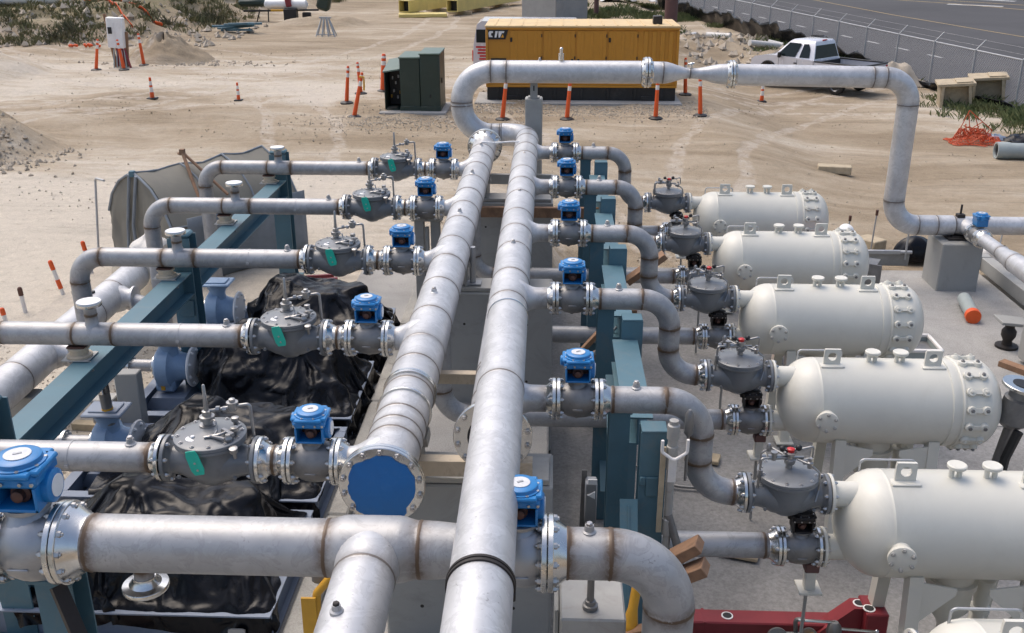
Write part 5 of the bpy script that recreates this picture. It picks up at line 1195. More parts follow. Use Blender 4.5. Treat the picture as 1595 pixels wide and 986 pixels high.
# wrapped upright valve
m_ = MB()
def wrap(u, v):
    a = 2 * PI * u; z = .2 + 1.12 * v; r_ = (.2 + .08 * math.sin(v * 5.5) ** 2) * (1 - sstep(.82, 1.0, v) * .9) * (1 + .22 * fbm(math.cos(a) * 1.7, math.sin(a) * 1.7, z * 3))
    return V3((-5.95 + r_ * math.cos(a), 14.0 + r_ * math.sin(a), z))
m_.grid(wrap, 40, 30); tag(build(m_, 'wrapped_valve', M['plasticwrap'], loc=(-5.95, 14, .2)), 'upright valve wrapped in dirty white plastic beside the tent', 'wrapped valve')
m_ = MB(); m_.cyl((-5.95, 13.95, -.05), (-5.95, 14.0, .25), .12, seg=18); tag(build(m_, 'valve_riser', M['tan'], loc=(-5.95, 14, 0)), 'beige stub pipe under the plastic-wrapped valve', 'pipe stub')
# grey box, upright conduit, timbers among the skids
t = Thing('control_box', 'square grey steel box on a post behind the upright conduit', 'control box', (-4.62, 9.95, 0))
m_ = MB(); m_.box((-4.66, 9.93, .52), (.26, .16, .86), b=.012); t.part('cabinet', m_, M['pier']); m_ = MB(); m_.box((-4.95, 9.9, .5), (.26, .2, .3), b=.012); m_.box((-4.95, 9.95, .2), (.06, .06, .34)); t.part('side_box', m_, M['bracket'])
t = Thing('upright_conduit', 'upright dark conduit with a yellow and white band near the second pump', 'conduit', (-4.6, 9.2, .75))
m_ = MB(); m_.revolve((-4.51, 9.0, 1.46), (.03, .02, -1), [(0, .05), (.16, .05), (.17, .06), (.2, .06), (.205, .055), (.68, .055)], 18); t.part('pipe', m_, M['cast'])
m_ = MB(); m_.revolve((-4.503, 9.005, 1.24), (.03, .02, -1), [(0, .0575), (.1, .0575)], 18); t.part('silver_band', m_, M['bright'])
m_ = MB(); m_.revolve((-4.495, 9.01, .97), (.03, .02, -1), [(0, .0575), (.09, .0575)], 18); t.part('yellow_band', m_, M['yellow']); m_ = MB(); m_.revolve((-4.492, 9.012, .875), (.03, .02, -1), [(0, .0575), (.06, .0575)], 18); t.part('white_band', m_, M['white'])
plank('reddish timber lying between the second and third skids', (-5.2, 9.95, .08), (-4.2, 10.0, .1), .12, .1)
plank('pale timber lying on the gravel beside the suction pipe', (-5.6, 10.35, .04), (-5.1, 10.3, .05), .12, .09, 'palewood')
plank('reddish timber under the large blue-topped valve on the gravel', (-4.5, 6.35, .09), (-3.3, 6.4, .09), .14, .12)
m_ = MB(); m_.bar((-3.95, 15.2, .12), (-3.45, 15.35, .12), .09, .1, b=.01); m_.bar((-3.95, 15.25, .2), (-3.5, 15.3, .22), .05, .05); tag(build(m_, 'red_bar', M['red'], loc=(-3.7, 15.2, .1)), 'short red steel bar lying on the ground right of the tent', 'steel bar')
# tent
TA, TP = V3((.6, .8, 0)), V3((.8, -.6, 0)); T0 = V3((-6.75, 15.75, 0)); TW, TH, TL_ = .92, 1.80, 2.55
t = Thing('tent', 'weathered grey canvas work tent with an arched end behind the left pipes', 'tent', T0)
prof = [(-1.04, 0), (-1, .56), (-.80, .74), (-.5, .885), (-.25, .95), (0, 1.0), (.25, .95), (.5, .885), (.80, .74), (1, .56), (1.04, 0)]
def tp(u, v, p):
    s_ = TL_ * u; q = 1 + .04 * math.sin(u * PI) * fbm(p * .5, u * 4, 3)
    x, z = prof[p]; sag = -.06 * math.sin(u * PI * 3) ** 2 * (1 - abs(x) * .4)
    return T0 + TA * s_ + TP * x * TW * q + V3((0, 0, z * TH + (sag if .5 < z else 0) + .05 * fbm(u * 3, p * .7, 9) * (z > .3)))
m_ = MB(); n_ = len(prof); L_ = 17
m_.v = [tuple(tp(i / (L_ - 1), 0, p)) for i in range(L_) for p in range(n_)]; m_.st = [0] * len(m_.v)
for i in range(L_ - 1):
    for p in range(n_ - 1): m_.f.append((i * n_ + p, i * n_ + p + 1, (i + 1) * n_ + p + 1, (i + 1) * n_ + p)); m_.m.append(0)
m_.f.append(tuple((L_ - 1) * n_ + p for p in range(n_))); m_.m.append(0)
t.part('cover', m_, M['canvas'], smooth=24)
for q in (.33, .66, 1.0):
    m_ = MB(); m_.tube([tp(q, 0, p) + V3((0, 0, .008)) for p in range(1, n_ - 1)], .02, 6, stain=0); t.part('cover_hoop', m_, M['canvasblue'])
for p in (1, 5, 9):
    m_ = MB(); m_.tube([tp(i / 12, 0, p) + V3((0, 0, .006)) for i in range(13)], .016, 6, stain=0); t.part('cover_seam', m_, M['canvasblue'])
m_ = MB(); m_.grid(lambda u, v: T0 + TA * (.2 + 2.4 * u) + TP * TW * (1.1 + .03 * math.sin(u * 14)) + V3((0, 0, 1.12 * (1 - v) + .03)), 24, 6); o = t.part('side_flap', m_, M['canvasblue'], smooth=60); o.modifiers.new('thick', 'SOLIDIFY').thickness = .01
def fold(u, v):
    x = -1 + 2 * u
    zt = 0
    for (xa, za), (xb, zb) in zip(prof[1:-1], prof[2:-1]):
        if xa <= x <= xb: zt = za + (zb - za) * (x - xa) / max(xb - xa, 1e-6)
    return T0 + TP * x * TW + V3((0, 0, zt * TH * v)) - TA * (.03 + .07 * max(0, math.sin(u * 22 + 2 * fbm(u * 3, v, 4))) * (1 - v) + .03 * fbm(u * 6, v * 3, 2))
m_ = MB(); m_.grid(fold, 60, 24); t.part('end_panel', m_, M['canvas'], smooth=70)
for x in (-.06, .12):
    m_ = MB(); m_.tube([T0 - TA * .07 + TP * (x * 1.2) * TW + V3((0, 0, 1.76)), T0 - TA * .09 + TP * (x - .25) * TW + V3((0, 0, .9)), T0 - TA * .13 + TP * (x * 2 - .3) * TW], .028, 8, stain=0); t.part('door_seam', m_, M['canvasblue'])
m_ = MB(); m_.tube([T0 - TA * .04 + TP * x * TW * 1.01 + V3((0, 0, z * TH)) for x, z in prof[1:-1]], .022, 8, stain=0); t.part('arch_hoop', m_, M['canvasblue'])
m_ = MB(); m_.tube([T0 + TA * 1.1 + TP * .9 + V3((0, 0, 1.35)), T0 + TA * .85 + TP * .1 + V3((0, 0, 2.0)), T0 + TA * 1.0 - TP * .25 + V3((0, 0, 1.9))], .025, 8, stain=0); m_.tube([T0 + TA * .85 + TP * .1 + V3((0, 0, 2.0)), T0 + TA * .6 + TP * .95 + V3((0, 0, 1.05))], .03, 8, stain=0); m_.box(T0 + TA * .85 + TP * .1 + V3((0, 0, 2.0)), (.08, .08, .1)); t.part('prop_poles', m_, M['wood'])
m_ = MB(); m_.tube(bend([T0 - TP * 1.02 + V3((0, 0, 1.5)), T0 - TP * 1.3 + V3((0, 0, 1.5)), T0 - TP * 1.25 - TA * .2], .05, 4)[0], .02, 8, stain=0); t.part('guy_pole', m_, M['galv'])
m_ = MB(); m_.box(T0 + V3((0, 0, 1.78)) - TA * .05, (.09, .09, .1), b=.01); t.part('peak_cap', m_, M['teal'])
# marker stakes
def stake(lab, p, lean, h, mats, grp='marker stakes at the left edge'):
    t = Thing('marker_stake', lab, 'marker stake', (p[0], p[1], 0), grp); p = V3((p[0], p[1], -.05)); d = V3((lean[0], lean[1], 1)).normalized()
    m_ = MB(); m_.cyl(p, p + d * h, .032, seg=12); t.part('stem', m_, M[mats[0]])
    m_ = MB(); m_.cyl(p + d * h * .82, p + d * (h + .02), .036, seg=12); m_.sphere(p + d * (h + .02), .036, seg=12, n=6); t.part('tip', m_, M[mats[1]])
    if len(mats) > 2: m_ = MB(); m_.cyl(p + d * h * .3, p + d * h * .55, .036, seg=12); t.part('lower_band', m_, M[mats[2]])
stake('orange and white stake leaning left, nearest the tent', (-7.72, 15.75), (-.14, 0), .62, ('reflect', 'orange', 'orange'))
stake('orange and white stake leaning left beside the fat left pipe', (-7.75, 14.75), (-.22, 0), .62, ('reflect', 'orange', 'orange'))
stake('white stake with a brown top, upright beyond the fat left pipe', (-7.95, 13.9), (-.06, 0), .46, ('reflect', 'rusty'))
stake('white stake with a small orange top, lowest at the left edge', (-7.95, 13.35), (-.1, 0), .34, ('reflect', 'orange'))
# ------------------------------------------------------------------ yard: generator, transformer, delineators, vehicles
GX0, GX1, GY = -2.14, 4.12, 33.4
t = Thing('generator', 'long yellow containerised generator with a black base and a small black logo panel', 'generator', ((GX0 + GX1) / 2, GY + 1.2, 0))
m_ = MB(); m_.box(((GX0 + GX1) / 2, GY + 1.2, .30), (GX1 - GX0 - .06, 2.3, .44), b=.02)
for k in range(7): m_.box((GX0 + .5 + k * .88, GY + .035, .31), (.1, .06, .34), b=.01)
for x in (GX0 + .9, GX1 - .9): m_.box((x, GY + .03, .16), (.5, .08, .14), b=.01)
t.part('base', m_, M['genblack'])
m_ = MB(); m_.box(((GX0 + GX1) / 2, GY + 1.23, 1.46), (GX1 - GX0, 2.34, 1.9), b=.02)
t.part('body', m_, M['genyellow'])
m_ = MB(); m_.box(((GX0 + GX1) / 2, GY + 1.2, 2.435), (GX1 - GX0 + .05, 2.46, .07), b=.02)
for k in range(14): m_.box((GX0 + .3 + k * .44, GY + 1.2, 2.475), (.06, 2.3, .016))
t.part('roof', m_, M['genroof'])
m_ = MB()
for z in (.54, 2.37): m_.box(((GX0 + GX1) / 2, GY + .035, z), (GX1 - GX0, .07, .07), b=.01)
for x in (GX0 + .04, GX1 - .04): m_.box((x, GY + .03, 1.45), (.08, .08, 1.75), b=.01)
t.part('frame', m_, M['genyellow'])
for k, (xa, xb) in enumerate(((-1.36, -.3), (-.27, .78), (.81, 1.8), (1.83, 2.8))):
    m_ = MB(); w_ = xb - xa; m_.box(((xa + xb) / 2, GY + .045, 1.45), (w_ - .03, .03, 1.72), b=.008)
    for j in range(3): m_.box((xa + w_ * (.2 + .3 * j), GY + .027, 1.5), (.1, .02, 1.5), b=.008)
    d_ = t.part('door', m_, M['genyellow'])
    m_ = MB(); x = (xa + .05, xb - .1, xa + .07, xa + .05)[k]; z = (2.02, 1.35, 1.35, 2.02)[k]; m_.box((x, GY + .02, z), (.07, .03, .14), b=.01); t.part('latch', m_, M['black'], d_)
    for z in (.75, 1.45, 2.15):
        m_ = MB(); m_.box((xb - .02, GY + .022, z), (.035, .03, .1), b=.005); t.part('hinge', m_, M['dark'], d_)
for k in range(4):
    m_ = MB(); m_.box((3.05 + k * .27, GY + .045, 1.45), (.15, .04, 1.72), b=.015); t.part('rib', m_, M['genyellow'])
m_ = MB(); m_.box((-1.72, GY + .035, 1.4), (.5, .02, .06)); t.part('vent_slot', m_, M['black'])
m_ = MB(); m_.prism([(0, 0), (.60, 0), (.70, .32), (0, .32)], (-2.1, GY + .018, 2.03), (1, 0, 0), (0, 0, 1), .02); lg = t.part('logo_panel', m_, M['black'])
m_ = MB()
m_.prism([(.07, .07), (.19, .07), (.17, .12), (.13, .12), (.15, .2), (.2, .2), (.2, .26), (.09, .26), (.05, .2)], (-2.1, GY + .004, 2.03), (1, 0, 0), (0, 0, 1), .006, 0)
m_.prism([(.25, .06), (.31, .06), (.36, .26), (.28, .26)], (-2.1, GY + .004, 2.03), (1, 0, 0), (0, 0, 1), .006, 0); m_.prism([(.38, .06), (.43, .06), (.49, .2), (.55, .2), (.57, .26), (.38, .26)], (-2.1, GY + .004, 2.03), (1, 0, 0), (0, 0, 1), .006, 0)
m_.prism([(.45, .06), (.55, .06), (.52, .17)], (-2.1, GY + .003, 2.03), (1, 0, 0), (0, 0, 1), .006, 1); t.part('logo_marks', m_, [M['white'], M['amber']], lg)
m_ = MB(); m_.box((3.45, GY + .7, 2.6), (.3, .3, .26), b=.02); t.part('exhaust_box', m_, M['genblack'])
m_ = MB(); m_.box(((GX0 + GX1) / 2 - .1, GY + 1.0, .03), (GX1 - GX0 + .5, 3.0, .1), b=.02); tag(build(m_, 'generator_slab', M['pad'], loc=(1, GY + 1, 0)), 'pale concrete slab under the yellow generator', 'slab')

t = Thing('transformer', 'dark green stepped electrical transformer cabinet, its low left bay open', 'transformer', (-4.35, 32, 0))
for nm, x0, x1, h_, y0 in (('tall_cabinet', -4.06, -3.44, 1.78, 31.4), ('middle_cabinet', -4.70, -4.07, 1.66, 31.44)):
    m_ = MB(); m_.box(((x0 + x1) / 2, y0 + .75, h_ / 2 + .06), (x1 - x0, 1.5, h_ - .12), b=.02); m_.box(((x0 + x1) / 2, y0 + .73, .1), (x1 - x0 + .02, 1.52, .2), b=.01); c_ = t.part(nm, m_, M['green'])
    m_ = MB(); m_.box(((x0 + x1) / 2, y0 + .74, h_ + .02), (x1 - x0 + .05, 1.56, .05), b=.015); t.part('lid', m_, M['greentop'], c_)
m_ = MB(); m_.box((-3.75, 31.39, .52), (.04, .02, .1), b=.006); m_.box((-3.76, 31.385, .2), (.2, .008, .02)); m_.box((-3.42, 31.8, .95), (.03, .06, .16), b=.006); t.part('door_hardware', m_, M['black'])
m_ = MB()
for c, s_ in (((-5.19, 32.2, .62), (.03, 1.4, 1.2)), ((-4.95, 32.88, .62), (.46, .03, 1.2)), ((-4.95, 32.2, .05), (.5, 1.4, .06))): m_.box(c, s_, b=.005)
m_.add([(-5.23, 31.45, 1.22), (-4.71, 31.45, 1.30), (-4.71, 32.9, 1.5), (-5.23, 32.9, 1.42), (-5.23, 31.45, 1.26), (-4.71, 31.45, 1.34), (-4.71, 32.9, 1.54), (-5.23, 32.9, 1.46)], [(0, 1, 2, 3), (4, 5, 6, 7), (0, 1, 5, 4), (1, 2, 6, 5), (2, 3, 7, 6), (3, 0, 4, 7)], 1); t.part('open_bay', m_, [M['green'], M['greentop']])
m_ = MB(); m_.box((-4.94, 32.5, .66), (.42, .4, 1.1), 0)
for x, z, mi in ((-5.05, .95, 1), (-4.95, .8, 1), (-4.86, 1.0, 1), (-5.02, .55, 1), (-4.9, .35, 1), (-5.1, .38, 2), (-4.82, .5, 2)): m_.box((x, 32.28, z), (.06, .06, .1), mi, b=.01)
t.part('switchgear', m_, [M['black'], M['castlight'], M['yellow']])
m_ = MB(); m_.box((-4.3, 32.1, .0), (2.1, 2.0, .12), b=.02); tag(build(m_, 'transformer_slab', M['pad'], loc=(-4.3, 32, 0)), 'pale concrete slab under the green transformer', 'slab')

def delineator(lab, x, y, lean=(0, 0), h=1.1, wide=.07, ribbon=False):
    z = gz(x, y); t = Thing('delineator_post', lab, 'traffic delineator', (x, y, z), 'orange delineator posts'); p = V3((x, y, z + .05)); d = V3((lean[0], lean[1], 1)).normalized()
    m_ = MB(); m_.revolve((x, y, z - .02), (0, 0, 1), [(0, .22), (.05, .22), (.08, .17), (.1, .08)], 8); t.part('base', m_, M['black'])
    m_ = MB(); m_.cyl(p, p + d * h * .72, wide, wide * .78, 12); m_.cyl(p + d * h * .84, p + d * h * .92, wide * .76, wide * .74, 12); m_.cyl(p + d * h * .985, p + d * h * 1.04, wide * .72, wide * .5, 12); t.part('post', m_, M['orange'])
    for q0, q1 in ((.72, .84), (.92, .985)):
        m_ = MB(); m_.cyl(p + d * h * q0, p + d * h * q1, wide * .80, wide * .77, 12); t.part('band', m_, M['reflect'])
    if ribbon: m_ = MB(); m_.tube([p + d * h * .95 + V3((-.06, -.06, 0)), p + d * h * .95 + V3((.08, -.06, -.02)), p + d * h * .8 + V3((.12, -.04, 0)), p + d * h * .62 + V3((.16, -.03, 0))], .03, 6, stain=0); t.part('ribbon', m_, M['yellow'])
delineator('orange delineator leaning right, farther of the pair left of the transformer', -6.76, 33.2, (.1, 0), 1.12)
delineator('orange delineator with yellow ribbon leaning right, left of the transformer', -6.05, 30.75, (.24, 0), 1.3, ribbon=True)
delineator('wide orange delineator just behind the open transformer bay', -5.92, 35.6, (.06, 0), 1.2, .11)
delineator('orange delineator behind the pair left of the transformer, mostly hidden', -6.65, 35.2, (-.06, 0), 1.0)
delineator('orange delineator at the left front corner of the yellow generator', -1.46, 30.5, (.1, 0), 1.25)
delineator('orange delineator right of the tall pale post, before the generator', .5, 30.6, (.07, 0), 1.15)
delineator('upright orange delineator below the first overhead flange', 3.2, 30.7, (.01, 0), 1.15)
delineator('orange delineator leaning left, right of the generator under the reducer', 4.62, 31.2, (-.07, 0), 1.2)
delineator('orange delineator behind the right corner of the generator', 4.62, 35.0, (-.05, 0), 1.15)
delineator('orange delineator left of the white electrical panel', -18.3, 40.4, (.2, 0), 1.15)
delineator('orange delineator in front of the white electrical panel', -17.1, 40.25, (-.1, 0), 1.1)
delineator('thin orange and white delineator behind the white electrical panel', -16.85, 41.7, (-.06, 0), 1.2)
def cone(lab, x, y, s=1.0):
    z = gz(x, y); t = Thing('traffic_cone', lab, 'traffic cone', (x, y, z), 'slim orange and white cones')
    m_ = MB(); m_.box((x, y, z + .02), (.36 * s, .36 * s, .05), b=.012); t.part('base', m_, M['black'])
    m_ = MB(); H_ = .78 * s
    f = lambda q: (.085 - .04 * q) * s
    for q0, q1, mi in ((0, .28, 0), (.28, .52, 1), (.52, .62, 0), (.62, .82, 1), (.82, 1.0, 0)): m_.cyl((x, y, z + .04 + H_ * q0), (x, y, z + .04 + H_ * q1), f(q0), f(q1), 14, mi)
    t.part('body', m_, [M['orange'], M['reflect']])
cone('orange and white cone on bare sand left of the transformer, left of two', -13.44, 33.6, .86); cone('orange and white cone on bare sand, nearer the transformer than its twin', -10.5, 33.6, .72); cone('orange and white cone by the pickup truck', 7.95, 38.4, .9)

# white electrical panel on posts
t = Thing('electrical_panel', 'white electrical panel on timber posts amid orange delineators', 'electrical panel', (-17.8, 41.4, 0))
m_ = MB(); m_.box((-17.7, 41.4, 1.38), (.66, .32, 1.2), 0, Matrix.Rotation(.05, 3, 'Y'), .03); m_.box((-17.72, 41.225, 1.3), (.02, .02, 1.0)); t.part('cabinet', m_, M['white'])
m_ = MB(); m_.box((-17.88, 41.225, 1.48), (.16, .03, .26), b=.01); t.part('meter_window', m_, M['black'])
for x, ln in ((-18.08, .16), (-17.35, -.1)):
    m_ = MB(); m_.bar((x + ln, 41.5, 0), (x - ln * .3, 41.5, 2.1 if x < -18 else 1.4), .1, .1); t.part('post', m_, M['wood'])
m_ = MB(); m_.box((-17.65, 41.45, .42), (.3, .3, .75), b=.03); m_.bar((-17.2, 41.2, 0), (-17.45, 41.35, .8), .06, .06); t.part('lower_box', m_, M['red'])
m_ = MB()
for k in range(5): m_.cyl((-17.9 + k * .13, 41.2, 0), (-17.85 + k * .1, 41.35, .85), .025, seg=6)
t.part('conduits', m_, M['pvc'])
# heap of sand
m_ = MB()
def heap(u, v):
    a = 2 * PI * u; r_ = 2.0 * v; x = -16.7 + 1.05 * r_ * math.cos(a); y = 43.9 + r_ * math.sin(a)
    z = 1.12 * (1 - v ** 1.35) * (1 + .25 * fbm(math.cos(a) * 2, math.sin(a) * 2, v * 3)) + (.22 * fbm(x * 1.6, y * 1.6, 2) + .1 * fbm(x * 5, y * 5, 4)) * (1 - v)
    return V3((x, y, gz(x, y) - .06 + z))
m_.grid(heap, 60, 26); tag(build(m_, 'sand_pile', M['sand'], smooth=60, loc=(-16.7, 43.9, 0)), 'cone-shaped heap of sand right of the white electrical panel', 'sand pile')
# trestle
t = Thing('steel_trestle', 'small grey steel A-frame stand alone on the sand', 'trestle', (-11.74, 53.4, 0))
for x in (-.42, -.14, .14, .42):
    m_ = MB(); sx = x * .4; m_.bar((-11.74 + x * 1.2, 53.2, 0), (-11.74 + sx, 53.4, .95), .07, .05); m_.bar((-11.74 + x * 1.2, 53.7, 0), (-11.74 + sx, 53.45, .95), .05, .05); t.part('leg', m_, M['galv'])
m_ = MB(); m_.bar((-12.05, 53.42, .95), (-11.43, 53.42, .95), .1, .08); m_.bar((-12.2, 53.2, .12), (-11.3, 53.2, .12), .05, .05); t.part('top_bar', m_, M['galv'])
# yellow box beams
for k, (x, y, lab) in enumerate(((-9.3, 65.2, 'left of the two long hollow yellow beams on the far sand'), (-6.3, 65.6, 'right of the two long hollow yellow beams on the far sand'))):
    t = Thing('box_beam', lab, 'box beam', (x, y, 0), 'hollow yellow beams'); dx, dy = (.42, .9) if k == 0 else (.34, .94)
    e = V3((dx, dy, 0)).normalized(); s_ = e.cross(V3((0, 0, 1))); o_ = V3((x, y, .62))
    m_ = MB()
    for sg in (-1, 1): m_.bar(o_ + s_ * sg * .36, o_ + s_ * sg * .36 + e * 11, .05, .72); m_.bar(o_ + V3((0, 0, sg * .34)), o_ + V3((0, 0, sg * .34)) + e * 11, .66, .05)
    t.part('shell', m_, M['beamyellow'])
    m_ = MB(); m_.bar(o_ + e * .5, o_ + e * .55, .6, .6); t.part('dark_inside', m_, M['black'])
    m_ = MB()
    for q in (1.2, 4, 7.5): m_.bar(o_ + e * q - s_ * .8 - V3((0, 0, .5)), o_ + e * q + s_ * .8 - V3((0, 0, .5)), .2, .22)
    t.part('sleepers', m_, M['palewood'])
m_ = MB(); m_.box((-8.1, 65.0, .12), (3.0, 1.2, .22), 0, Matrix.Rotation(.15, 3, 'Z'), .03); tag(build(m_, 'pallet', M['beamyellow'], loc=(-8.1, 65, 0)), 'pale flat pallet between the two yellow beams', 'pallet')
m_ = MB(); m_.bar((-7.4, 72, .7), (-2.8, 78, .75), .3, .3); m_.bar((-7.0, 74, .3), (-2.8, 79, .3), .3, .3); tag(build(m_, 'steel_rails', M['yellow'], loc=(-5, 75, 0)), 'yellow steel rails lying beyond the two hollow beams', 'steel rails')
# towable rig
t = Thing('drill_rig', 'white-tanked towable rig with a red bracket and black engine box', 'drilling rig', (-15.4, 61.5, 0))
m_ = MB(); m_.revolve((-17.1, 61.5, 1.0), (1, 0, 0), [(0, .1), (.08, .26), (2.5, .27), (2.6, .1)], 20); t.part('tank', m_, M['white'])
m_ = MB(); m_.box((-15.6, 61.4, 1.2), (.32, .62, .65), 0, Matrix.Rotation(-.15, 3, 'Y'), .03); m_.bar((-15.7, 61.3, 1.2), (-16.1, 61.4, 1.9), .12, .12); t.part('bracket', m_, M['red'])
m_ = MB(); m_.box((-15.5, 61.3, .4), (.75, .6, .75), b=.03); t.part('engine_box', m_, M['black'])
m_ = MB(); m_.bar((-18.4, 61.6, .6), (-13.9, 61.6, .68), .2, .1); m_.bar((-16.9, 61.4, 0), (-16.9, 61.5, .7), .06, .06); m_.bar((-17.6, 61.4, 0), (-17.4, 61.5, .7), .06, .06); m_.box((-14.6, 61.5, .35), (.5, .3, .4), b=.05); t.part('chassis', m_, M['dark'])
m_ = MB(); m_.box((-18.0, 62.1, 1.05), (1.6, .6, .45), b=.15); t.part('machinery', m_, M['green']); m_ = MB(); m_.box((-13.6, 62.1, 1.2), (.8, .6, 1.2), 0, Matrix.Rotation(.3, 3, 'Y'), .15); t.part('machinery', m_, M['green'])
m_ = MB(); m_.box((-16.2, 61.2, .68), (.9, .2, .12), b=.02); t.part('hose_tray', m_, M['yellow'])
# scrap steel
m_ = MB(); rr = random.Random(3)
for k in range(8):
    a = rr.uniform(-.5, .5); x, y = -17.0 + rr.uniform(-.5, .5), 55.2 + rr.uniform(-.4, .4); l = rr.uniform(.6, 1.1); z = gz(x, y) + .12 + .09 * k * .6
    m_.bar((x - l * math.cos(a), y - l * math.sin(a), z), (x + l * math.cos(a), y + l * math.sin(a), z + rr.uniform(-.05, .15)), .22, .1)
tag(build(m_, 'scrap_pile', M['teal'], loc=(-17, 55.2, 0)), 'small heap of teal scrap steel at the foot of the bank', 'scrap heap')
m_ = MB(); m_.revolve((-31, 55.5, gz(-29, 55.5) + .45), (1, 0, .02), [(0, .1), (.2, .3), (4.2, .32), (4.5, .1)], 16); tag(build(m_, 'white_tank', M['white'], loc=(-29, 55.5, 1)), 'long white tank lying on the grassy bank at the left edge', 'tank')
# orange barrier fence on the bank
def ribbon(name, lab, pts, h, mat='orange'):
    m_ = MB(); n = 40
    def P_(u):
        q = u * (len(pts) - 1); i = min(int(q), len(pts) - 2); f = q - i
        return pts[i][0] + (pts[i + 1][0] - pts[i][0]) * f, pts[i][1] + (pts[i + 1][1] - pts[i][1]) * f
    def fn(u, v):
        x, y = P_(u); return V3((x + .12 * fbm(u * 9, v, 3), y, gz(x, y) + .05 + h * v * (1 + .3 * fbm(u * 8, 2, 1))))
    m_.grid(fn, n, 3); o = build(m_, name, M[mat], smooth=60, recalc=False, loc=(pts[0][0], pts[0][1], 0)); o.modifiers.new('thick', 'SOLIDIFY').thickness = .02
    return tag(o, lab, 'barrier fence')
ribbon('barrier_fence', 'long orange plastic barrier running down the grassy bank', [(-30.5, 63), (-26.3, 57.5), (-21.2, 51.6)], .16)
ribbon('barrier_fence', 'shorter orange plastic barrier on the bank above the sand heap', [(-25.2, 57.4), (-22.9, 55.2), (-20.2, 53.0)], .16)
ribbon('barrier_fence', 'red-orange barrier scrap at the top edge of the bank', [(-28.5, 64.2), (-27.3, 64)], .3)
m_ = MB()
for k in range(7): m_.box((-22.9 + k * .22 + rr.uniform(-.2, .2), 47.9 + rr.uniform(-.2, .2), .12), (.2, .12, .12), 0, Matrix.Rotation(rr.uniform(-1, 1), 3, 'Y'), .03)
tag(build(m_, 'orange_scraps', M['orange'], loc=(-21, 47.6, 0)), 'scattered orange plastic scraps along the foot of the grassy bank', 'plastic scraps', kind='stuff')
# concrete block and brown posts behind the generator
m_ = MB(); m_.box((0.15, 60, 2.2), (2.7, 2.7, 5.6), 0, Matrix.Rotation(.82, 3, 'Z'), .04); tag(build(m_, 'concrete_block', M['block'], loc=(.15, 60, 0)), 'huge square concrete column behind the yellow generator, cut by the top edge', 'concrete column')
for x, y, r_, lab in ((7.05, 62, .38, 'thick brown steel pile right behind the generator'), (2.75, 65, .15, 'thin brown steel pile behind the generator')):
    m_ = MB(); m_.revolve((x, y, -1), (0, 0, 1), [(0, r_), (7, r_)], 24); tag(build(m_, 'steel_pile', M['brownpipe'], loc=(x, y, -1)), lab, 'steel pile')

# ------------------------------------------------------------------ pickup truck
def poly_prism(mb, prof, y0, y1, mi=0):
    n = len(prof); vs = [(x, y0, z) for x, z in prof] + [(x, y1, z) for x, z in prof]
    mb.add(vs, [tuple(range(n)), tuple(n + i for i in range(n))] + [(i, (i + 1) % n, n + (i + 1) % n, n + i) for i in range(n)], mi)
TP_ = (11.19, 40.14); HD = R(180 - 46)
h_ = V3((math.cos(HD), math.sin(HD), 0)); lf = V3((-h_.y, h_.x, 0))
org = V3((TP_[0], TP_[1], 0)) - lf * .82; org.z = gz(org.x, org.y) + .0
t = Thing('pickup_truck', 'silver-white extended-cab pickup truck parked by the chain-link fence', 'pickup truck', (0, 0, 0)); t.e.location = org; t.e.rotation_euler = (0, 0, HD); t.e.scale = (.93, 1.0, 1.1)
def arch(cx, r_, a0, a1, n=9): return [(cx + r_ * math.cos(a0 + (a1 - a0) * i / n), .42 + r_ * math.sin(a0 + (a1 - a0) * i / n)) for i in range(n + 1)]
fp = [(1.15, .42)] + [(1.15, 1.1), (2.9, 1.16), (3.6, 1.13), (4.15, 1.05), (4.3, .93), (4.36, .7), (4.33, .46)] + arch(3.4, .47, 0, PI) [::1]
fp = [(1.15, 1.1), (2.95, 1.16), (3.6, 1.13), (4.15, 1.05), (4.3, .93), (4.36, .7), (4.33, .44)] + arch(3.4, .47, .04, PI - .04) + [(1.15, .40)]
m_ = MB(); poly_prism(m_, fp, -.95, .95)
rp = [(1.12, 1.06), (1.12, .42)] + arch(0, .47, .04, PI - .04) + [(-1.08, .5), (-1.12, .62), (-1.12, 1.06)]
for y0, y1 in ((.87, .95), (-.95, -.87)): poly_prism(m_, rp, y0, y1)
m_.box((-1.09, 0, .80), (.07, 1.74, .52), b=.02); m_.box((1.1, 0, .8), (.05, 1.74, .6)); m_.box((0, 0, .62), (2.2, 1.74, .06))
t.part('body', m_, M['truckwhite'], smooth=32)
m_ = MB(); B_ = [(1.17, -.92), (3.25, -.92), (3.25, .92), (1.17, .92)]; T_ = [(1.32, -.70), (2.55, -.70), (2.55, .70), (1.32, .70)]
Z0, Z1 = 1.09, 1.74
def cab(u, v, s_):  # point on the cab side
    x = (1.17 + 2.08 * u) * (1 - v) + (1.32 + 1.23 * u) * v; return V3((x, s_ * (.92 - .22 * v + .012), Z0 + (Z1 - Z0) * v))
vs2 = [(x, y, Z0) for x, y in B_] + [(x, y, Z1 - .05) for x, y in T_] + [(x + (.06 if x < 2 else -.12), y * .86, Z1 + .02) for x, y in T_]
m_.add(vs2, [(0, 1, 2, 3)] + [(i, (i + 1) % 4, 4 + (i + 1) % 4, 4 + i) for i in range(4)] + [(4 + i, 4 + (i + 1) % 4, 8 + (i + 1) % 4, 8 + i) for i in range(4)] + [(8, 9, 10, 11)]); t.part('cab', m_, M['truckwhite'], smooth=50)
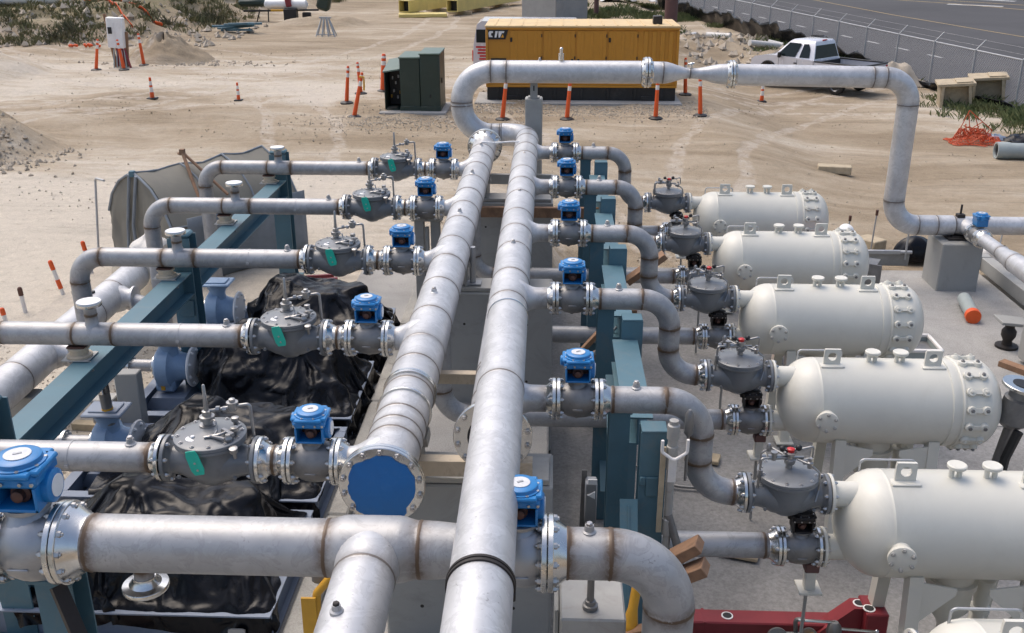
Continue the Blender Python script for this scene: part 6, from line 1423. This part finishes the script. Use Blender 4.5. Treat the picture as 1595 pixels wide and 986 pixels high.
for s_ in (1, -1):
    for pts in (((.47, .1), (.90, .1), (.93, .2), (.9, .84), (.47, .84)), ((.12, .12), (.36, .1), (.38, .82), (.22, .84), (.14, .6))):
        m_ = MB(); q = [cab(u, v, s_) for u, v in pts]; m_.add(q, [tuple(range(len(q)))]); o = t.part('window', m_, M['glass'], smooth=0); o.modifiers.new('thick', 'SOLIDIFY').thickness = .012
m_ = MB(); q = [V3((1.17 + .15 * v - .014, (1 if a else -1) * (.86 - .22 * v), Z0 + (Z1 - .06 - Z0) * v)) for a, v in ((0, .1), (1, .1), (1, .86), (0, .86))]; m_.add(q, [(0, 1, 2, 3)]); o = t.part('rear_window', m_, M['glass'], smooth=0); o.modifiers.new('thick', 'SOLIDIFY').thickness = .012
m_ = MB(); q = [V3((3.25 - .7 * v + .03, (1 if a else -1) * (.86 - .2 * v), Z0 + (Z1 - .05 - Z0) * v)) for a, v in ((0, .08), (1, .08), (1, .92), (0, .92))]; m_.add(q, [(0, 1, 2, 3)]); o = t.part('windscreen', m_, M['glass'], smooth=0); o.modifiers.new('thick', 'SOLIDIFY').thickness = .012
for y0 in (.91, -.91):
    m_ = MB(); m_.box((0.0, y0, 1.075), (2.26, .12, .05), b=.015); t.part('bed_rail', m_, M['black'])
m_ = MB(); m_.box((-1.1, 0, 1.075), (.12, 1.8, .04), b=.01); m_.box((.0, 0, .66), (2.1, 1.7, .02)); m_.box((1.06, 0, .85), (.02, 1.7, .42)); t.part('bed_liner', m_, M['black'])
for x in (0, 3.4):
    for s_ in (1, -1):
        m_ = MB(); m_.revolve((x, s_ * .98, .38), (0, -s_, 0), [(0, .24), (.0, .33), (.03, .38), (.2, .38), (.24, .34), (.24, .2)], 28); w_ = t.part('wheel', m_, M['black'])
        m_ = MB(); m_.revolve((x, s_ * .985, .38), (0, -s_, 0), [(.0, .05), (.01, .08), (.03, .1), (.03, .2), (0, .235), (.03, .24)], 24); t.part('rim', m_, M['chrome'], w_)
        if x == 3.4 or s_ == 1:
            m_ = MB(); m_.tube([V3((x + .5 * math.cos(a), s_ * .955, .42 + .5 * math.sin(a))) for a in [PI * i / 12 for i in range(13)]], .035, 8, stain=0); t.part('fender_flare', m_, M['black'] if x == 3.4 else M['truckwhite'])
for s_ in (1, -1):
    m_ = MB(); m_.box((2.8, s_ * 1.06, 1.2), (.13, .16, .2), b=.03); t.part('mirror', m_, M['black'])
    m_ = MB(); m_.box((-1.115, s_ * .87, .88), (.05, .13, .26), b=.015); t.part('tail_light', m_, M['redlamp'])
    m_ = MB(); m_.box((4.24, s_ * .78, .88), (.16, .28, .18), b=.03); t.part('headlight', m_, M['amber'])
    m_ = MB(); m_.box((2.05, s_ * .96, .95), (.16, .03, .04), b=.01); t.part('door_handle', m_, M['black'])
    m_ = MB()
    for x in (1.18, 1.98, 2.9): m_.box((x, s_ * .952, .78), (.012, .006, .6))
    t.part('door_gap', m_, M['dark'])
m_ = MB(); m_.box((4.38, 0, .55), (.12, 1.86, .22), b=.04); m_.box((4.36, 0, .82), (.05, 1.2, .2), b=.02); t.part('front_bumper', m_, M['black'])
m_ = MB(); m_.box((-1.2, 0, .52), (.14, 1.8, .16), b=.03); t.part('rear_bumper', m_, M['chrome'])
m_ = MB(); m_.box((1.36, 0, 1.755), (.06, .3, .04), b=.01); t.part('brake_lamp', m_, M['redlamp'])
m_ = MB(); m_.cyl((0, -.8, .38), (0, .8, .38), .06, seg=10); m_.cyl((3.4, -.8, .38), (3.4, .8, .38), .05, seg=10); m_.box((1.5, 0, .42), (5.2, .9, .12)); t.part('chassis', m_, M['dark'])

# ------------------------------------------------------------------ white van behind the generator
t = Thing('van', 'white van with red stickers, mostly hidden behind the yellow generator', 'van', (0, 39.6, 0)); t.e.location = (-2.96, 38.7, gz(-2.8, 39))
t.L = V3((0, 0, 0))
vp = [(0, .45), (.02, 1.25), (.16, 2.0), (.35, 2.12), (3.9, 2.1), (4.5, 1.5), (5.2, 1.2), (5.3, .45)]
m_ = MB(); poly_prism(m_, vp, 0, 1.9); t.part('body', m_, M['truckwhite'], smooth=30)
m_ = MB(); m_.box((.56, -.012, 1.58), (.86, .03, .48), b=.012); m_.box((1.9, -.012, 1.58), (1.5, .03, .48), b=.012); t.part('side_window', m_, M['glass'])
m_ = MB(); m_.box((.09, .95, 1.6), (.03, 1.5, .48), 0, Matrix.Rotation(.18, 3, 'Y'), .01); t.part('rear_window', m_, M['glass'])
m_ = MB()
for k in range(5): m_.box((.42 + .03 * k, -.012, 1.18 - k * .11), (.62 - .1 * (k % 2), .02, .06))
t.part('red_lettering', m_, M['redlamp'])
m_ = MB(); m_.box((-.01, .12, .85), (.05, .14, .4), b=.01); t.part('tail_light', m_, M['redlamp'])
for x in (.95, 4.3):
    m_ = MB(); m_.revolve((x, -.03, .36), (0, 1, 0), [(0, .2), (0, .32), (.03, .36), (.22, .36)], 24); w_ = t.part('wheel', m_, M['black'])
    m_ = MB(); m_.revolve((x, -.035, .36), (0, 1, 0), [(0, .05), (.02, .2), (.04, .22)], 20); t.part('rim', m_, M['chrome'], w_)

# ------------------------------------------------------------------ right yard clutter
def crate(lab, x, y, rz, w, d, h):
    z = gz(x, y) - .03; t = Thing('wooden_crate', lab, 'crate', (x, y, z), 'wooden crates by the fence'); t.e.rotation_euler = (R(4), R(-5), rz); t.L = V3((0, 0, 0))
    m_ = MB(); m_.box((0, -.02, h - .05), (w + .2, d + .14, .1), b=.008); m_.box((w * .25, -.04, h + .02), (w * .5, d * .9, .05), b=.006); t.part('lid', m_, M['palewood'])
    m_ = MB(); m_.box((-w / 2 + .03, 0, h / 2 - .05), (.05, d, h - .1)); m_.box((w / 2 - .03, 0, h / 2 - .05), (.05, d, h - .1)); m_.box((0, d / 2 - .03, h / 2 - .05), (w - .12, .05, h - .1)); m_.box((0, 0, .03), (w - .12, d, .05)); m_.box((0, -d * .1, h * .45), (w - .12, .04, h * .75)); t.part('box', m_, M['palewood'])
    for sx in (-1, 1):
        m_ = MB(); m_.bar((sx * (w / 2 - .04), -d / 2 - .03, 0), (sx * (w / 2 - .1), -d / 2 - .03, h - .1), .1, .06); t.part('upright', m_, M['palewood'])
crate('wooden crate with a torn lid by the fence, left of the two', 14.95, 38.0, R(-12), 1.1, .8, .95)
crate('wooden crate by the fence, right of the two', 16.5, 38.9, R(-16), 1.15, .8, 1.05)
rr = random.Random(9)
m_ = MB(); nz = gz(13.1, 31.3)
def net(i, j):
    u, v = i / 30, j / 17
    x = 12.35 + 1.55 * u + .10 * fbm(u * 4, v * 4, 1); y = 30.85 + .95 * v + .10 * fbm(u * 4, v * 4, 7)
    hp = math.sin(PI * min(max(u, 0), 1)) * math.sin(PI * v)
    return V3((x, y, nz + .02 + max(0, hp * .30 * (1 + 1.3 * fbm(u * 5, v * 4, 3))) + .05 * abs(fbm(u * 11, v * 9, 5))))
for j in range(18): m_.tube([net(i, j) for i in range(31)], .011, 4, stain=0)
for i in range(31): m_.tube([net(i, j) for j in range(18)], .011, 4, stain=0)
for k in range(16):
    c = V3((13.1 + rr.gauss(0, .32), 31.35 + rr.gauss(0, .2), nz + .22 + abs(rr.gauss(0, .1)))); a0 = rr.uniform(0, 6); r_ = rr.uniform(.1, .3)
    P = [c + V3((r_ * math.cos(a0 + i * .5), .7 * r_ * math.sin(a0 + i * .5), .12 * math.sin(a0 * 3 + i))) for i in range(rr.randint(5, 9))]
    for q in P: q.z = max(q.z, nz + .02)
    m_.tube(P, .016, 5, stain=0)
for a, b in (((12.6, 31.5, .1), (12.95, 31.6, .95)), ((12.95, 31.6, .95), (13.7, 31.5, .35)), ((12.6, 31.5, .1), (13.4, 31.6, .6)), ((12.8, 31.5, .5), (13.5, 31.5, .2)), ((12.3, 31.2, .03), (13.3, 30.7, .03)), ((12.3, 31.05, .03), (13.5, 30.9, .03)), ((12.4, 31.3, .03), (13.2, 30.6, .04)), ((12.9, 31.5, .85), (13.05, 31.5, .2)), ((13.1, 31.5, .8), (13.35, 31.5, .2))):
    m_.cyl(V3(a) + V3((0, 0, nz)), V3(b) + V3((0, 0, nz)), .014, seg=5)
tag(build(m_, 'netting_heap', M['net'], loc=(13.1, 31.3, nz)), 'tangled heap of orange safety netting on the sand', 'netting')
t = Thing('pvc_pipe', 'grey plastic pipe section lying on the sand at the right edge', 'pipe', (13.6, 29, gz(13.5, 29)))
zz = gz(13.5, 29) + .24; m_ = MB(); m_.revolve((12.85, 29.1, zz), (1, -.1, 0), [(.06, .19), (0, .2), (0, .245), (.35, .245), (.4, .225), (4, .225)], 28, caps=False); t.part('barrel', m_, M['pvc'])
m_ = MB(); m_.revolve((12.9, 29.09, zz), (1, -.1, 0), [(0, .195), (1.6, .195), (1.6, .01)], 24, caps=False); t.part('inside', m_, M['cast'])
m_ = MB(); m_.grid(lambda u, v: V3((14.0 + 1.6 * u + .2 * v, 27.9 - .7 * u + .3 * v, gz(14, 27.5) + .08 + .22 * math.sin(v * PI) + .1 * fbm(u * 4, v * 3))), 20, 8); o = build(m_, 'plastic_sheet', M['plasticwrap'], recalc=False, loc=(14, 27.8, -.8)); o.modifiers.new('thick', 'SOLIDIFY').thickness = .02; tag(o, 'curled strip of grey-white plastic in front of the grey pipe', 'plastic strip')
for k, (x, y, s_, lab) in enumerate(((14.9, 31.6, .55, 'larger dark bag behind the orange netting'), (13.95, 31.9, .4, 'smaller dark bag touching the orange netting'))):
    m_ = MB(); z_ = gz(x, y)
    def bag(u, v, x=x, y=y, s_=s_, z_=z_): a = 2 * PI * u; q = math.sin(PI * v * .52) * s_ * (1 + .2 * fbm(math.cos(a) * 2, math.sin(a) * 2, v * 3 + k)); return V3((x + q * 1.4 * math.cos(a), y + q * .8 * math.sin(a), z_ + .55 * s_ * math.cos(PI * v * .55) + .08 * fbm(u * 9, v * 5, k) - .08))
    m_.grid(bag, 34, 16); tag(build(m_, 'dark_bag', M['skid'] if k else M['tarp'], smooth=60, loc=(x, y, z_)), lab, 'bag')
zt = gz(7.6, 26.6); m_ = MB(); m_.box((7.6, 26.6, zt + .1), (.86, .36, .2), 0, Matrix.Rotation(-.22, 3, 'Z'), .02); tag(build(m_, 'timber_block', M['palewood'], loc=(7.6, 26.6, zt)), 'short thick pale timber lying alone on the sand', 'timber')
m_ = MB()
for k, (a, b) in enumerate((((10.0, 52.5, .15), (11.6, 53.2, .3)), ((8.2, 55, .25), (9.3, 54.2, .1)), ((11.3, 54.3, .25), (12.0, 54.0, .35)), ((7.2, 58, .1), (8.2, 59.5, .3)))): m_.cyl(V3(a) + V3((0, 0, gz(a[0], a[1]))), V3(b) + V3((0, 0, gz(b[0], b[1]))), .16, seg=10)
tag(build(m_, 'pipe_offcuts', M['plasticwrap'], loc=(10, 54, -.8)), 'pale pipe offcuts scattered on the rubble behind the pickup truck', 'pipe offcuts', kind='stuff')
m_ = MB(); m_.grid(lambda u, v: V3((3.6 + 4.2 * u, 78 + 3 * v, gz(5, 79) + .1 + .9 * max(0, fbm(u * 3, v * 3, 3) + .3) * math.sin(u * PI))), 40, 20); o = build(m_, 'white_sheet', M['plasticwrap'], recalc=False, loc=(5, 79, 0)); o.modifiers.new('thick', 'SOLIDIFY').thickness = .02; tag(o, 'crumpled white plastic sheet on the grass beyond the brown piles', 'plastic sheet')
m_ = MB(); m_.grid(lambda u, v: V3((13.4 + 2.4 * u, 42.6 + 1.6 * v, gz(14, 43) + (.9 * math.sin(min(u * 1.15, 1) * PI) ** .8 * math.sin(v * PI)) * (1 + .3 * fbm(u * 4, v * 3, 6)))), 24, 14); tag(build(m_, 'rock_heap', M['rock'], loc=(14, 43, -.8)), 'tan earth heap between the pickup truck and the fence', 'earth heap')
# ------------------------------------------------------------------ right pad
t = pier('tee_pier', 'square grey pier under the stainless tee at the right', 7.02, 7.74, 17.3, 18.06, -.66, .25)
m_ = MB(); m_.box((7.42, 17.72, .275), (.46, .42, .05), b=.008); m_.box((7.42, 17.72, .30), (.3, .3, .03), b=.006); t.part('bearing', m_, M['dark'])
GC = 'grey steel channels edging the right pad'
def boxbar(lab, p0, p1, w=.22, h=.26): 
    m_ = MB(); m_.bar(p0, p1, w, h, b=.012); tag(build(m_, 'edge_channel', M['pier'], loc=p0), lab, 'steel channel', GC)
boxbar('grey steel channel behind the second vessel, left of the tee pier', (5.2, 18.9, -.52), (7.0, 18.85, -.52))
boxbar('short grey steel channel right of the tee pier', (7.78, 18.7, -.52), (8.5, 18.68, -.52))
boxbar('grey steel channel running toward the viewer at the right edge', (8.4, 18.54, -.52), (8.4, 15.0, -.52))
m_ = MB(); m_.box((6.35, 18.72, -.36), (.9, .06, .08), b=.01); m_.cyl((6.9, 18.7, -.5), (6.9, 18.7, .2), .02, seg=8); m_.cyl((6.78, 18.72, -.36), (7.02, 18.72, -.36), .035, seg=8); tag(build(m_, 'tap_pipe', M['galv'], loc=(6.9, 18.7, -.5)), 'thin standpipe with a brass tap on the grey channel beside the tee pier', 'standpipe')
t = Thing('capped_cylinder', 'grey cylinder with an orange end cap lying on the right pad', 'cylinder', (7.2, 16.1, -.64))
a, b = V3((7.25, 16.62, -.52)), V3((7.09, 15.82, -.52)); m_ = MB(); m_.cyl(a, b, .11, seg=24); t.part('barrel', m_, M['pvc'])
m_ = MB(); d_ = (b - a).normalized(); m_.revolve(b - d_ * .02, d_, [(0, .125), (.09, .128), (.12, .12), (.125, .05)], 24); t.part('cap', m_, M['orange'])
m_ = MB(); m_.revolve(a - d_ * .01, -d_, [(0, .06), (.012, .05)], 16); t.part('end_hole', m_, M['dark'])
t = Thing('valve_stub', 'rusty upright valve stub with a flat grey plate on top, beside the right edge post', 'valve', (7.2, 14.75, -.64))
m_ = MB(); m_.revolve((7.22, 14.75, -.64), (0, 0, 1), [(0, .17), (.04, .17), (.05, .08), (.12, .07), (.2, .11), (.28, .11), (.34, .07), (.4, .08)], 22); t.part('body', m_, M['dark']); m_ = MB(); m_.box((7.24, 14.75, -.2), (.46, .36, .05), 0, Matrix.Rotation(.1, 3, 'Y'), .008); t.part('plate', m_, M['pier'])
t = Thing('edge_post', 'square grey steel post on a timber at the right edge', 'steel post', (7.28, 14.0, -.64))
m_ = MB(); m_.box((7.3, 14.1, -.1), (.3, .24, .94), b=.01); t.part('post', m_, M['pier'], smooth=25); m_ = MB(); m_.bar((6.85, 14.05, -.6), (7.4, 13.3, -.6), .16, .09); t.part('timber', m_, M['wood'])
t = Thing('flanged_stub', 'grey pipe stub with a bright upright flange at the right edge', 'pipe stub', (4.85, 9.4, -.64))
m_ = MB(); m_.revolve((4.86, 9.4, 1.17), (-.12, .05, -1), [(0, .11), (.1, .12), (.12, .15), (.38, .16), (.44, .1), (.46, .05), (1.2, .045), (1.8, .045)], 26); t.part('body', m_, M['cast'])
m_ = MB(); m_.revolve((4.86, 9.4, 1.215), (-.12, .05, -1), [(0, .02), (0, .205), (.004, .21), (.034, .21), (.038, .12)], 32)
for i in range(6): a_ = i * PI / 3 + .4; m_.cyl((4.86 + .165 * math.cos(a_), 9.4 + .165 * math.sin(a_), 1.2145), (4.86 + .165 * math.cos(a_), 9.4 + .165 * math.sin(a_), 1.2185), .02, seg=8, mi=2)
m_.revolve((4.856, 9.4025, 1.219), (-.12, .05, -1), [(-.002, .105), (.001, .105)], 24, 2); t.part('flange', m_, FM)
m_ = MB(); m_.tube([(4.82, 9.25, .75), (4.74, 9.25, .45), (4.70, 9.22, .0), (4.62, 9.25, -.2)], .05, 8, stain=0); t.part('strap', m_, M['black'])
m_ = MB()
def bag2(u, v): a = 2 * PI * u; q = math.sin(PI * v * .53) * .36 * (1 + .08 * math.sin(a * 5) * (1 - v) + .1 * fbm(math.cos(a) * 2, math.sin(a) * 2, v)); return V3((7.35 + q * math.cos(a) * 1.1, 19.5 + q * math.sin(a) * .8, -.66 + .40 * math.cos(PI * v * .55)))
m_.grid(bag2, 40, 16); tag(build(m_, 'black_bag', M['tarp'], smooth=60, loc=(7.35, 19.5, -.7)), 'round black plastic bag on the sand left of the tee pier', 'bag')
m_ = MB()
def bag3(u, v): a = 2 * PI * u; q = math.sin(PI * v * .53) * .36 * (1 + .25 * fbm(math.cos(a) * 2, math.sin(a) * 2, v * 2)); return V3((9.0 + q * math.cos(a) * 1.2, 19.7 + q * math.sin(a) * .8, gz(9, 19.7) + .28 * math.cos(PI * v * .55) + .05 * fbm(u * 8, v * 5, 2)))
m_.grid(bag3, 30, 14); tag(build(m_, 'white_bag', M['plasticwrap'], smooth=60, loc=(9, 19.7, -.8)), 'pale crumpled bag right of the tee pier', 'bag')
zb = gz(6.75, 19.9); m_ = MB(); m_.box((6.7, 20.2, zb + .12), (.4, .5, .24), 0, Matrix.Rotation(.6, 3, 'Z'), .02); tag(build(m_, 'sand_block', M['palewood'], loc=(6.7, 20.2, zb)), 'tan block lying behind the round black bag', 'block')
for x, y, h, lab in ((6.0, 19.6, .85, 'thin rusty stake behind the closure end of the second-farthest vessel'), (6.55, 19.7, .95, 'thin rusty stake right of the crouched stake, near the black bag'), (9.2, 19.9, .7, 'thin rusty stake at the right edge beyond the tee arm'), (5.35, 20.1, .75, 'short rusty stake beside the worker with the white helmet')):
    z_ = gz(x, y); t = Thing('survey_stake', lab.replace('right of the crouched stake, ', ''), 'stake', (x, y, z_), 'thin stakes behind the right pad')
    m_ = MB(); m_.cyl((x, y, z_ - .05), (x + .03, y, z_ + h), .016, seg=8); t.part('rod', m_, M['galv']); m_ = MB(); m_.cyl((x + .03, y, z_ + h - .08), (x + .03, y, z_ + h + .03), .03, seg=8); t.part('cap', m_, M['rusty'])
t = Thing('square_duct', 'short grey square duct with a dark open end beside the second-farthest vessel', 'duct', (5.6, 17.6, -.64))
m_ = MB()
for sg in (-1, 1): m_.bar((5.2, 17.9 + sg * .2, -.38), (6.0, 17.5 + sg * .2, -.38), .03, .42); m_.bar((5.2, 17.9, -.38 + sg * .2), (6.0, 17.5, -.38 + sg * .2), .38, .03)
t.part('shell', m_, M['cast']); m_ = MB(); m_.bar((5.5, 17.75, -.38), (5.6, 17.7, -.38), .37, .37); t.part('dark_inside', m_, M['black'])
t = Thing('waste_bin', 'pale grey plastic bin behind the closure of the third vessel', 'bin', (5.15, 13.1, -.64))
m_ = MB(); m_.add([(4.95, 12.9, -.64), (5.35, 12.9, -.64), (5.35, 13.3, -.64), (4.95, 13.3, -.64), (4.88, 12.83, .1), (5.42, 12.83, .1), (5.42, 13.37, .1), (4.88, 13.37, .1)], [(0, 1, 2, 3), (0, 1, 5, 4), (1, 2, 6, 5), (2, 3, 7, 6), (3, 0, 4, 7)]); t.part('tub', m_, M['pvc']); m_ = MB(); [m_.box(c_, s_, b=.012) for c_, s_ in (((5.15, 12.82, .1), (.6, .05, .05)), ((5.15, 13.38, .1), (.6, .05, .05)), ((4.87, 13.1, .1), (.05, .51, .05)), ((5.43, 13.1, .1), (.05, .51, .05)))]; t.part('rim', m_, M['reflect'])
m_ = MB(); m_.box((5.15, 13.1, .02), (.48, .48, .02)); t.part('contents', m_, M['cast'])
m_ = MB(); m_.box((2.75, 13.1, -.35), (.22, .22, .55), b=.03); tag(build(m_, 'orange_box', M['orange'], loc=(2.75, 13.1, -.62)), 'small upright orange box between the second and third vessels', 'box')
for k, (x, y, lab) in enumerate(((2.05, 9.0, 'tan kraft paper scrap under the nearest control valve on the pad'), (1.95, 11.0, 'tan kraft paper scrap by the stand at the second vessel'))):
    m_ = MB(); m_.box((x, y, -.60), (.42, .22, .05), 0, Matrix.Rotation(-.3, 3, 'Z'), .01); tag(build(m_, 'paper_scrap', M['palewood'], loc=(x, y, -.63)), lab, 'scrap')
m_ = MB(); m_.tube(bend([(1.0, 10.9, -.61), (1.5, 10.3, -.6), (2.6, 10.2, -.61), (2.9, 10.6, -.61)], .3, 6)[0], .018, 8, stain=0); tag(build(m_, 'hose', M['cast'], loc=(1, 10.9, -.63)), 'grey hose lying on the pad between the second and third vessels', 'hose')
# red beam and tackle, bottom right
t = Thing('red_beam', 'dark red steel beam with holes lying on the pad at the bottom', 'steel beam', (2.1, 7.7, -.63))
m_ = MB(); m_.box((1.85, 7.75, -.54), (2.2, .2, .17), b=.012); m_.box((1.5, 7.75, -.54), (.025, .206, .176)); t.part('beam', m_, M['red'], smooth=25)
m_ = MB(); m_.prism([(-.38, 0), (.2, 0), (.2, .36), (.02, .36), (-.3, .06)], (2.82, 7.7, -.6), (1, 0, 0), (0, 0, 1), .16); m_.box((3.02, 7.66, -.42), (.2, .3, .4), b=.012); t.part('end_bracket', m_, M['red'], smooth=25)
for x, y, z in ((1.72, 7.75, -.4535), (2.9, 7.7, -.2385), (2.96, 7.6, -.218)):
    m_ = MB(); m_.revolve((x, y, z - .001), (0, 0, 1), [(0, .055), (.006, .055), (.007, .042)], 20, 0); m_.revolve((x, y, z + .0065), (0, 0, 1), [(0, .042), (.001, .042)], 18, 1); t.part('hole', m_, [M['white'], M['black']])
t = Thing('lifting_tackle', 'grey steel shackle and bright rods lying on the red beam', 'shackle', (2.4, 7.45, -.5))
m_ = MB(); m_.revolve((2.12, 7.45, -.45), (0, -1, .35), [(0, .1), (.03, .1), (.032, .05), (.05, .05), (.06, .02)], 22); m_.revolve((2.4, 7.45, -.42), (0, -1, .35), [(0, .08), (.03, .08), (.032, .05)], 20); m_.box((2.27, 7.48, -.47), (.3, .04, .12), b=.01); m_.tube(bend([(2.3, 7.5, -.45), (2.28, 7.5, -.28), (2.36, 7.48, -.26)], .03, 3)[0], .02, 8, stain=0); m_.revolve((2.62, 7.45, -.36), (0, 0, 1), [(-.1, .05), (0, .07), (.06, .06), (.1, .03)], 14); t.part('shackle', m_, M['cast'])
m_ = MB(); m_.cyl((2.3, 7.48, -.27), (2.62, 7.46, -.27), .014, seg=8); m_.cyl((2.66, 7.45, -.33), (2.98, 7.42, -.33), .014, seg=8); m_.sphere((2.99, 7.42, -.33), .022, seg=8, n=6); t.part('rod', m_, M['chrome'])
m_ = MB(); m_.tube([(2.4, 7.38, -.36), (2.42, 7.2, -.4), (2.42, 6.9, -.58)], .042, 12, stain=0); t.part('yellow_handle', m_, M['yellow'])

# ------------------------------------------------------------------ worker between the vessels
def skin(name, verts, edges, rad, mat, parent, lvl=1, root=0):
    me = bpy.data.meshes.new(name); me.from_pydata(verts, edges, []); o = bpy.data.objects.new(name, me); COL.objects.link(o); o.parent = parent
    md = o.modifiers.new('skin', 'SKIN'); md.use_smooth_shade = True
    for i, r_ in enumerate(rad): me.skin_vertices[0].data[i].radius = (r_, r_) if not isinstance(r_, tuple) else r_
    me.skin_vertices[0].data[root].use_root = True
    ss = o.modifiers.new('sub', 'SUBSURF'); ss.levels = lvl; ss.render_levels = lvl; me.materials.append(mat); return o
skinm = paint('skin', (.45, .25, .17), .5, 0, .06, 8); jeans = paint('work_trousers', (.05, .06, .09), .85, 0, .15, 9)
P_ = (4.68, 15.34, -.62)
w = Thing('person', 'worker in a white helmet and orange vest behind the second-farthest vessel', 'person', P_)
vv = [(0, 0, .98), (0, .01, 1.2), (0, .0, 1.42), (0, -.01, 1.52), (-.1, 0, .92), (-.11, -.03, .5), (-.12, .02, .09), (-.12, -.12, .04), (.1, 0, .92), (.12, -.02, .5), (.13, .03, .09), (.13, -.11, .04),
      (-.19, 0, 1.42), (-.24, -.02, 1.16), (-.2, -.2, 1.02), (.19, 0, 1.42), (.24, -.02, 1.16), (.2, -.2, 1.02)]
ee = [(0, 1), (1, 2), (2, 3), (0, 4), (4, 5), (5, 6), (6, 7), (0, 8), (8, 9), (9, 10), (10, 11), (2, 12), (12, 13), (13, 14), (2, 15), (15, 16), (16, 17)]
rd = [.14, .14, .15, .06, .1, .07, .05, .045, .1, .07, .05, .045, .075, .05, .038, .075, .05, .038]
body = skin('body', vv, ee, rd, jeans, w.e)
m_ = MB(); m_.sphere((0, -.01, 1.63), .1, 0, 18, 12, (.82, .98, 1.18)); m_.revolve((0, -.1, 1.62), (0, -1, -.3), [(0, .02), (.03, .012)], 8)
for sx in (-1, 1): m_.sphere((sx * .082, 0, 1.625), .022, 0, 8, 6, (.4, .8, 1.2)); m_.sphere((sx * .032, -.096, 1.645), .011, 1, 8, 6)
m_.box((0, -.098, 1.575), (.045, .012, .008), 1, b=.002); hd = build(m_, 'head', [skinm, M['dark']], w.e)
m_ = MB(); m_.sphere((0, 0, 1.68), .128, 0, 22, 12, (.92, 1.1, .86)); m_.revolve((0, -.03, 1.665), (0, -.1, 1), [(0, .14), (.012, .145), (.018, .12)], 24); build(m_, 'helmet', M['white'], w.e)
m_ = MB(); m_.revolve((0, .005, .95), (0, 0, 1), [(0, .17), (.2, .172), (.42, .19), (.5, .16), (.56, .085)], 24, caps=False); vt = build(m_, 'vest', M['orange'], w.e); 
m_ = MB(); 
for z in (.2, .32): m_.revolve((0, .005, .95 + z), (0, 0, 1), [(0, .177), (.05, .18)], 24, caps=False)
build(m_, 'reflective_band', M['reflect'], vt)
for sx in (-1, 1):
    base = V3((sx * .2, -.2, 1.02)); hv = []; he = []; hr = []
    hv.append(tuple(base)); hr.append(.032); hv.append(tuple(base + V3((0, -.07, -.02)))); hr.append(.036); he.append((0, 1))
    for f in range(4):
        n0 = len(hv); off = (f - 1.5) * .019; L_ = (.06, .07, .066, .05)[f]
        hv += [tuple(base + V3((off, -.1, -.025))), tuple(base + V3((off, -.1 - L_ * .5, -.035))), tuple(base + V3((off, -.1 - L_ * .8, -.06)))]; hr += [.01, .009, .008]; he += [(1, n0), (n0, n0 + 1), (n0 + 1, n0 + 2)]
    n0 = len(hv); hv += [tuple(base + V3((-sx * .035, -.05, -.02))), tuple(base + V3((-sx * .055, -.085, -.03)))]; hr += [.011, .009]; he += [(0, n0), (n0, n0 + 1)]
    skin('hand', hv, he, hr, skinm, w.e)
# ------------------------------------------------------------------ camera, light, output
cam = bpy.data.cameras.new('camera'); co = bpy.data.objects.new('camera', cam); COL.objects.link(co)
cam.sensor_width = 36; cam.lens = 36 * 1557 / 1595; cam.clip_end = 2000; cam.clip_start = .05
co.location = (0, 0, 5.6); co.rotation_euler = (R(90) - math.atan(616 / 1557), 0, R(2.2))
scene.camera = co
wd = bpy.data.worlds.new('World'); scene.world = wd; wd.use_nodes = True
nt = wd.node_tree; bg = nt.nodes['Background']
sky = nt.nodes.new('ShaderNodeTexSky'); sky.sky_type = 'NISHITA'; sky.sun_disc = False
SUN_EL, SUN_AZ = 62, -50       # azimuth measured from +Y (away from the viewer) towards +X
sky.sun_elevation = R(SUN_EL); sky.sun_rotation = R(SUN_AZ); sky.air_density = 1.0; sky.dust_density = 5.0; sky.ozone_density = 1.0
nt.links.new(sky.outputs[0], bg.inputs[0]); bg.inputs[1].default_value = .15
sl = bpy.data.lights.new('sun', 'SUN'); so = bpy.data.objects.new('sun', sl); COL.objects.link(so)
sl.energy = .8; sl.angle = R(60); sl.color = (1, .96, .9)
d = V3((math.sin(R(SUN_AZ)) * math.cos(R(SUN_EL)), math.cos(R(SUN_AZ)) * math.cos(R(SUN_EL)), math.sin(R(SUN_EL))))
so.rotation_euler = d.to_track_quat('Z', 'Y').to_euler(); so.location = d * 60
vs = scene.view_settings; vs.view_transform = 'Standard'; vs.look = 'None'; vs.exposure = 0.51; vs.gamma = 1; vs.use_curve_mapping = False
scene.render.engine = 'CYCLES'; scene.cycles.max_bounces = 6; scene.cycles.transparent_max_bounces = 12
scene.cycles.use_denoising = True
scene.render.resolution_x = 1024; scene.render.resolution_y = 633
